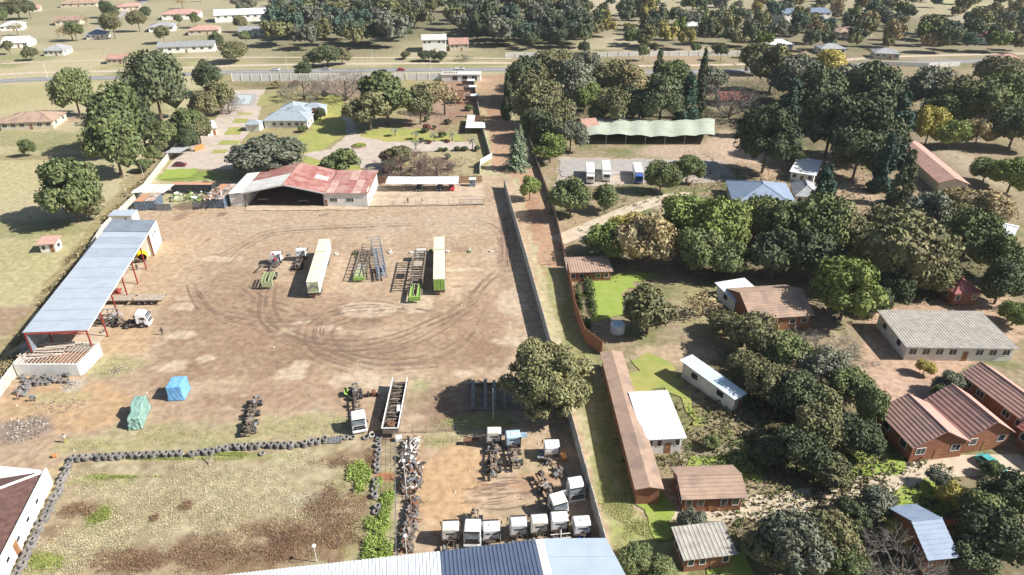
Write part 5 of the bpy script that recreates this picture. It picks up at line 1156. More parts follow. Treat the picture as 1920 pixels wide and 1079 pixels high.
MB().cb((0, 0, .6), (.7, 1.0, .7)).cb((0, 0, .3), (2.0, .3, .3)).build('block', M['rust'], t, bevel=.08, seg=1)
for sx in (-1, 1): wheel(t, sx * .9, -.2, .45); 
a, b = P(733, 822, 0), P(752, 726, 0); d = b - a; t = thing('open_trailer', 'open topped white framed trailer full of dark chains and wheels', 'trailer', a, math.atan2(d.y, d.x) - PI / 2); Lt = d.length
for sx in (-1, 1):
    MB().box(sx * 1.3 - .07, 0, 1.0, sx * 1.3 + .07, Lt, 2.1).build('side_wall', M['steel_brown'], t); MB().box(sx * 1.3 - .09, 0, 2.1, sx * 1.3 + .09, Lt, 2.2).build('top_rail', M['white_paint'], t)
    for k in range(12): MB().box(sx * 1.18 - .06, .5 + k * Lt / 12.3, 1.2, sx * 1.18 + .06, .7 + k * Lt / 12.3, 2.08).build('rib', M['steel_grey'], t)
MB().box(-1.2, -.05, 1.0, 1.2, .08, 2.1).build('end_wall', M['steel_brown'], t); MB().box(-1.4, -.1, 2.1, 1.4, .08, 2.2).build('end_rail', M['white_paint'], t)
MB().box(-1.2, .1, 1.0, 1.2, Lt, 1.1).build('floor', M['chassis'], t)
for k in range(20): MB().cb((-.1 + .3 * math.sin(k * 2.1), .9 + k * (Lt - 1.8) / 20, 1.55 + .12 * (k % 3)), (1.5, .3, .5), .3 * math.sin(k)).build('chain_link', M['chassis'] if k % 3 else M['steel_brown'], t)
MB().lathe([(.2, 0), (.62, 0), (.7, .12), (.62, .24), (.2, .24)], (0, 1.3, 1.8), 16, closed=True).build('cog_wheel', M['rust'], t)
MB().cb((.75, 5.2, 2.0), (.55, 1.6, .15), .1).build('white_sheet', M['white_paint'], t)
for ya in (2.5, 3.8, 9, 10.3):
    for sx in (-1, 1): wheel(t, sx * 1.0, ya)
t = thing('side_board', 'pale board and rust strip lying left of the open topped trailer', 'board', P(728, 770), -.1)
MB().box(-.7, -3, .0, .4, 2.4, .9).build('strip', M['rust'], t); MB().cb((-.2, 3.6, 1.0), (1.3, 1.9, .12)).build('lid', M['white_paint'], t)
# concrete beams under the big tree
t = thing('ramp_frame', 'dusty steel ramp frame with long concrete beams in the shade of the big tree', 'frame', P(925, 768), .03)
MB().box(-4.6, -.2, .1, 5.4, .1, .45).box(-4.6, 6.8, .1, 5.4, 7.1, .45).build('cross_beam', M['beam_conc'], t)
for i, x in enumerate((-3.6, -1.4, .2, 2.0, 4.0)): MB().box(x - .32, -.1, .45, x + .32, 7.4 + (i % 2) * .5, .8).build('beam', M['beam_conc'], t)
t = thing('rusty_bench', 'low rusty bench frame left of the white cab by the wire fence', 'frame', P(884, 833), .05)
MB().box(-1.3, -.4, .9, 1.3, .4, 1.0).build('top', M['rust'], t)
for x in (-1.1, 0, 1.1): MB().box(x - .06, -.3, 0, x + .06, .3, .9).build('leg', M['steel_brown'], t)
# cabs in the enclosure
truck('white cab truck facing away with long bare chassis, left of two at the enclosure top', Z4(926, 806, 3.0, .0), TP(926, 806, 3, 926, 890), 8.4, (0, 4.6, 6.2), 10, 71, cabkw=dict(deflector=True, hatch=False))
truck('pale blue cab truck with its right door swung open, beside the long bare chassis', Z4(962, 812, 3.0, 0), TP(962, 812, 3, 968, 873), 5.8, (0, 4.0), 6, 72, cabkw=dict(m=M['cab_blue'], deflector=False, door_open=-1, hgt=2.9))
t = thing('loose_cab', 'boxy white day cab with rusty rear panel under the big tree edge', 'truck cab', P(1034, 856), -.05)
cab(t, y=0, z=-.1, deflector=False, rear='none', hgt=2.7); MB().box(-1.1, .98, 1.0, 1.1, 1.04, 2.0).build('rear_panel', M['sheet_tan'], t); MB().box(1.2, -.6, .8, 2.3, 1.3, .9).build('platform', M['steel_grey'], t); MB().cb((-1.9, .6, .5), (.8, 1.4, .5), .2).build('battery_box', M['wood_orange'], t, bevel=.05); MB().box(-1, -1, 0, 1, 1, .5).build('stand', M['chassis'], t)
t.rotation_euler.z = PI + .02
truck('white cab truck turned with its black chassis stretching up and left', Z4(1046, 934, 3.0), TP(1046, 934, 3, 1012, 893), 7.4, (0, 4.6), 7, 73, cabkw=dict(deflector=True, rear='slot'))
t = thing('loose_cab', 'loose white cab with open side nearest the right wall above the row', 'truck cab', P(1078, 927), R(12)); cab(t, z=-.55, deflector=True, door_open=-1, hgt=3.0); MB().box(-.9, -.9, 0, .9, .9, .1).build('stand', M['chassis'], t)
row = [(844, 984, 0, 'slot', True, 'white cab with a short rear window slot, leftmost in the bottom row', None),
       (886, 984, 1, 'none', True, 'taller white cab with its windscreen facing the warehouse roof', None),
       (921, 984, 0, 'two', False, 'white cab with two small rear windows in the bottom row', None),
       (972, 976, 0, 'slot', True, 'white cab right of the gap in the bottom row', None),
       (1011, 971, 0, 'slot', True, 'white cab directly left of the one carrying steel bars', None),
       (1049, 966, 0, 'slot', False, 'white cab with pale steel bars across its chassis in the bottom row', None),
       (1091, 974, 0, 'slot', False, 'white cab above a bright blue engine, rightmost in the bottom row', M['engine_blue'])]
for i, (px, py, face, rear, dfl, lab, eng) in enumerate(row):
    t = truck(lab, Z4(px, py, 3.1), (-.02 if face else TP(px, py, 3, px + (px - 844) * .02, py + 50)), 4.6, (0, 3.4), 4, 80 + i, name='truck_cab', cat='truck cab', group='white cabs along the bottom row', cabkw=dict(deflector=dfl, rear=rear, hatch=i % 2 == 0), chm=eng, fifth=False)
    if i == 5:
        for k in range(4): MB().tube((-1.3, 1.8 + k * .7, 1.5), (1.4, 1.9 + k * .7, 1.5), .07).build('steel_bar', M['white_roof'], t)
        MB().tube((-.1, 1.3, 1.7), (.4, 4.6, 1.6), .06).build('steel_bar', M['white_roof'], t)
    if i == 0: MB().cb((0, 3.2, 1.5), (.9, .8, .08), .5).build('plate', M['timber_grey'], t)
# ---------------------------------------------------------------- cars
def car(label, loc, rz, m, L_=4.3, hh=1.45, pick=False, name='parked_car', group=None):
    t = thing(name, label, 'car', loc, rz, group); h = L_ / 2; w_ = .86
    pr = [(-h, .35), (-h, .7), (-h + .15, .85), (-h + 1.15, .95), (h - .6, .98), (h - .05, .9), (h, .5), (h - .1, .3), (-h + .1, .3)]
    b = MB().prism(pr, -w_, w_).build('body', m, t, bevel=.07)
    y0c, y1c = (-h + 1.1, h - .35) if not pick else (-h + 1.1, .3)
    g = MB(); a, bb, z0, z1 = w_ - .06, w_ - .2, .93, hh
    g.add([(-a, y0c, z0), (a, y0c, z0), (a, y1c, z0), (-a, y1c, z0), (-bb, y0c + .7, z1 - .03), (bb, y0c + .7, z1 - .03), (bb, y1c - .45, z1 - .03), (-bb, y1c - .45, z1 - .03)], [(3, 2, 1, 0), (4, 5, 6, 7), (0, 1, 5, 4), (1, 2, 6, 5), (2, 3, 7, 6), (3, 0, 4, 7)])
    g.build('window_band', M['glass'], t)
    MB().box(-bb - .02, y0c + .68, z1 - .05, bb + .02, y1c - .43, z1).build('roof', m, t, bevel=.02, seg=1)
    for sx in (-1, 1):
        for yy in (-h + .85, h - .85): wheel(t, sx * (w_ - .06), yy, .32, WC)
        MB().cb((sx * .6, -h - .01, .62), (.34, .06, .16)).build('headlight', M['lamp'], t)
    return t
car('dark car with white bonnet light under the left half of the long carport', P(786, 356), 0, M['car_dark'])
MB
car('navy car parked second from the right under the long carport', P(825, 355), 0, M['car_navy'])
car('bright red car parked at the right end of the long carport', P(847, 355), .15, M['car_red'])
car('maroon car parked sideways in front of the small grey carport', P(338, 312), PI / 2, M['car_maroon'])
car('dark blue car half hidden beneath the trees at the left wall', P(345, 276), .5, M['car_navy'])
car('white car driving on the far road on the left', P(517, 133), PI / 2, M['car_white'])
car('red car on the far road behind the white wall', P(752, 133), PI / 2, M['car_red'])
car('white pickup driving on the far road near the gatehouse', P(862, 131), PI / 2, M['car_white'], 5.0, pick=True, name='pickup')
car('silver car partly hidden by bare trees on the far road', P(612, 132), PI / 2, M['car_silver'])
car('teal car beside the brown steps at the far right villa', P(1855, 876), .4, mat('car_teal', (.1, .4, .42), rough=.3))
for i, (px, py) in enumerate(((1106, 338), (1136, 334), (1196, 338))):
    t = thing('delivery_truck', ['white box truck leftmost of three in the grey court', 'white box truck second of three in the grey court', 'white box truck with blue cab, right one in the grey court'][i], 'truck', P(px, py), -.08)
    MB().box(-1.3, -2, .9, 1.3, 7.5, 3.4).build('box_body', M['white_paint'], t, bevel=.05, seg=1); MB().box(-1.2, -4.0, .6, 1.2, -2.1, 2.8).build('cab', M['bus_blue'] if i == 2 else M['white_paint'], t, bevel=.15); MB().box(-1.0, -4.05, 1.7, 1.0, -3.9, 2.5).build('windscreen', M['glass'], t)
    for ya in (-3, 5.5):
        for sx in (-1, 1): wheel(t, sx * 1.05, ya)
# ---------------------------------------------------------------- people
def person(label, loc, rz, pose='stand', top='skin_cloth_dark', leg='skin_cloth_dark', h=1.75):
    k = h / 1.75
    if pose == 'bend': hip = (0, .12, .88); ch = (0, -.38, 1.12); nk = (0, -.5, 1.1); hd = (0, -.66, 1.04); arms = [(-.2, -.42, 1.1), (-.24, -.45, .8), (-.16, -.55, .5)]
    else: hip = (0, 0, .93); ch = (0, 0, 1.32); nk = (0, 0, 1.5); hd = (0, -.02, 1.65); arms = [(-.19, 0, 1.4), (-.27, .02, 1.12), (-.28, -.1, .86)]
    vs = [hip, ch, nk, hd]; es = [(0, 1), (1, 2), (2, 3)]; rd = [.15, .17, .06, .105]; st = .16 if pose != 'stand' else .1
    for sx in (-1, 1):
        n = len(vs); vs += [(-arms[0][0] * sx, arms[0][1], arms[0][2]), (-arms[1][0] * sx, arms[1][1], arms[1][2]), (-arms[2][0] * sx, arms[2][1], arms[2][2])]; es += [(1, n), (n, n + 1), (n + 1, n + 2)]; rd += [.075, .05, .04]
        n = len(vs); vs += [(sx * .1, hip[1], hip[2] - .08), (sx * .12, -sx * st, .48), (sx * .12, sx * st * .6, .08), (sx * .12, sx * st * .6 - .16, .04)]; es += [(0, n), (n, n + 1), (n + 1, n + 2), (n + 2, n + 3)]; rd += [.1, .07, .05, .045]
    me = bpy.data.meshes.new('person'); me.from_pydata([tuple(c * k for c in v) for v in vs], es, []); o = bpy.data.objects.new('person', me); COL.objects.link(o)
    md = o.modifiers.new('s', 'SKIN'); 
    for i, r_ in enumerate(rd): me.skin_vertices[0].data[i].radius = (r_ * k, r_ * k)
    me.skin_vertices[0].data[0].use_root = True
    o.modifiers.new('u', 'SUBSURF').levels = 1
    dg = bpy.context.evaluated_depsgraph_get(); m2 = bpy.data.meshes.new_from_object(o.evaluated_get(dg)); bpy.data.objects.remove(o)
    m2.name = 'body'
    for mm in (M['skin'], M[top], M[leg]): m2.materials.append(mm)
    hv = Vector(hd) * k; hp = hip[2] * k
    for p in m2.polygons:
        c = p.center; hand = any((c - Vector((sx * -arms[2][0], arms[2][1], arms[2][2])) * k).length < .16 for sx in (-1, 1))
        p.material_index = 0 if (c - hv).length < .17 or hand else (2 if c.z < hp - .02 and abs(c.x) < .2 else 1)
    m2.polygons.foreach_set('use_smooth', [True] * len(m2.polygons))
    t = thing('person', label, 'person', loc, rz); b = bpy.data.objects.new('body', m2); link(b, t)
    MB().lathe([(.0, .12), (.07, .1), (.115, .03), (.12, -.02)], tuple(hv + Vector((0, .01, .02))), 10).build('hair', M['black'], t)
    return t
person('person in dark clothes walking alone on the open dirt right of the shed', P(305, 628), .4)
person('person standing between red posts at the shed edge', P(258, 507), 1.0)
person('person in dark top crossing the fenced strip, left of two', P(765, 382), .2)
person('person in pale clothes crossing the fenced strip, right of two', P(792, 382), -.3, top='cloth_pale', leg='cloth_pale')
person('person bending over in dark clothes below the tyre pile', P(66, 752), -1.2, 'bend', 'cloth_blue')
person('person in a pink top bending at the lower end of the tyre pile', P(36, 748), 1.2, 'bend', 'cloth_pink')
person('person in pale clothes standing on the dry grass above the tyre corner', P(124, 830), .5, top='cloth_pale', leg='cloth_yellow')

# ---------------------------------------------------------------- tyres
def tyre_mesh(name, r, w_, m, n=20):
    pr = [(r * .56, 0), (r * .60, 0), (r * .86, 0), (r * .97, w_ * .14), (r, w_ * .3), (r, w_ * .7), (r * .97, w_ * .86), (r * .86, w_), (r * .60, w_), (r * .56, w_ * .92), (r * .62, w_ * .7), (r * .62, w_ * .3), (r * .56, w_ * .08)]
    me = MB().lathe(pr, n=n, closed=True).mesh(name, m)
    me.polygons.foreach_set('use_smooth', [True] * len(me.polygons)); return me
TY = [tyre_mesh('tyre', .55, .31, M['tyre_old']), tyre_mesh('tyre', .52, .30, M['tyre_old']), tyre_mesh('tyre', .50, .29, M['tyre_old'])]
rnd = random.Random(12)
def tyre(label, p, group=None, me=None, rot=None, cat='tyre'):
    o = bpy.data.objects.new('tyre', me or rnd.choice(TY)); COL.objects.link(o); o.location = p
    o.rotation_euler = rot or (rnd.uniform(-.05, .05), rnd.uniform(-.05, .05), rnd.uniform(0, 6)); return tag(o, label, cat, group)
WT = tyre_mesh('tyre', .52, .26, M['tyre_white']); GT = tyre_mesh('tyre', .5, .3, M['tyre_green'])
rowA = [134, 146, 159, 172, 184, 197, 209, 221, 234, 247, 259, 272, 285, 298, 310, 322, 335, 358, 371, 383, 396, 408.6, 421, 433, 445, 457.5, 469.5, 481.5, 494, 506.5, 519, 531.6, 544, 557.6, 570, 582.7, 594.8, 607.7]
rowA = [(x, None) for x in rowA]
def rowy(x):
    ks = [(134, 856), (209, 852), (335, 847), (358, 848), (396, 842), (433, 835), (506, 831), (557, 831), (607, 821), (661, 822)]
    for (a, b), (c, d) in zip(ks, ks[1:]):
        if a <= x <= c: return b + (d - b) * (x - a) / (c - a)
    return 822
LV = {3: ['bottom', 'middle', 'top'], 2: ['lower', 'upper'], 1: ['single']}
def stackrow(pts, heights, phrase, group):
    for i, (px, py) in enumerate(pts):
        n = heights(i); z = 0; base = P(px, py, .3 * n); base.z = 0
        for q in range(n):
            me = rnd.choice(TY); h = .31; p = base + Vector((rnd.uniform(-.07, .07), rnd.uniform(-.07, .07), z)); z += h
            tyre('%s tyre of the %s stack %s' % (LV[n][q], ORD[i + 1], phrase), p, group, me)
stackrow([(x, rowy(x)) for x, _ in rowA], lambda i: 3 if i % 5 != 3 else 2, 'from the left in the long tyre line', 'tyres in the long line across the plot')
lc = [(590, 108), (567, 145), (553, 195), (528, 232), (505, 273), (498, 322), (480, 370), (450, 410), (427, 455), (410, 497), (388, 540), (370, 583), (338, 617), (318, 668), (297, 724), (267, 768), (253, 815), (218, 872), (200, 920), (182, 972), (153, 1016), (130, 1065)]
stackrow([(a / 4.515, 840 + b / 4.515) for a, b in lc], lambda i: 3 if i % 4 else 2, 'down the left tyre column beside the tiled building', 'tyres in the left column')
rc = [(105, 158), (105, 188), (108, 230), (98, 262), (98, 295), (95, 330), (95, 365), (88, 428), (88, 458), (78, 492), (76, 530), (100, 606), (85, 645)]
stackrow([(680 + a / 3.608, 780 + b / 3.608) for a, b in rc], lambda i: 2 if i % 3 else 1, 'down the right tyre column beside the weeds', 'tyres in the right column')
for i, (px, lab) in enumerate(((637, 'single tyre just right of the corrugated sheet in the tyre line'), (649, 'single tyre midway between sheet and white tyre'), (661, 'single tyre right of the midway one before the gap'), (686, 'single tyre left of the white painted one in the line'), (711, 'single tyre at the right corner of the tyre line'))): tyre(lab, P(px, 822, .2) * Vector((1, 1, 0)) if False else Vector((P(px, 822).x, P(px, 822).y, 0)))
tyre('white painted tyre standing in the right end of the tyre line', Vector((P(698, 819).x, P(698, 819).y, .5)), None, WT, (1.2, .3, 0))
tyre('loose tyre lying in the plot just below the tyre line', P(492, 852)); tyre('small tyre beside the white parapet of the tiled building', P(38, 1022), None, TY[2])
t = thing('iron_sheet', 'grey corrugated sheet leaning in the gap of the tyre line', 'sheet', P(626, 832)); MB().corr((-1.2, 0, .05), (1.3, 0, .15), (1.3, .5, 1.0), (-1.2, .5, .9), .25, .04, .02).build('sheet', M['steel_grey'], t)
t = thing('timber_stump', 'broken pale stump leaning in the plot below the tyre line', 'log', P(396, 868)); MB().tube((-.3, -.3, 0), (.35, .3, 1.4), .14, 7, .08).build('log', M['timber_grey'], t)
pile = [(290, 690), (355, 697), (405, 690), (458, 690), (512, 685), (605, 665), (215, 712), (268, 728), (330, 740), (382, 735), (430, 735), (485, 718), (540, 718), (595, 722), (245, 760), (205, 762), (180, 798), (235, 792), (212, 838), (192, 680), (165, 820)]
for i, (a, b) in enumerate(pile):
    pt = P(a / 4.795, 560 + b / 4.795 + 2, .6); pt.z = 0; n = 2 if i % 3 != 2 else 3
    row_ = 'back row' if i < 6 else ('front row' if i < 14 else 'lower cluster'); idx = i + 1 if i < 6 else (i - 5 if i < 14 else i - 13)
    for q in range(n): tyre('%s tyre, %s stack of the %s below the white pen' % (LV[n][q], ORD[idx], row_), pt + Vector((rnd.uniform(-.12, .12), rnd.uniform(-.12, .12), q * .31)), 'tyres piled below the white pen')
for (px, py, me, n, lab) in ((542, 479, TY[0], 1, 'grey tyre marker between the first two trucks'), (631, 477, WT, 1, 'white tyre marker right of the left double trailer'), (666, 477, GT, 2, 'green tyre marker left of the two bare frames'), (698, 478, TY[1], 1, 'dark tyre marker between the two bare frames'), (732, 475, WT, 1, 'white tyre marker right of the grey ladder frame'), (771, 474, WT, 1, 'white tyre marker left of the carrier truck cab'), (808, 473, GT, 2, 'green tyre marker between carrier truck and right trailer'), (839, 472, WT, 1, 'white tyre marker right of the green backed trailer'), (881, 473, GT, 1, 'green tyre marker second from the right of the yard'), (921, 472, WT, 1, 'white tyre marker at the far right of the parked row')):
    for q in range(n): tyre(lab if n == 1 else lab.replace('green tyre', ('lower', 'upper')[q] + ' green tyre'), P(px, py) + Vector((0, 0, q * .3)), 'painted tyre markers behind the parked row', me)
for (px, py, lab) in ((732, 473, 'pale cone standing in the white tyre right of the ladder frame'), (881, 471, 'pale green cone standing in the green tyre on the right')):
    t = thing('marker_cone', lab, 'cone', P(px, py)); MB().lathe([(.32, 0), (.3, .1), (.16, .7), (.2, .8), (0, .85)], (0, 0, .1), 10).build('cone', M['tyre_white'], t)
for (a, b, lab) in ((925, 295, 'wheel lying at the foot of the near shed post'),): tyre(lab, P(a / 4.795, 560 + b / 4.795 + 2))
for i, (px, py) in enumerate(((243, 400), (249, 398), (252, 400))): tyre(['leftmost of three pale hoops by the left container', 'middle of three pale hoops by the left container', 'rightmost of three pale hoops by the left container'][i], P(px, py) + Vector((0, 0, .5)), 'pale hoops by the left container', TY[1], (1.3, 0, .3 * i))
# ---------------------------------------------------------------- lamp posts and poles
def pole(label, px, py, h, head=True, lean=(0, 0), r=.07, name='lamp_post', cat='lamp post'):
    t = thing(name, label, cat, P(px, py)); MB().tube((0, 0, 0), (lean[0], lean[1], h), r, 8, r * .7).build('pole', M['white_roof'], t)
    if head: MB().lathe([(0, -.1), (.28, 0), (.3, .16), (.12, .3), (0, .3)], (lean[0], lean[1], h), 10).build('lamp_head', M['white_paint'], t)
pole('white lamp post leaning in the plot just above the warehouse roof', 594, 1054, 3.0); pole('white lamp post rising from the tangled scrap', 763, 932, 7); pole('white lamp post beside the dark engine row', 763, 1043, 3.8)
pole('slim lamp post among purple bare shrubs behind the long carport', 786, 331, 7)
pole('thin grey pole standing in front of the big tree shade', 925, 791, 7, False, name='pole', cat='pole'); pole('leaning fence pole outside the left wall, upper one', 272, 338, 5, False, (-.8, 1), .05, 'pole', 'pole'); pole('leaning fence pole outside the left wall, lower one', 242, 377, 5, False, (-.8, 1), .05, 'pole', 'pole')
pole('utility pole beside the road left of the gatehouse', 808, 133, 8, False, (0, 0), .12, 'pole', 'pole'); pole('utility pole beyond the road right of the lone bushes', 822, 112, 8, False, (0, 0), .12, 'pole', 'pole'); pole('utility pole beside the road on the left half', 540, 132, 8, False, (0, 0), .12, 'pole', 'pole')
t = thing('crate', 'small white crate at the top of the scrap row', 'crate', P(748, 826)); MB().cb((0, 0, .4), (1, .8, .8), .2).build('crate', M['white_paint'], t, bevel=.04)
for i, (px, py, lab) in enumerate(((604, 404, 'broken pallets lying on the yard in front of the hall, left piece'), (612, 402, 'broken pallet leaning in front of the hall, right piece'))):
    t = thing('pallet', lab, 'pallet', P(px, py), .5 + i)
    for k in range(5): MB().cb((0, -.5 + k * .25, .12), (1.1, .12, .03)).build('slat', M['timber_grey'], t)
    for k in range(3): MB().cb((-.45 + k * .45, 0, .05), (.08, 1.1, .1)).build('bearer', M['wood'], t)
t = thing('felled_branch', 'long bare branch lying across the enclosure by the tilted cab', 'branch', P(980, 897)); MB().tube((0, 0, .1), (4.3, -1.6, .2), .06, 5).tube((4.3, -1.6, .2), (8, -2.0, .15), .05, 5).build('branch', M['bark'], t)
t = thing('sack', 'light crate by the tyre corner on the dry grass', 'crate', P(103, 857)); MB().cb((0, 0, .25), (.6, .5, .5), .4).build('crate', M['wood_orange'], t, bevel=.05)

for i, (px, py) in enumerate(((90, 147), (300, 139), (700, 127), (1010, 126), (1130, 128), (1600, 120))): pole('wooden utility pole beside the far road, %s from the left' % ORD[i + 1], px, py, 8.5, False, (0, 0), .13, 'pole', 'pole')
# stones and litter on the dirt
mb = MB(); rr = random.Random(91); n_ = 0
while n_ < 2600:
    x, y = rr.uniform(-95, 10), rr.uniform(60, 195)
    if not inpoly(np.array([x]), np.array([y]), wpoly(YARD))[0]: continue
    s_ = rr.uniform(.03, .09) * (1 + 1.5 * (rr.random() < .06)); mb.mi = rr.randrange(3); mb.add([(x - s_, y, 0), (x, y - s_, 0), (x + s_, y, 0), (x, y + s_, 0), (x + rr.uniform(-.3, .3) * s_, y, s_ * rr.uniform(.7, 1.5))], [(0, 1, 4), (1, 2, 4), (2, 3, 4), (3, 0, 4)]); n_ += 1
tag(mb.build('stones', [M['sheet_tan'], M['steel_brown'], M['concrete']]), 'small stones and litter scattered over the dirt yard', 'stones', None, 'stuff')
# ---------------------------------------------------------------- trees
def put_col(me, cols):
    ca = me.color_attributes.new('Col', 'FLOAT_COLOR', 'CORNER'); n = len(me.loops)
    lt = np.zeros(len(me.polygons), np.int32); me.polygons.foreach_get('loop_total', lt)
    c = np.repeat(np.array(cols), lt, axis=0); a = np.ones((n, 4)); a[:, :3] = c; ca.data.foreach_set('color', a.ravel())
def crown_mesh(seed, nl=22, cards=1800, cs=.10, flat=.8, lobe=(.20, .44), spread=.72, cone=0, open_=0.0):
    rng = np.random.default_rng(seed); L_ = []
    for k in range(nl):
        while True:
            d = rng.normal(size=3); d /= np.linalg.norm(d)
            if d[2] > -.55: break
        rr = spread * rng.uniform(.45, 1.0); p = d * rr * np.array([1.0 + .25 * math.sin(seed), 1.0 - .2 * math.sin(seed * 1.7), 1])
        if cone: z = rng.uniform(-.9, .95); w_ = (1 - (z + 1) / 2) * .62 + .08; a = rng.uniform(0, 6.28); p = np.array([math.cos(a) * w_ * .6, math.sin(a) * w_ * .6, z])
        p[2] *= flat if not cone else 1
        L_.append((p, rng.uniform(*lobe) * (1 if not cone else (.35 + .5 * (1 - (p[2] + 1) / 2)))))
    vs = []; fs = []; cols = []
    ico = bmesh.new(); bmesh.ops.create_icosphere(ico, subdivisions=1, radius=1); iv = [np.array(v.co) for v in ico.verts]; fi = [[v.index for v in f.verts] for f in ico.faces]; ico.free()
    if not open_:
        for p, r in L_:
            b = len(vs); 
            for v in iv: vs.append(p + v * r * .80 * rng.uniform(.85, 1.05))
            for f in fi: fs.append([b + q for q in f]); cols.append((.85, .85, .85))
    wts = np.array([r * r for _, r in L_]); wts /= wts.sum()
    for k in range(cards):
        p, r = L_[rng.choice(len(L_), p=wts)]
        n = rng.normal(size=3); n /= np.linalg.norm(n); n[2] = n[2] if n[2] > -.4 else -n[2]
        c = p + n * r * rng.uniform(.78, 1.12) * np.array([1, 1, .92])
        if np.linalg.norm(c / np.array([1, 1, max(flat, .9)])) > 1.12: continue
        t = n + rng.normal(size=3) * .55; t /= np.linalg.norm(t); u = np.cross(t, rng.normal(size=3)); u /= np.linalg.norm(u); w_ = np.cross(t, u)
        s_ = cs * rng.uniform(.5, 1.25); q = rng.uniform(.45, .8); b = len(vs)
        vs += [c - u * s_ , c - w_ * s_ * q, c + u * s_, c + w_ * s_ * q]; fs.append([b, b + 1, b + 2, b + 3])
        g = rng.uniform(.72, 1.3); h = rng.uniform(-.1, .1); cols.append((g * (1 + h), g, g * (1 - h)))
    me = bpy.data.meshes.new('crown'); me.from_pydata([tuple(v) for v in vs], [], fs); put_col(me, cols); me.materials.append(M['leaf_olive']); return me
def bare_mesh(seed, n=900, flat=.85):
    rng = np.random.default_rng(seed); mb = MB(); cols = []
    tips = []
    def grow(p, d, l, r, dep):
        e_ = p + d * l; mb.add(*strip(p, e_, r)); cols.extend([(1, 1, 1)] * 2)
        if dep == 0: return
        for k in range(3 if dep > 2 else 4):
            nd = d + rng.normal(size=3) * .55; nd[2] += .06; nd /= np.linalg.norm(nd)
            grow(p + d * l * rng.uniform(.6, 1.0), nd, l * rng.uniform(.6, .78), r * .62, dep - 1)
    def strip(a, b, r):
        d = b - a; u = np.cross(d, rng.normal(size=3)); u = u / (np.linalg.norm(u) + 1e-9) * r; v = np.cross(d, u); v = v / (np.linalg.norm(v) + 1e-9) * r
        return [a - u, a + u, b + u * .5, b - u * .5, a - v, a + v, b + v * .5, b - v * .5], [(0, 1, 2, 3), (4, 5, 6, 7)]
    for k in range(7):
        a = k * .9 + rng.uniform(-.2, .2); d = np.array([math.cos(a) * .75, math.sin(a) * .75, rng.uniform(.35, .9)]); d /= np.linalg.norm(d); grow(np.array([0, 0, -.75]), d, .55, .022, 5)
    me = mb.mesh('crown', M['twig_grey']); g = rng.uniform(.7, 1.3, len(cols)); put_col(me, np.array(cols) * g[:, None]); return me
def conifer_mesh(seed):
    rng = np.random.default_rng(seed); vs = []; fs = []; cols = []
    for k in range(2600):
        z = rng.uniform(0, 1) ** 1.15; tier = math.sin(z * 55) * .08; w_ = (1 - z) * .8 * (1 + tier * 2) + .03; a = rng.uniform(0, 6.28); w_ *= 1 + .22 * math.sin(a * 5 + z * 30); r = w_ * rng.uniform(.25, 1.05)
        c = np.array([math.cos(a) * r, math.sin(a) * r, z * 2 - 1 + .06 * (1 - r)]); d = np.array([math.cos(a), math.sin(a), -.28 + rng.normal() * .15]); d /= np.linalg.norm(d); u = np.cross(d, [0, 0, 1]); u /= np.linalg.norm(u); s_ = .10 * rng.uniform(.6, 1.2); b = len(vs)
        vs += [c - d * s_, c - u * s_ * .45, c + d * s_, c + u * s_ * .45]; fs.append([b, b + 1, b + 2, b + 3]); g = rng.uniform(.6, 1.5); cols.append((g, g, g))
    me = bpy.data.meshes.new('crown'); me.from_pydata([tuple(v) for v in vs], [], fs); put_col(me, cols); me.materials.append(M['leaf_fir']); return me
CR = [crown_mesh(s_, nl=n_, cards=c_, cs=.06) for s_, n_, c_ in ((1, 30, 5200), (2, 38, 5400), (3, 26, 5000), (4, 32, 5200))]
CF = [crown_mesh(11, 36, 5600, cs=.055, flat=.55), crown_mesh(12, 40, 5600, cs=.055, flat=.6)]
CBIG = crown_mesh(23, 120, 26000, cs=.032, flat=.85, lobe=(.07, .24), spread=.95); CMED = [crown_mesh(22, 60, 9000, cs=.055, flat=.6, lobe=(.15, .27), spread=.78), crown_mesh(23, 44, 6000, cs=.065, flat=.8, lobe=(.18, .3), spread=.75)]
CC = [crown_mesh(31, 26, 3200, cs=.06, cone=1), crown_mesh(32, 30, 3200, cs=.06, cone=1)]
CS = [crown_mesh(71 + k, 16, 700, cs=.11) for k in range(3)]
CO = [crown_mesh(41, 30, 900, cs=.06, open_=1), crown_mesh(42, 26, 800, cs=.06, open_=1)]
CB = [bare_mesh(51), bare_mesh(52)]; CN = [conifer_mesh(61)]
TRK = MB()
rnd = random.Random(2)
TRK.tube((0, 0, 0), (.02, .01, .5), .06, 8, .045).tube((.02, .01, .5), (0, 0, 1), .045, 8, .03)
for k in range(5): a = k * 1.26; TRK.tube((0, 0, .55 + .07 * k), (math.cos(a) * .35, math.sin(a) * .35, 1.0 + .05 * k), .025, 5, .012)
trunk_me = TRK.mesh('trunk', M['bark'])
CBL = [CBIG]
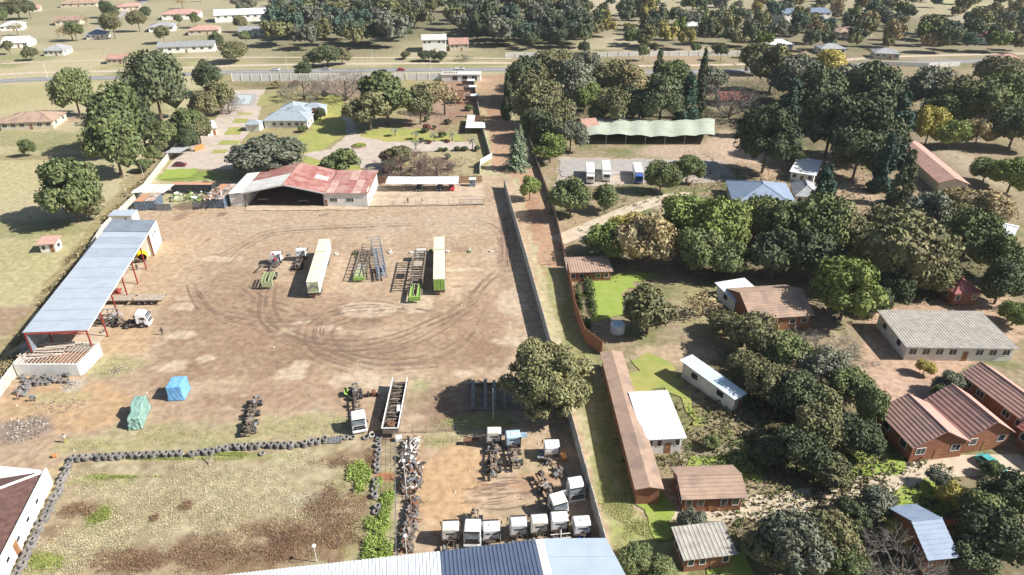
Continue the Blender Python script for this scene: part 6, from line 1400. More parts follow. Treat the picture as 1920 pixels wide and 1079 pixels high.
KIND = {'olive': (CR, 'leaf_olive', 'olive green'), 'dark': (CR, 'leaf_dark', 'dark green'), 'green': (CR, 'leaf_green', 'green'), 'bright': (CR, 'leaf_bright', 'bright green'), 'yellow': (CR, 'leaf_yellow', 'yellowish'),
        'grey': (CR, 'leaf_grey', 'grey green'), 'tan': (CR, 'leaf_tan', 'tan leaved'), 'teal': (CC, 'leaf_teal', 'dark pointed'), 'cone': (CC, 'leaf_dark', 'dark conical'), 'bare': (CB, 'twig_grey', 'bare grey'), 'purple': (CB, 'twig_purple', 'bare purplish'),
        'sparse': (CO, 'leaf_tan', 'sparse autumn'), 'fir': (CN, 'leaf_fir', 'pale green conifer'), 'flat': (CF, 'leaf_olive', 'broad olive'), 'big': (CBL, 'leaf_big', 'very large'), 'dome': ([CMED[0]], 'leaf_grey', 'wide domed'), 'full': ([CMED[1]], 'leaf_green', 'full leafy'), 'fullo': ([CMED[1]], 'leaf_olive', 'full olive'), 'red': (CR, 'leaf_red', 'dark red')}
LM = [('the long white roadside wall', 1180, 100), ('the green shade net', 1220, 235), ('the three box trucks', 1150, 330), ('the slate blue villa', 1440, 365), ('the long pink roof', 1740, 305), ('the red roofed house', 1815, 525), ('the pale parking court', 1800, 620), ('the maroon roofed villa', 1800, 790), ('the white flat roof', 1232, 780), ('the blue white shed', 1365, 705), ('the tan roofed bungalow', 1460, 575), ('the bright side lawn', 1140, 560), ('the pink roofed cottage', 1335, 915), ('the bend of the pale track', 1560, 932), ('the bright villa lawn', 1640, 860),
      ('the farmhouse at left', 50, 215), ('the garden house', 536, 215), ('the round flower bed', 674, 275), ('the long carport', 790, 340), ('the gatehouse', 866, 150), ('the maroon car', 338, 305), ('the three kiosks', 884, 175), ('the workshop hall', 550, 340), ('the far blue roofed building', 1515, 14), ('the far white building', 820, 70), ('the lone pink roof', 862, 75), ('the long pale house at left', 345, 88), ('the side road junction', 190, 60), ('the far right road bend', 1800, 110), ('the pale garage row', 1150, 520), ('the villa wood lawn', 1730, 940)]
LMP = [(n, P(a, b)) for n, a, b in LM]
TREES = []; rndt = random.Random(77)
def auto_label(p, r, adj, noun='tree'):
    n, q = min(LMP, key=lambda t: (t[1] - p).length); d = p - q
    rel = ('left of' if d.x < 0 else 'right of') if abs(d.x) > abs(d.y) else ('behind' if d.y > 0 else 'in front of')
    sz = 'small' if r < 3 else ('medium' if r < 5 else 'large')
    return '%s %s %s %s %s' % (sz, adj, noun, rel, n)
def tree_at(p, r, kind, asp=.85, label=None, trunkf=.45, idx=None, name=None, sub=False):
    protos, mk, adj = KIND[kind]; me = protos[rndt.randrange(len(protos))] if idx is None else protos[idx % len(protos)]
    hz = r * asp / (.8 if protos in (CR, CF) else 1); zc = hz * .8 + r * trunkf
    nm = name or {'bare': 'bare_tree', 'purple': 'bare_tree', 'fir': 'conifer', 'teal': 'cypress_tree', 'cone': 'cypress_tree'}.get(kind, 'tree')
    t = thing(nm, None, 'tree', (p.x, p.y, 0)); c = bpy.data.objects.new('crown', me); link(c, t); c.location = (0, 0, zc); r_ = r * (1.16 if protos is not CBL else 1.05); c.scale = (r_, r_ * rndt.uniform(.82, 1.05), hz * 1.1); c.rotation_euler = (0, 0, rndt.uniform(0, 6.28))
    if me.materials[0] != M[mk]: c.material_slots[0].link = 'OBJECT'; c.material_slots[0].material = M[mk]
    k = bpy.data.objects.new('trunk', trunk_me); link(k, t); k.scale = (r * .9, r * .9, zc)
    TREES.append([t, label or auto_label(p, r, adj), p, label is None]); return t
def T(cx, cy, rpx, kind, asp=.85, label=None, trunkf=.3, idx=None):
    trunkf *= .22; rpx *= 1.08 if label is None else 1.0; z = 4.0
    for _ in range(4): r = rpx / scale_at(P(cx, cy, z)); z = r * asp + r * trunkf
    tree_at(P(cx, cy, z), r, kind, asp, label, trunkf, idx)
T(1028, 706, 106, 'big', .80, 'very large dense tree overhanging the right yard wall above the parts enclosure', .05)
T(500, 282, 74, 'dome', .62, 'wide domed grey green tree directly behind the workshop hall', .25)
T(690, 196, 56, 'fullo', .8, 'full olive tree with brown tinge in the middle of the garden', .4); T(722, 170, 58, 'full', 1.0, 'tall bright green tree in the middle of the garden', .6)
T(786, 184, 40, 'fullo', 1.1, 'rounded yellow green tree between the tall garden tree and the sparse one', .6); T(832, 174, 40, 'sparse', .9, 'sparse autumn tree with thick trunk near the kiosks', .6)
T(566, 150, 36, 'bare', .9, 'bare grey tree behind the garden house', .5); T(645, 146, 54, 'bare', .7, 'wide bare grey tree left of the tall garden tree', .3)
T(637, 298, 40, 'full', .75, 'bushy green tree between the domed tree and the purple shrubs', .2); T(740, 288, 34, 'fullo', .8, 'olive and purple shrub mass left of the purple bare trees', .15)
T(750, 290, 46, 'purple', .8, 'bare purplish tree nearest the turning circle', .2); T(784, 296, 44, 'purple', .8, 'bare purplish tree behind the middle of the long carport', .2); T(818, 303, 34, 'purple', .8, 'bare purplish tree rightmost behind the long carport', .2)
T(733, 315, 16, 'dark', .9, 'dark shrub at the foot of the purple trees', .1)
T(968, 280, 30, 'fir', 1.25, 'pale green conifer beside the orange dirt track', .3); T(993, 352, 21, 'bright', 1.0, 'small bright green tree leaning over the right yard wall', 1.0)
T(975, 262, 20, 'fir', 1.5, 'narrow dark conifer just above the pale conifer', .4); T(952, 178, 20, 'cone', 2.2, 'dark narrow conifer above the dirt track', .3); T(958, 205, 16, 'dark', 1.0, 'dark bush by the white gate on the dirt track', .2)
T(408, 172, 34, 'fullo', 1.1, 'tall grey olive tree at the top left garden corner', .7); T(425, 185, 24, 'bare', 1.1, 'bare twiggy tree beside the pool deck', .5); T(378, 190, 34, 'fullo', 1.1, 'dark olive tree along the left garden wall', .7)
T(345, 225, 36, 'full', 1.2, 'tall dark green tree along the left garden wall', .7); T(368, 232, 32, 'fullo', 1.1, 'leafy olive tree by the white store', .7); T(352, 262, 22, 'dark', .9, 'dark tree over the blue car at the left wall', .6)
T(388, 145, 28, 'dark', 1.0, 'dark tree behind the top left garden corner', .5); T(310, 255, 26, 'green', .9); T(285, 290, 16, 'green', .9); T(300, 275, 14, 'olive', .9); T(270, 310, 14, 'green', .8)
for a in [(137, 175, 33, 'green', 1.15), (288, 165, 50, 'dark', 1.1), (225, 225, 56, 'green', 1.0), (212, 275, 50, 'green', 1.0), (262, 235, 36, 'dark', 1.0), (130, 358, 54, 'green', 1.0), (160, 385, 30, 'olive', .8), (130, 55, 20, 'sparse', .9), (50, 278, 12, 'green', 1.2), (55, 100, 14, 'olive', .8), (30, 15, 22, 'olive', .8), (208, 25, 14, 'dark', 1.2), (405, 76, 12, 'dark', 1.1), (438, 98, 26, 'olive', .6),
          (612, 104, 22, 'dark', .8), (585, 106, 20, 'fullo', .8), (640, 106, 18, 'olive', .7), (570, 132, 15, 'dark', .9), (797, 105, 12, 'dark', .7), (812, 105, 12, 'dark', .7), (828, 106, 12, 'dark', .7), (868, 104, 12, 'bare', .7), (760, 104, 10, 'olive', .6), (600, 214, 9, 'dark', 1.2), (590, 212, 8, 'red', 1.0), (609, 178, 8, 'dark', .9), (800, 240, 7, 'red', 1.0),
          (985, 150, 45, 'dark', .8), (1040, 130, 42, 'olive', .8), (1010, 195, 42, 'olive', .9), (1075, 160, 44, 'grey', .9), (1098, 125, 30, 'grey', .8), (1096, 182, 30, 'bright', .9), (1150, 150, 38, 'olive', .8), (1182, 160, 38, 'tan', .8), (1235, 130, 22, 'cone', 1.6), (1265, 145, 34, 'green', .8), (1240, 188, 45, 'dark', .9), (1290, 185, 40, 'teal', 1.1), (1200, 195, 36, 'dark', .8), (1150, 200, 34, 'olive', .9), (1000, 160, 40, 'olive', .8), (1015, 232, 36, 'dark', .8), (1046, 222, 36, 'olive', .9), (1070, 255, 30, 'grey', .8), (1032, 278, 30, 'bright', .8), (1320, 130, 20, 'cone', 2.0), (1312, 180, 24, 'cone', 1.6), (1375, 172, 52, 'bare', .8), (1335, 150, 26, 'grey', .8), (1120, 215, 20, 'green', .8),
          (1440, 262, 52, 'dark', 1.1), (1488, 296, 18, 'green', .9), (1450, 130, 42, 'olive', .9), (1495, 150, 44, 'grey', .9), (1555, 122, 34, 'yellow', .7), (1420, 110, 30, 'olive', .8), (1480, 200, 48, 'teal', 1.1), (1530, 185, 52, 'dark', .9), (1580, 170, 50, 'grey', .8), (1640, 175, 52, 'dark', .9), (1560, 235, 55, 'dark', 1.0), (1625, 240, 58, 'dark', 1.0), (1685, 235, 52, 'teal', 1.2), (1610, 290, 45, 'dark', .9), (1665, 300, 40, 'teal', 1.3), (1700, 330, 36, 'cone', 1.4), (1740, 170, 45, 'grey', .8), (1800, 185, 45, 'olive', .8), (1850, 200, 48, 'green', .8), (1895, 175, 45, 'green', .8), (1870, 140, 40, 'olive', .7), (1745, 235, 28, 'yellow', 1.2), (1785, 250, 30, 'bright', .8), (1835, 250, 26, 'tan', .9), (1905, 240, 40, 'dark', .9), (1770, 210, 34, 'green', .8),
          (1070, 372, 38, 'green', .9), (1135, 372, 26, 'green', .9), (1240, 332, 28, 'green', 1.0), (1290, 318, 26, 'green', .9), (1142, 452, 42, 'bright', .7), (1215, 455, 58, 'tan', .8), (1180, 430, 36, 'yellow', .7), (1290, 410, 50, 'bright', .8), (1345, 430, 55, 'bright', .9), (1310, 470, 45, 'green', .9), (1370, 490, 40, 'green', .8), (1420, 408, 40, 'green', .9), (1470, 425, 50, 'green', .9), (1455, 480, 50, 'dark', .9), (1545, 360, 44, 'teal', 1.2), (1530, 425, 54, 'green', 1.0), (1590, 435, 40, 'olive', .8), (1520, 480, 50, 'dark', .9), (1622, 485, 36, 'yellow', .8), (1700, 470, 80, 'flat', .9), (1665, 430, 44, 'olive', .8), (1750, 510, 44, 'olive', .8), (1590, 545, 55, 'bright', 1.0), (1640, 560, 30, 'dark', .8), (1680, 540, 36, 'dark', .8), (1745, 400, 44, 'grey', .8), (1800, 380, 36, 'tan', .7), (1850, 390, 40, 'tan', .7), (1820, 440, 44, 'green', .9), (1865, 480, 45, 'green', .9), (1880, 530, 44, 'dark', .9), (1900, 330, 36, 'bright', .8), (1850, 320, 26, 'green', .8), (1905, 590, 26, 'bright', .8), (1790, 410, 34, 'olive', .8),
          (1218, 572, 54, 'fullo', 1.0), (1320, 565, 38, 'sparse', .7), (1365, 610, 30, 'olive', .7), (1420, 632, 44, 'olive', .9), (1470, 660, 40, 'green', .8), (1555, 648, 66, 'bare', .7), (1545, 690, 40, 'grey', .8), (1400, 690, 32, 'olive', .8), (1440, 720, 42, 'olive', .9), (1490, 740, 46, 'dark', .9), (1545, 745, 46, 'fullo', .9), (1590, 720, 34, 'green', .8), (1630, 765, 34, 'green', 1.1), (1540, 805, 48, 'olive', .9), (1600, 820, 40, 'dark', .9), (1500, 850, 46, 'dark', .9), (1565, 880, 44, 'fullo', .9), (1450, 850, 30, 'dark', .7), (1780, 720, 26, 'grey', .8), (1770, 745, 22, 'green', .8), (1735, 690, 16, 'yellow', .8),
          (1640, 945, 38, 'grey', .8), (1600, 965, 30, 'dark', .8), (1690, 995, 28, 'yellow', .7), (1490, 1020, 58, 'grey', .9), (1430, 1035, 36, 'olive', .8), (1560, 1010, 46, 'olive', .9), (1585, 1060, 36, 'green', .8), (1700, 1060, 80, 'bare', .7), (1300, 978, 22, 'grey', 1.1), (1835, 960, 44, 'green', .9), (1790, 930, 30, 'yellow', .7), (1890, 930, 46, 'dark', .9), (1880, 1010, 56, 'dark', .9), (1760, 900, 22, 'grey', .8), (1820, 1040, 40, 'dark', .8), (1190, 1050, 34, 'green', .6), (1240, 1070, 30, 'green', .6), (1165, 1035, 20, 'sparse', .6), (1335, 830, 18, 'green', .7), (1860, 880, 18, 'green', .8)]:
    T(*a)
def scatter(polyp, n, r0, r1, kinds, gap=.8, seed=0):
    rr = random.Random(seed); pw = wpoly(polyp); xs = [q[0] for q in pw]; ys = [q[1] for q in pw]; k = 0; tries = 0; pts = []
    while k < n and tries < n * 40:
        tries += 1; x, y = rr.uniform(min(xs), max(xs)), rr.uniform(min(ys), max(ys))
        if not inpoly(np.array([x]), np.array([y]), pw)[0]: continue
        r = rr.uniform(r0, r1); p = Vector((x, y, 0))
        if any((p - q).length < (r + s_) * gap for q, s_ in pts): continue
        if any((p - lp).length < r + 7 for _, lp in LMP): continue
        pts.append((p, r)); tree_at(p, r, rr.choice(kinds), rr.uniform(.75, 1.1)); k += 1
DK_ = ['dark', 'dark', 'olive', 'grey', 'olive', 'teal', 'green']
scatter([(0, 104), (400, 100), (500, 90), (500, -2), (-20, -2)], 30, 3, 6.5, ['dark', 'olive', 'grey', 'green', 'sparse'], 1.3, 5)
scatter([(1040, 120), (1420, 118), (1420, 100), (1040, 100)], 7, 2.5, 4, ['green', 'olive', 'dark'], 1.5, 6)
FC = {'dark': (.085, .105, .06), 'olive': (.15, .15, .07), 'grey': (.14, .15, .11), 'teal': (.065, .10, .075), 'green': (.10, .14, .04), 'tan': (.22, .18, .10), 'yellow': (.24, .22, .07)}
def forest(name, label, zones, seed):
    rr = random.Random(seed); V = []; F = []; CL = []; nb = 0; pr = []
    for me in CS:
        co = np.zeros(len(me.vertices) * 3); me.vertices.foreach_get('co', co); co = co.reshape(-1, 3)
        fa = [list(p.vertices) for p in me.polygons]; tri = [(f + [f[-1]])[:4] if len(f) == 3 else f for f in fa]; pr.append((co, fa))
    for polyp, n, r0, r1, kinds, gap in zones:
        pw = wpoly(polyp); xs = [q[0] for q in pw]; ys = [q[1] for q in pw]; k = 0; tr = 0; pts = []
        while k < n and tr < n * 60:
            tr += 1; ax_ = [q[0] for q in polyp]; ay_ = [q[1] for q in polyp]; w0 = P(rr.uniform(min(ax_), max(ax_)), rr.uniform(min(ay_), max(ay_))); x, y = w0.x, w0.y
            if not inpoly(np.array([x]), np.array([y]), pw)[0]: continue
            r = rr.uniform(r0, r1)
            if any(math.hypot(x - q[0], y - q[1]) < (r + q[2]) * gap for q in pts): continue
            if any((Vector((x, y, 0)) - lp).length < r + 7 for _, lp in LMP): continue
            pts.append((x, y, r)); k += 1; co, fa = pr[rr.randrange(3)]; a = rr.uniform(0, 6.28); ca, sa_ = math.cos(a), math.sin(a); hz = r * rr.uniform(.95, 1.4)
            q = np.stack([x + (co[:, 0] * ca - co[:, 1] * sa_) * r, y + (co[:, 0] * sa_ + co[:, 1] * ca) * r, hz * .9 + co[:, 2] * hz], 1); V.append(q)
            F.extend([[i + nb for i in f] for f in fa]); nb += len(q); c0 = np.array(FC[rr.choice(kinds)]) * rr.uniform(.8, 1.25); CL.append(c0 * np.random.default_rng(k).uniform(.65, 1.4, (len(fa), 1)))
    me = bpy.data.meshes.new(name); me.from_pydata(np.concatenate(V).tolist(), [], F); put_col(me, np.concatenate(CL)); me.materials.append(M['leaf_mix']); o = bpy.data.objects.new(name, me); COL.objects.link(o); tag(o, label, 'forest', None, 'stuff')
forest('far_forest', 'dark mass of mixed trees filling the far distance beyond the road', [
  ([(520, 98), (770, 96), (770, -12), (500, -12)], 95, 6, 11, ['dark', 'dark', 'olive', 'grey', 'teal'], .5), ([(770, 62), (960, 92), (1060, 92), (1100, 60), (1080, -12), (770, -12)], 90, 6, 11, ['dark', 'teal', 'dark', 'olive', 'grey'], .5),
  ([(880, 96), (1040, 96), (1040, 60), (880, 60)], 14, 5, 7, ['dark', 'teal', 'dark'], .6), ([(1080, 92), (1420, 96), (1420, -12), (1100, -12)], 75, 4.5, 9, ['dark', 'olive', 'grey', 'green', 'yellow', 'dark'], .62),
  ([(1420, 100), (1920, 105), (1950, -12), (1420, -12)], 125, 4.5, 9, ['dark', 'olive', 'grey', 'green', 'tan', 'teal', 'olive'], .78), ([(900, -12), (1500, -12), (1500, -40), (800, -40)], 20, 7, 10, ['dark', 'grey', 'teal'], .7)], 9)
cnt = {}
for e_ in TREES: cnt.setdefault(e_[1], []).append(e_)
for lab, es in cnt.items():
    if len(es) > 1:
        es.sort(key=lambda q: PX(q[2])[0])
        for i, q in enumerate(es): q[0]['label'] = '%s, %s from the left' % (lab, ORD[min(i + 1, 44)]) if i < len(es) - 1 else '%s, farthest to the right' % lab
    else: es[0][0]['label'] = lab
for e_ in TREES: e_[0]['group'] = 'trees of the garden and suburb'
# palms
def palm(px, py, h, label, seed):
    rr = random.Random(seed); t = thing('palm_tree', label, 'palm', P(px, py), 0, 'palms in the garden'); MB().tube((0, 0, 0), (.1, 0, h), .2, 8, .15).build('trunk', M['bark'], t)
    for k in range(15):
        a = k * .42 * 2 + rr.uniform(-.2, .2); el = rr.uniform(.25, 1.1); vs = []; fs = []; cols = []; L_ = rr.uniform(1.7, 2.3); u = Vector((-math.sin(a), math.cos(a), 0))
        for q in range(7):
            s_ = q / 6; x = L_ * s_; z = math.sin(el) * x - .42 * x * x * .8; p = Vector((math.cos(a) * x * math.cos(el * .6), math.sin(a) * x * math.cos(el * .6), h + z)); w_ = .30 * math.sin(max(.12, s_) * 2.9) + .03; vs += [p - u * w_ + Vector((0, 0, -w_ * .5)), p, p + u * w_ + Vector((0, 0, -w_ * .5))]
        for q in range(6): b = q * 3; fs += [(b, b + 3, b + 4, b + 1), (b + 1, b + 4, b + 5, b + 2)]
        me = bpy.data.meshes.new('frond'); me.from_pydata(vs, [], fs); put_col(me, [(rr.uniform(.8, 1.3),) * 3] * len(fs)); me.materials.append(M['leaf_grey']); o = bpy.data.objects.new('frond', me); link(o, t)
for i, (px, py, h, lab) in enumerate(((741, 256, 2.4, 'palm on the bright garden lawn, farthest left'), (780, 262, 2.2, 'palm among shrubs, second along the garden path'), (814, 266, 2.6, 'palm beside two round bushes on the garden path'), (848, 265, 2.6, 'palm above the garden path near the brown steps'), (780, 282, 3, 'palm below the garden path left of the low bushes'), (886, 281, 3.4, 'tall palm at the right end of the garden path'), (695, 325, 1.4, 'short palm beside the office wing'), (527, 183, 2.5, 'dark palm on the front lawn behind the house'))): palm(px, py, h, lab, i)
def bush(px, py, rpx, kind, label, asp=.8, grp='bushes in the garden'):
    r = rpx / scale_at(P(px, py)); _, mk, _ = KIND[kind]; t = thing('bush', label, 'bush', P(px, py), rndt.uniform(0, 6), grp); me = CR[rndt.randrange(4)]; o = bpy.data.objects.new('foliage', me); link(o, t); o.location = (0, 0, r * asp * .75); o.scale = (r, r, r * asp)
    if me.materials[0] != M[mk]: o.material_slots[0].link = 'OBJECT'; o.material_slots[0].material = M[mk]
for a in [(797, 250, 8, 'dark', 'dark round bush left of the twin bushes on the garden lawn'), (829, 258, 9, 'dark', 'dark round bush by the palms at the path'), (840, 233, 8, 'dark', 'dark round bush near the brown steps'), (800, 228, 8, 'green', 'green bush below the rounded yellow green tree'), (815, 242, 6, 'olive', 'olive bush between the round dark bushes'), (826, 284, 6, 'dark', 'low dark bush below the path, first of four'), (836, 284, 6, 'dark', 'low dark bush below the path, second of four'), (858, 283, 7, 'dark', 'low dark bush below the path, third of four'), (871, 283, 7, 'dark', 'low dark bush below the path, fourth of four'), (895, 283, 8, 'dark', 'dark bush at the garden wall beside the tall palm'), (840, 298, 8, 'grey', 'grey low shrub on the dry grass behind the carport'), (846, 318, 10, 'grey', 'grey spreading shrub nearest the slat fence'), (790, 268, 8, 'dark', 'dark bush under the second garden palm'), (805, 270, 6, 'red', 'reddish bush at the path edge'), (840, 268, 5, 'red', 'small red shrub near the path palm'), (555, 162, 9, 'red', 'red leaved bed at the white road wall'), (520, 166, 12, 'tan', 'dry flower bed along the white road wall'), (568, 248, 10, 'green', 'hedge bush at the front of the garden house'), (595, 222, 9, 'green', 'cone shaped bush right of the garden house'), (880, 208, 9, 'bright', 'agave like bush above the pergola'), (610, 320, 14, 'grey', 'grey low bush behind the red hall roof')]: bush(*a)
# hedge outside the right grass strip and weeds
def weeds(name, label, pts_px, n, s0, s1, cols, seed, m=None, h=.5, kind='stuff', thr=.42):
    rng = np.random.default_rng(seed); VV = []; CC_ = []; cols = np.array(cols)
    for (cx, cy, rx, ry, frac) in pts_px:
        p = P(cx, cy); sc = scale_at(p); a = rx / sc; b = ry / sc / (CAM_H / math.hypot(CAM_H, p.y)); k_ = int(n * frac * 1.9)
        an = rng.uniform(0, 6.28, k_); q = rng.uniform(0, 1, k_) ** .62 * 1.25; x = p.x + np.cos(an) * a * q; y = p.y + np.sin(an) * b * q
        keep = fbm(x, y, 4.5, seed * 7) * .65 + fbm(x, y, 1.3, seed * 3 + 1) * .35 + rng.uniform(-.1, .1, k_) > thr - .08 + .42 * np.maximum(0, q - .35); x = x[keep]; y = y[keep]; k_ = len(x)
        s_ = rng.uniform(s0, s1, k_); col = cols[rng.integers(0, len(cols), k_)] * rng.uniform(.75, 1.3, (k_, 1)); zb = rng.uniform(0, h, k_)
        for j in range(2):
            d = rng.normal(size=(k_, 3)); d[:, 2] = np.abs(d[:, 2]) + .5; d /= np.linalg.norm(d, axis=1)[:, None]; u = np.cross(d, rng.normal(size=(k_, 3))); u /= np.linalg.norm(u, axis=1)[:, None]; w_ = np.cross(d, u)
            c = np.stack([x + rng.normal(size=k_) * s_ * .6, y + rng.normal(size=k_) * s_ * .6, zb * rng.uniform(.2, 1, k_) + s_ * .3], 1); S_ = s_[:, None]
            VV.append(np.stack([c - u * S_, c - w_ * S_ * .45, c + u * S_, c + w_ * S_ * .45], 1).reshape(-1, 3)); CC_.append(col)
    V = np.concatenate(VV); nq = len(V) // 4; me = bpy.data.meshes.new(name); me.vertices.add(len(V)); me.vertices.foreach_set('co', V.ravel()); me.loops.add(nq * 4); me.loops.foreach_set('vertex_index', np.arange(nq * 4, dtype=np.int32))
    me.polygons.add(nq); me.polygons.foreach_set('loop_start', np.arange(0, nq * 4, 4, dtype=np.int32)); me.polygons.foreach_set('loop_total', np.full(nq, 4, np.int32)); me.update()
    put_col(me, np.concatenate(CC_)); me.materials.append(m or M['tuft']); o = bpy.data.objects.new(name, me); COL.objects.link(o); tag(o, label, 'weeds', None, kind); return o
GR = [(.22, .33, .05), (.16, .26, .04), (.27, .36, .07)]
weeds('green_weeds', 'lush green weeds growing around the right tyre column', [(722, 960, 15, 60, .45), (700, 1030, 34, 26, .22), (665, 885, 24, 16, .12), (680, 900, 14, 26, .1), (712, 905, 10, 14, .05), (695, 985, 16, 20, .08)], 10000, .07, .2, [(.26, .35, .07), (.19, .27, .05), (.32, .38, .12)], 1, h=.8, thr=.45)
weeds('green_tufts', 'patches of fresh green grass in the overgrown plot', [(190, 965, 22, 22, .25), (80, 1055, 46, 18, .3), (230, 895, 60, 6, .15), (340, 860, 130, 4, .15), (430, 852, 60, 5, .15)], 6000, .05, .13, [(.27, .30, .08), (.22, .27, .06)], 2, h=.25)
weeds('brown_weeds', 'dead brown weeds covering the lower part of the plot', [(430, 1040, 170, 34, .3), (620, 950, 60, 55, .2), (560, 1005, 100, 30, .2), (250, 1055, 110, 22, .12), (640, 870, 50, 16, .06), (350, 950, 16, 12, .03), (290, 972, 10, 8, .02), (150, 955, 40, 16, .05), (692, 870, 14, 30, .04)], 44000, .03, .095, [(.20, .12, .07), (.26, .17, .10), (.17, .105, .07), (.36, .27, .17), (.24, .12, .07), (.30, .20, .12)], 3, h=.45, thr=.43)
weeds('dry_tufts', 'dry straw coloured grass all over the fenced plot', [(400, 950, 330, 95, .8), (150, 1020, 100, 50, .2)], 34000, .035, .10, [(.50, .44, .29), (.46, .41, .24), (.58, .51, .37), (.38, .34, .18)], 4, h=.18)
weeds('long_grass', 'long brown grass outside the left wall beside the shed', [(20, 690, 24, 40, .2), (60, 620, 16, 40, .15), (100, 560, 12, 40, .15), (140, 505, 12, 40, .12), (180, 450, 10, 40, .12), (225, 390, 10, 30, .1), (265, 345, 10, 30, .1)], 12000, .12, .32, [(.24, .17, .09), (.30, .24, .12), (.16, .16, .06), (.4, .34, .2)], 5, h=.9)
weeds('strip_grass', 'rough grass on the strip beyond the right yard wall', [(1095, 720, 24, 80, .2), (1130, 830, 26, 70, .25), (1170, 950, 40, 50, .25), (1060, 600, 16, 60, .15), (1215, 985, 50, 20, .15)], 14000, .04, .11, [(.33, .36, .12), (.42, .4, .18), (.25, .30, .08)], 6, h=.12)
weeds('yard_tufts', 'thin grass creeping over the near part of the yard', [(330, 820, 150, 26, .35), (560, 800, 130, 22, .25), (210, 690, 50, 18, .1), (820, 828, 60, 10, .1), (850, 795, 50, 14, .1), (180, 835, 80, 14, .1)], 9000, .03, .09, [(.46, .42, .24), (.36, .37, .14), (.3, .32, .1)], 7, h=.05)
weeds('rubble', 'scattered stones and rubbish in the lower left of the yard', [(45, 803, 45, 24, .5), (140, 722, 20, 10, .2), (225, 695, 20, 10, .15), (120, 760, 60, 16, .15)], 1400, .05, .16, [(.4, .36, .32), (.16, .13, .12), (.6, .58, .54), (.3, .2, .14)], 8, h=.1)
weeds('hedge_creeper', 'dark creeper growing along the shaded side of the long brown roofed house', [(1108, 560, 8, 50, .4), (1100, 620, 10, 30, .3), (1085, 560, 6, 40, .3)], 2500, .15, .35, [(.05, .08, .03), (.08, .11, .04)], 9, h=1.6)
weeds('garden_scrub', 'dry scrub and flower beds in the upper garden', [(630, 165, 60, 8, .3), (520, 160, 80, 5, .3), (850, 225, 40, 30, .2), (840, 305, 50, 16, .2)], 4000, .1, .25, [(.26, .12, .1), (.3, .24, .14), (.2, .2, .08), (.38, .3, .24)], 10, h=.3)
weeds('suburb_scrub', 'undergrowth and leaf litter between the suburb trees', [(1500, 420, 380, 140, .34), (1550, 180, 360, 70, .25), (1500, 850, 300, 180, .25), (1120, 190, 130, 50, .16)], 30000, .14, .42, [(.10, .12, .04), (.17, .16, .07), (.24, .19, .11), (.07, .09, .03)], 11, h=.7)
# ---------------------------------------------------------------- suburb and far buildings (built like the near ones)
def hs(label, A, B, depth, eave, rise, kind, wall, roof, **kw):
    return house(kw.pop('name', 'house'), label, A, B, depth, eave, rise, kind, M[wall], M[roof], **kw)
hs('brown roofed farmhouse among dry fields at the left edge', (-6, 232), (98, 228), 14, 3, 2.4, 'hip', 'plaster_cream', 'tan_roof', wins=5)
hs('long pale house with light roof near the top left road', (292, 90), (402, 86), 14, 3.5, 2, 'gable', 'white_wall', 'grey_roof', wins=6)
hs('dark roofed small house left of the long pale house', (158, 66), (196, 65), 12, 3, 2.4, 'hip', 'plaster', 'slate_blue', wins=3)
hs('pink roofed house at the top left corner', (10, 18), (74, 15), 16, 3, 2.6, 'hip', 'plaster_cream', 'pink_roof', wins=4)
hs('pale roofed house below the pink one at the top left', (0, 82), (52, 80), 16, 3, 2.6, 'gable', 'white_wall', 'sheet_white', wins=3)
hs('grey roofed house between dry lawns at the top left', (78, 96), (118, 95), 14, 3, 2.4, 'hip', 'plaster', 'grey_roof', wins=3)
hs('white walled house with pink roof beside the side road', (300, 28), (372, 26), 18, 4, 2.6, 'hip', 'white_wall', 'pink_roof', wins=4)
hs('large pale house at the top behind the side road', (400, 30), (500, 26), 20, 5, 3, 'gable', 'white_wall', 'sheet_white', wins=6)
hs('cream house with tan roof at the very top left', (110, 8), (180, 6), 16, 3, 2.6, 'hip', 'plaster_cream', 'tan_roof', wins=4)
hs('low pink roofed house beside the far field on the left', (196, 112), (240, 111), 10, 2.6, 1.8, 'gable', 'plaster_cream', 'pink_roof', wins=3)
hs('small white shed in the left field near the shed roof', (66, 460), (104, 458), 4, 2.4, .6, 'mono', 'white_wall', 'pink_roof', wins=1, rwins=1, cat='shed', name='shed')
hs('white two storey building among the dark trees at the top', (790, 76), (838, 75), 16, 7, 2, 'gable', 'white_wall', 'white_roof', wins=4)
hs('pink roofed building beside the white two storey one', (842, 84), (880, 83), 16, 4, 2.4, 'gable', 'plaster_cream', 'pink_roof', wins=3)
hs('blue roofed warehouse at the very top right of centre', (1472, 26), (1562, 24), 24, 7, 2, 'gable', 'white_wall', 'slate_blue', wins=6, cat='building', name='building')
hs('white walled house above the roadside wall', (1288, 50), (1345, 48), 18, 6, 2.6, 'hip', 'white_wall', 'white_roof', wins=4)
hs('tan roofed house on the pale slope at the top right', (1575, 62), (1640, 60), 16, 3.4, 2.4, 'hip', 'plaster_cream', 'tan_roof', wins=4)
hs('pale house with rose roof near the top right field', (1830, 70), (1890, 72), 16, 4, 2.6, 'gable', 'white_wall', 'rose_roof', wins=3)
hs('grey roofed house between trees at the top', (1080, 46), (1135, 44), 18, 4, 2.6, 'hip', 'plaster', 'grey_roof', wins=4)
hs('tan building above the long white wall', (1030, 24), (1080, 22), 16, 4, 2.4, 'gable', 'plaster_cream', 'tan_roof', wins=3)
hs('long cream house left of the dark forest at the top', (560, 40), (600, 39), 14, 4, 2.4, 'gable', 'white_wall', 'sheet_white', wins=3)
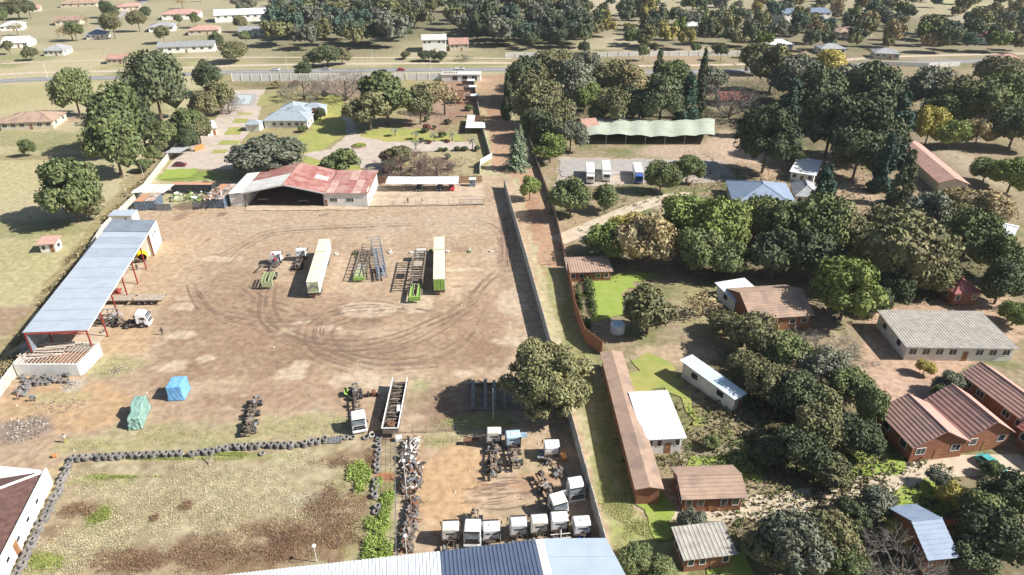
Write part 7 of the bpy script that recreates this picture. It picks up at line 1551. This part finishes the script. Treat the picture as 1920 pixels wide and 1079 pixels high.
hs('small white roofed cottage right of the roadside wall', (1440, 84), (1490, 83), 12, 3.4, 2, 'hip', 'plaster', 'sheet_white', wins=3)
hs('slate blue roofed villa in the middle of the suburb', (1376, 385), (1500, 392), 20, 3.2, 3.4, 'hip', 'plaster_cream', 'slate_blue', wins=5)
hs('smaller slate wing right of the slate blue villa', (1490, 368), (1540, 372), 12, 3.0, 2.2, 'hip', 'plaster_cream', 'grey_roof', wins=2)
hs('white sheet roofed store above the court by the dark tree', (1480, 322), (1530, 330), 14, 3, .8, 'mono', 'white_wall', 'sheet_white', wins=2, cat='building', name='store')
hs('red roofed cottage behind the bare tree by the nursery', (1352, 188), (1412, 188), 12, 3, 2.2, 'gable', 'plaster', 'rose_roof', wins=3)
hs('low brown and white garage row at the top of the bright lawn', (1064, 512), (1150, 510), 7, 2.6, .5, 'mono', 'brick', 'tan_roof', wins=4, cat='building', name='garage_row')
hs('tan roofed bungalow right of the dry garden', (1408, 600), (1528, 592), 13, 3.2, 2.6, 'gable', 'brick', 'tan_roof', wins=4)
hs('flat white carport roof joined to the tan bungalow', (1378, 566), (1436, 556), 8, 3, .4, 'mono', 'plaster', 'sheet_white', wins=1, rwins=1, cat='building', name='carport')
hs('red roofed house peeping from dark trees at the right', (1790, 552), (1845, 550), 12, 3.2, 1.8, 'hip', 'brick', 'rose_roof', wins=2)
hs('long pale flat roof beside the parking court at the right', (1700, 652), (1912, 655), 13, 3.2, .5, 'mono', 'plaster', 'concrete', wins=7, cat='building', name='building')
hs('maroon and pink gabled villa block, front left wing', (1712, 842), (1822, 830), 9.5, 3.3, 2.8, 'gable', 'brick', 'pink_roof', wins=2, axis='y')
hs('maroon and pink gabled villa block, middle wing', (1815, 824), (1905, 812), 10, 3.4, 2.8, 'gable', 'brick', 'pink_roof', wins=2, axis='y')
hs('long maroon roofed villa wing running to the right edge', (1905, 800), (1990, 860), 10, 3.4, 2.4, 'gable', 'brick', 'rose_roof', wins=3)
hs('narrow pink roofed wing climbing behind the villa block', (1800, 700), (1930, 800), 7, 3.3, 2.0, 'gable', 'brick', 'pink_roof', wins=4)
hs('white flat roofed hall beside the long brown roofed house', (1208, 826), (1288, 822), 11.5, 3.4, .5, 'mono', 'plaster', 'sheet_white', wins=3, cat='building', name='hall')
hs('blue and white narrow shed at an angle under dark trees', (1378, 750), (1402, 738), 13, 3.2, .5, 'mono', 'plaster', 'sheet_blue', wins=1, rwins=3, cat='shed', name='shed')
hs('pink roofed brick cottage above the pale track', (1278, 938), (1402, 934), 6.5, 3.0, 1.4, 'gable', 'brick', 'tan_roof', wins=4)
hs('low brick garden building at the bottom right of the strip', (1282, 1052), (1384, 1040), 5, 2.8, .6, 'mono', 'brick', 'concrete', wins=3, cat='building', name='building')
hs('dark slate roofed house at the bottom right among trees', (1740, 1052), (1800, 1046), 9, 3.4, 2.2, 'gable', 'brick', 'slate_blue', wins=2)
hs('small pale roof behind trees right of the red roofed house', (1866, 440), (1900, 448), 10, 3.4, 1.4, 'gable', 'plaster', 'sheet_white', wins=2)
hs('pale pink roofed house by the nursery at the track', (1095, 240), (1125, 238), 10, 3, 2, 'gable', 'plaster_cream', 'pink_roof', wins=2)
# long diagonal roofs
def longhouse(label, near, far, width, eave, rise, wall, roof, name='long_house', kind='gable', nw=8):
    a = P(*near, eave); b = P(*far, eave); a.z = b.z = 0; d = b - a; L_ = d.length; t = thing(name, label, 'house', a, math.atan2(d.y, d.x) - PI / 2); w2 = width / 2
    wl = MB(); wl.box(-w2 + .5, .4, 0, w2 - .5, .65, eave).box(-w2 + .5, L_ - .65, 0, w2 - .5, L_ - .4, eave).box(-w2 + .5, .65, 0, -w2 + .75, L_ - .65, eave).box(w2 - .75, .65, 0, w2 - .5, L_ - .65, eave)
    wl.prismy([(-w2 + .5, eave), (w2 - .5, eave), (0, eave + rise - .15)], .4, .65).prismy([(-w2 + .5, eave), (w2 - .5, eave), (0, eave + rise - .15)], L_ - .65, L_ - .4); wl.build('wall', M[wall], t)
    n = max(2, int(L_ / 7))
    for k in range(n):
        y0, y1 = L_ * k / n, L_ * (k + .998) / n
        MB().slab([(-w2, y0, eave), (-.01, y0, eave + rise), (-.01, y1, eave + rise), (-w2, y1, eave)], .12).slab([(.01, y0, eave + rise), (w2, y0, eave), (w2, y1, eave), (.01, y1, eave + rise)], .12).build('roof', M[roof], t)
    for k in range(nw): window(t, w2 - .5, L_ * (k + .5) / nw, 1, 1.3, 1.2, 'x')
    return t
longhouse('long brown roofed row house along the grass strip', (1218, 918), (1146, 660), 4.2, 3.4, .45, 'brick', 'tan_roof')
for k_, (lab, A, B, dep, wl_, rf_, knd) in enumerate((('pink roofed house second from the left along the top edge', (215, 14), (262, 12), 16, 'plaster_cream', 'pink_roof', 'hip'), ('pale roofed house between the side road and tall trees at the top', (276, 52), (326, 50), 15, 'white_wall', 'grey_roof', 'hip'), ('grey roofed house left of the forest edge at the top', (446, 60), (498, 58), 16, 'plaster', 'grey_roof', 'gable'), ('white house at the left edge above the pale roofed one', (-4, 50), (40, 48), 15, 'white_wall', 'sheet_white', 'hip'), ('tan house in the middle of the top left suburb', (100, 40), (150, 38), 15, 'plaster_cream', 'tan_roof', 'gable'), ('pink roofed house just above the long pale house', (350, 58), (410, 56), 14, 'plaster_cream', 'pink_roof', 'hip'), ('cream house with grey roof beside the far right road', (1640, 100), (1690, 102), 12, 'plaster_cream', 'grey_roof', 'hip'), ('white house among trees below the far right field', (1745, 62), (1795, 64), 14, 'white_wall', 'sheet_white', 'hip'), ('pink house at the top right edge by the road', (1870, 112), (1925, 114), 12, 'plaster_cream', 'pink_roof', 'hip'), ('grey roofed house above the road right of the cottage', (1540, 92), (1590, 92), 12, 'plaster', 'grey_roof', 'hip'))): hs(lab, A, B, dep, 3.2, 2.2, knd, wl_, rf_, wins=3)
longhouse('long pink and cream roofed building at the right behind the forest', (1790, 345), (1700, 268), 9, 3.4, 1.6, 'plaster_cream', 'pink_roof')
panel_wall('garden_wall', 'tall dark shaded wall edging the bright lawn and garage row', 'wall', [(1062, 506), (1078, 590), (1096, 640), (1128, 665)], 3.0, M['brick'], plen=3, seed=21)
panel_wall('garden_wall', 'brick wall running under the bare tree at the bottom right', 'wall', [(1700, 1000), (1800, 985), (1880, 950)], 1.6, M['brick'], plen=3, seed=22)
t = thing('shade_net', 'pale green nursery shade net stretched over posts', 'shade net', P(1220, 250)); mb = MB(); nx, ny = 26, 6; o = t.location
for j in range(ny + 1):
    for i in range(nx + 1):
        q = P(1100 + i / nx * 240, 256 - 30 * j / ny, 3.2) - o; q.z = 3.2 + .6 * abs(math.sin(i * .72)) + .4 * math.sin(j + i * .3); mb.v.append(tuple(q))
for j in range(ny):
    for i in range(nx): a = j * (nx + 1) + i; mb.f.append((a, a + 1, a + nx + 2, a + nx + 1)); mb.m.append(0)
mb.build('net', M['shade_net'], t, smooth=True)
for i in range(0, nx + 1, 4):
    for j in (0, ny): q = Vector(mb.v[j * (nx + 1) + i]); MB().tube((q.x, q.y, 0), q, .07, 5).build('post', M['steel_grey'], t)
for i, (px, py) in enumerate(((962, 193), (972, 196))): t = thing('gate_pillar', ['left white pillar at the dirt track gate', 'right white pillar at the dirt track gate'][i], 'pillar', P(px, py + 4)); MB().box(-.4, -.3, 0, .4, .3, 2.4).box(-.5, -.4, 2.4, .5, .4, 2.55).build('pillar', M['white_wall'], t)
t = thing('water_tank', 'pale blue round water tank by the side lawn', 'tank', P(1157, 622)); MB().lathe([(0, 0), (1.5, 0), (1.5, 1.8), (1.2, 2.1), (0, 2.2)], n=20).build('tank', M['sheet_blue'], t, smooth=False)
t = thing('farm_gate', 'small metal gate across the dirt track beyond the right wall', 'gate', P(1022, 497), .1); MB().box(0, -.03, .2, 2.6, .03, .28).box(0, -.03, 1.2, 2.6, .03, 1.28).build('rail', M['steel_brown'], t)
for k in range(7): MB().box(k * .42, -.02, .2, k * .42 + .05, .02, 1.25).build('bar', M['steel_brown'], t)
# air between the camera and the far suburb
hz = bpy.data.materials.new('haze'); hz.use_nodes = True; n_ = hz.node_tree.nodes; n_.remove(n_['Principled BSDF']); vp = n_.new('ShaderNodeVolumePrincipled'); vp.inputs['Color'].default_value = (.86, .92, 1, 1); vp.inputs['Density'].default_value = .00007; hz.node_tree.links.new(vp.outputs[0], n_['Material Output'].inputs['Volume'])
USE_HAZE = True
if USE_HAZE: tag(MB().box(-1300, -80, -1.5, 1500, 1700, 80).build('haze', hz), kind='stuff')
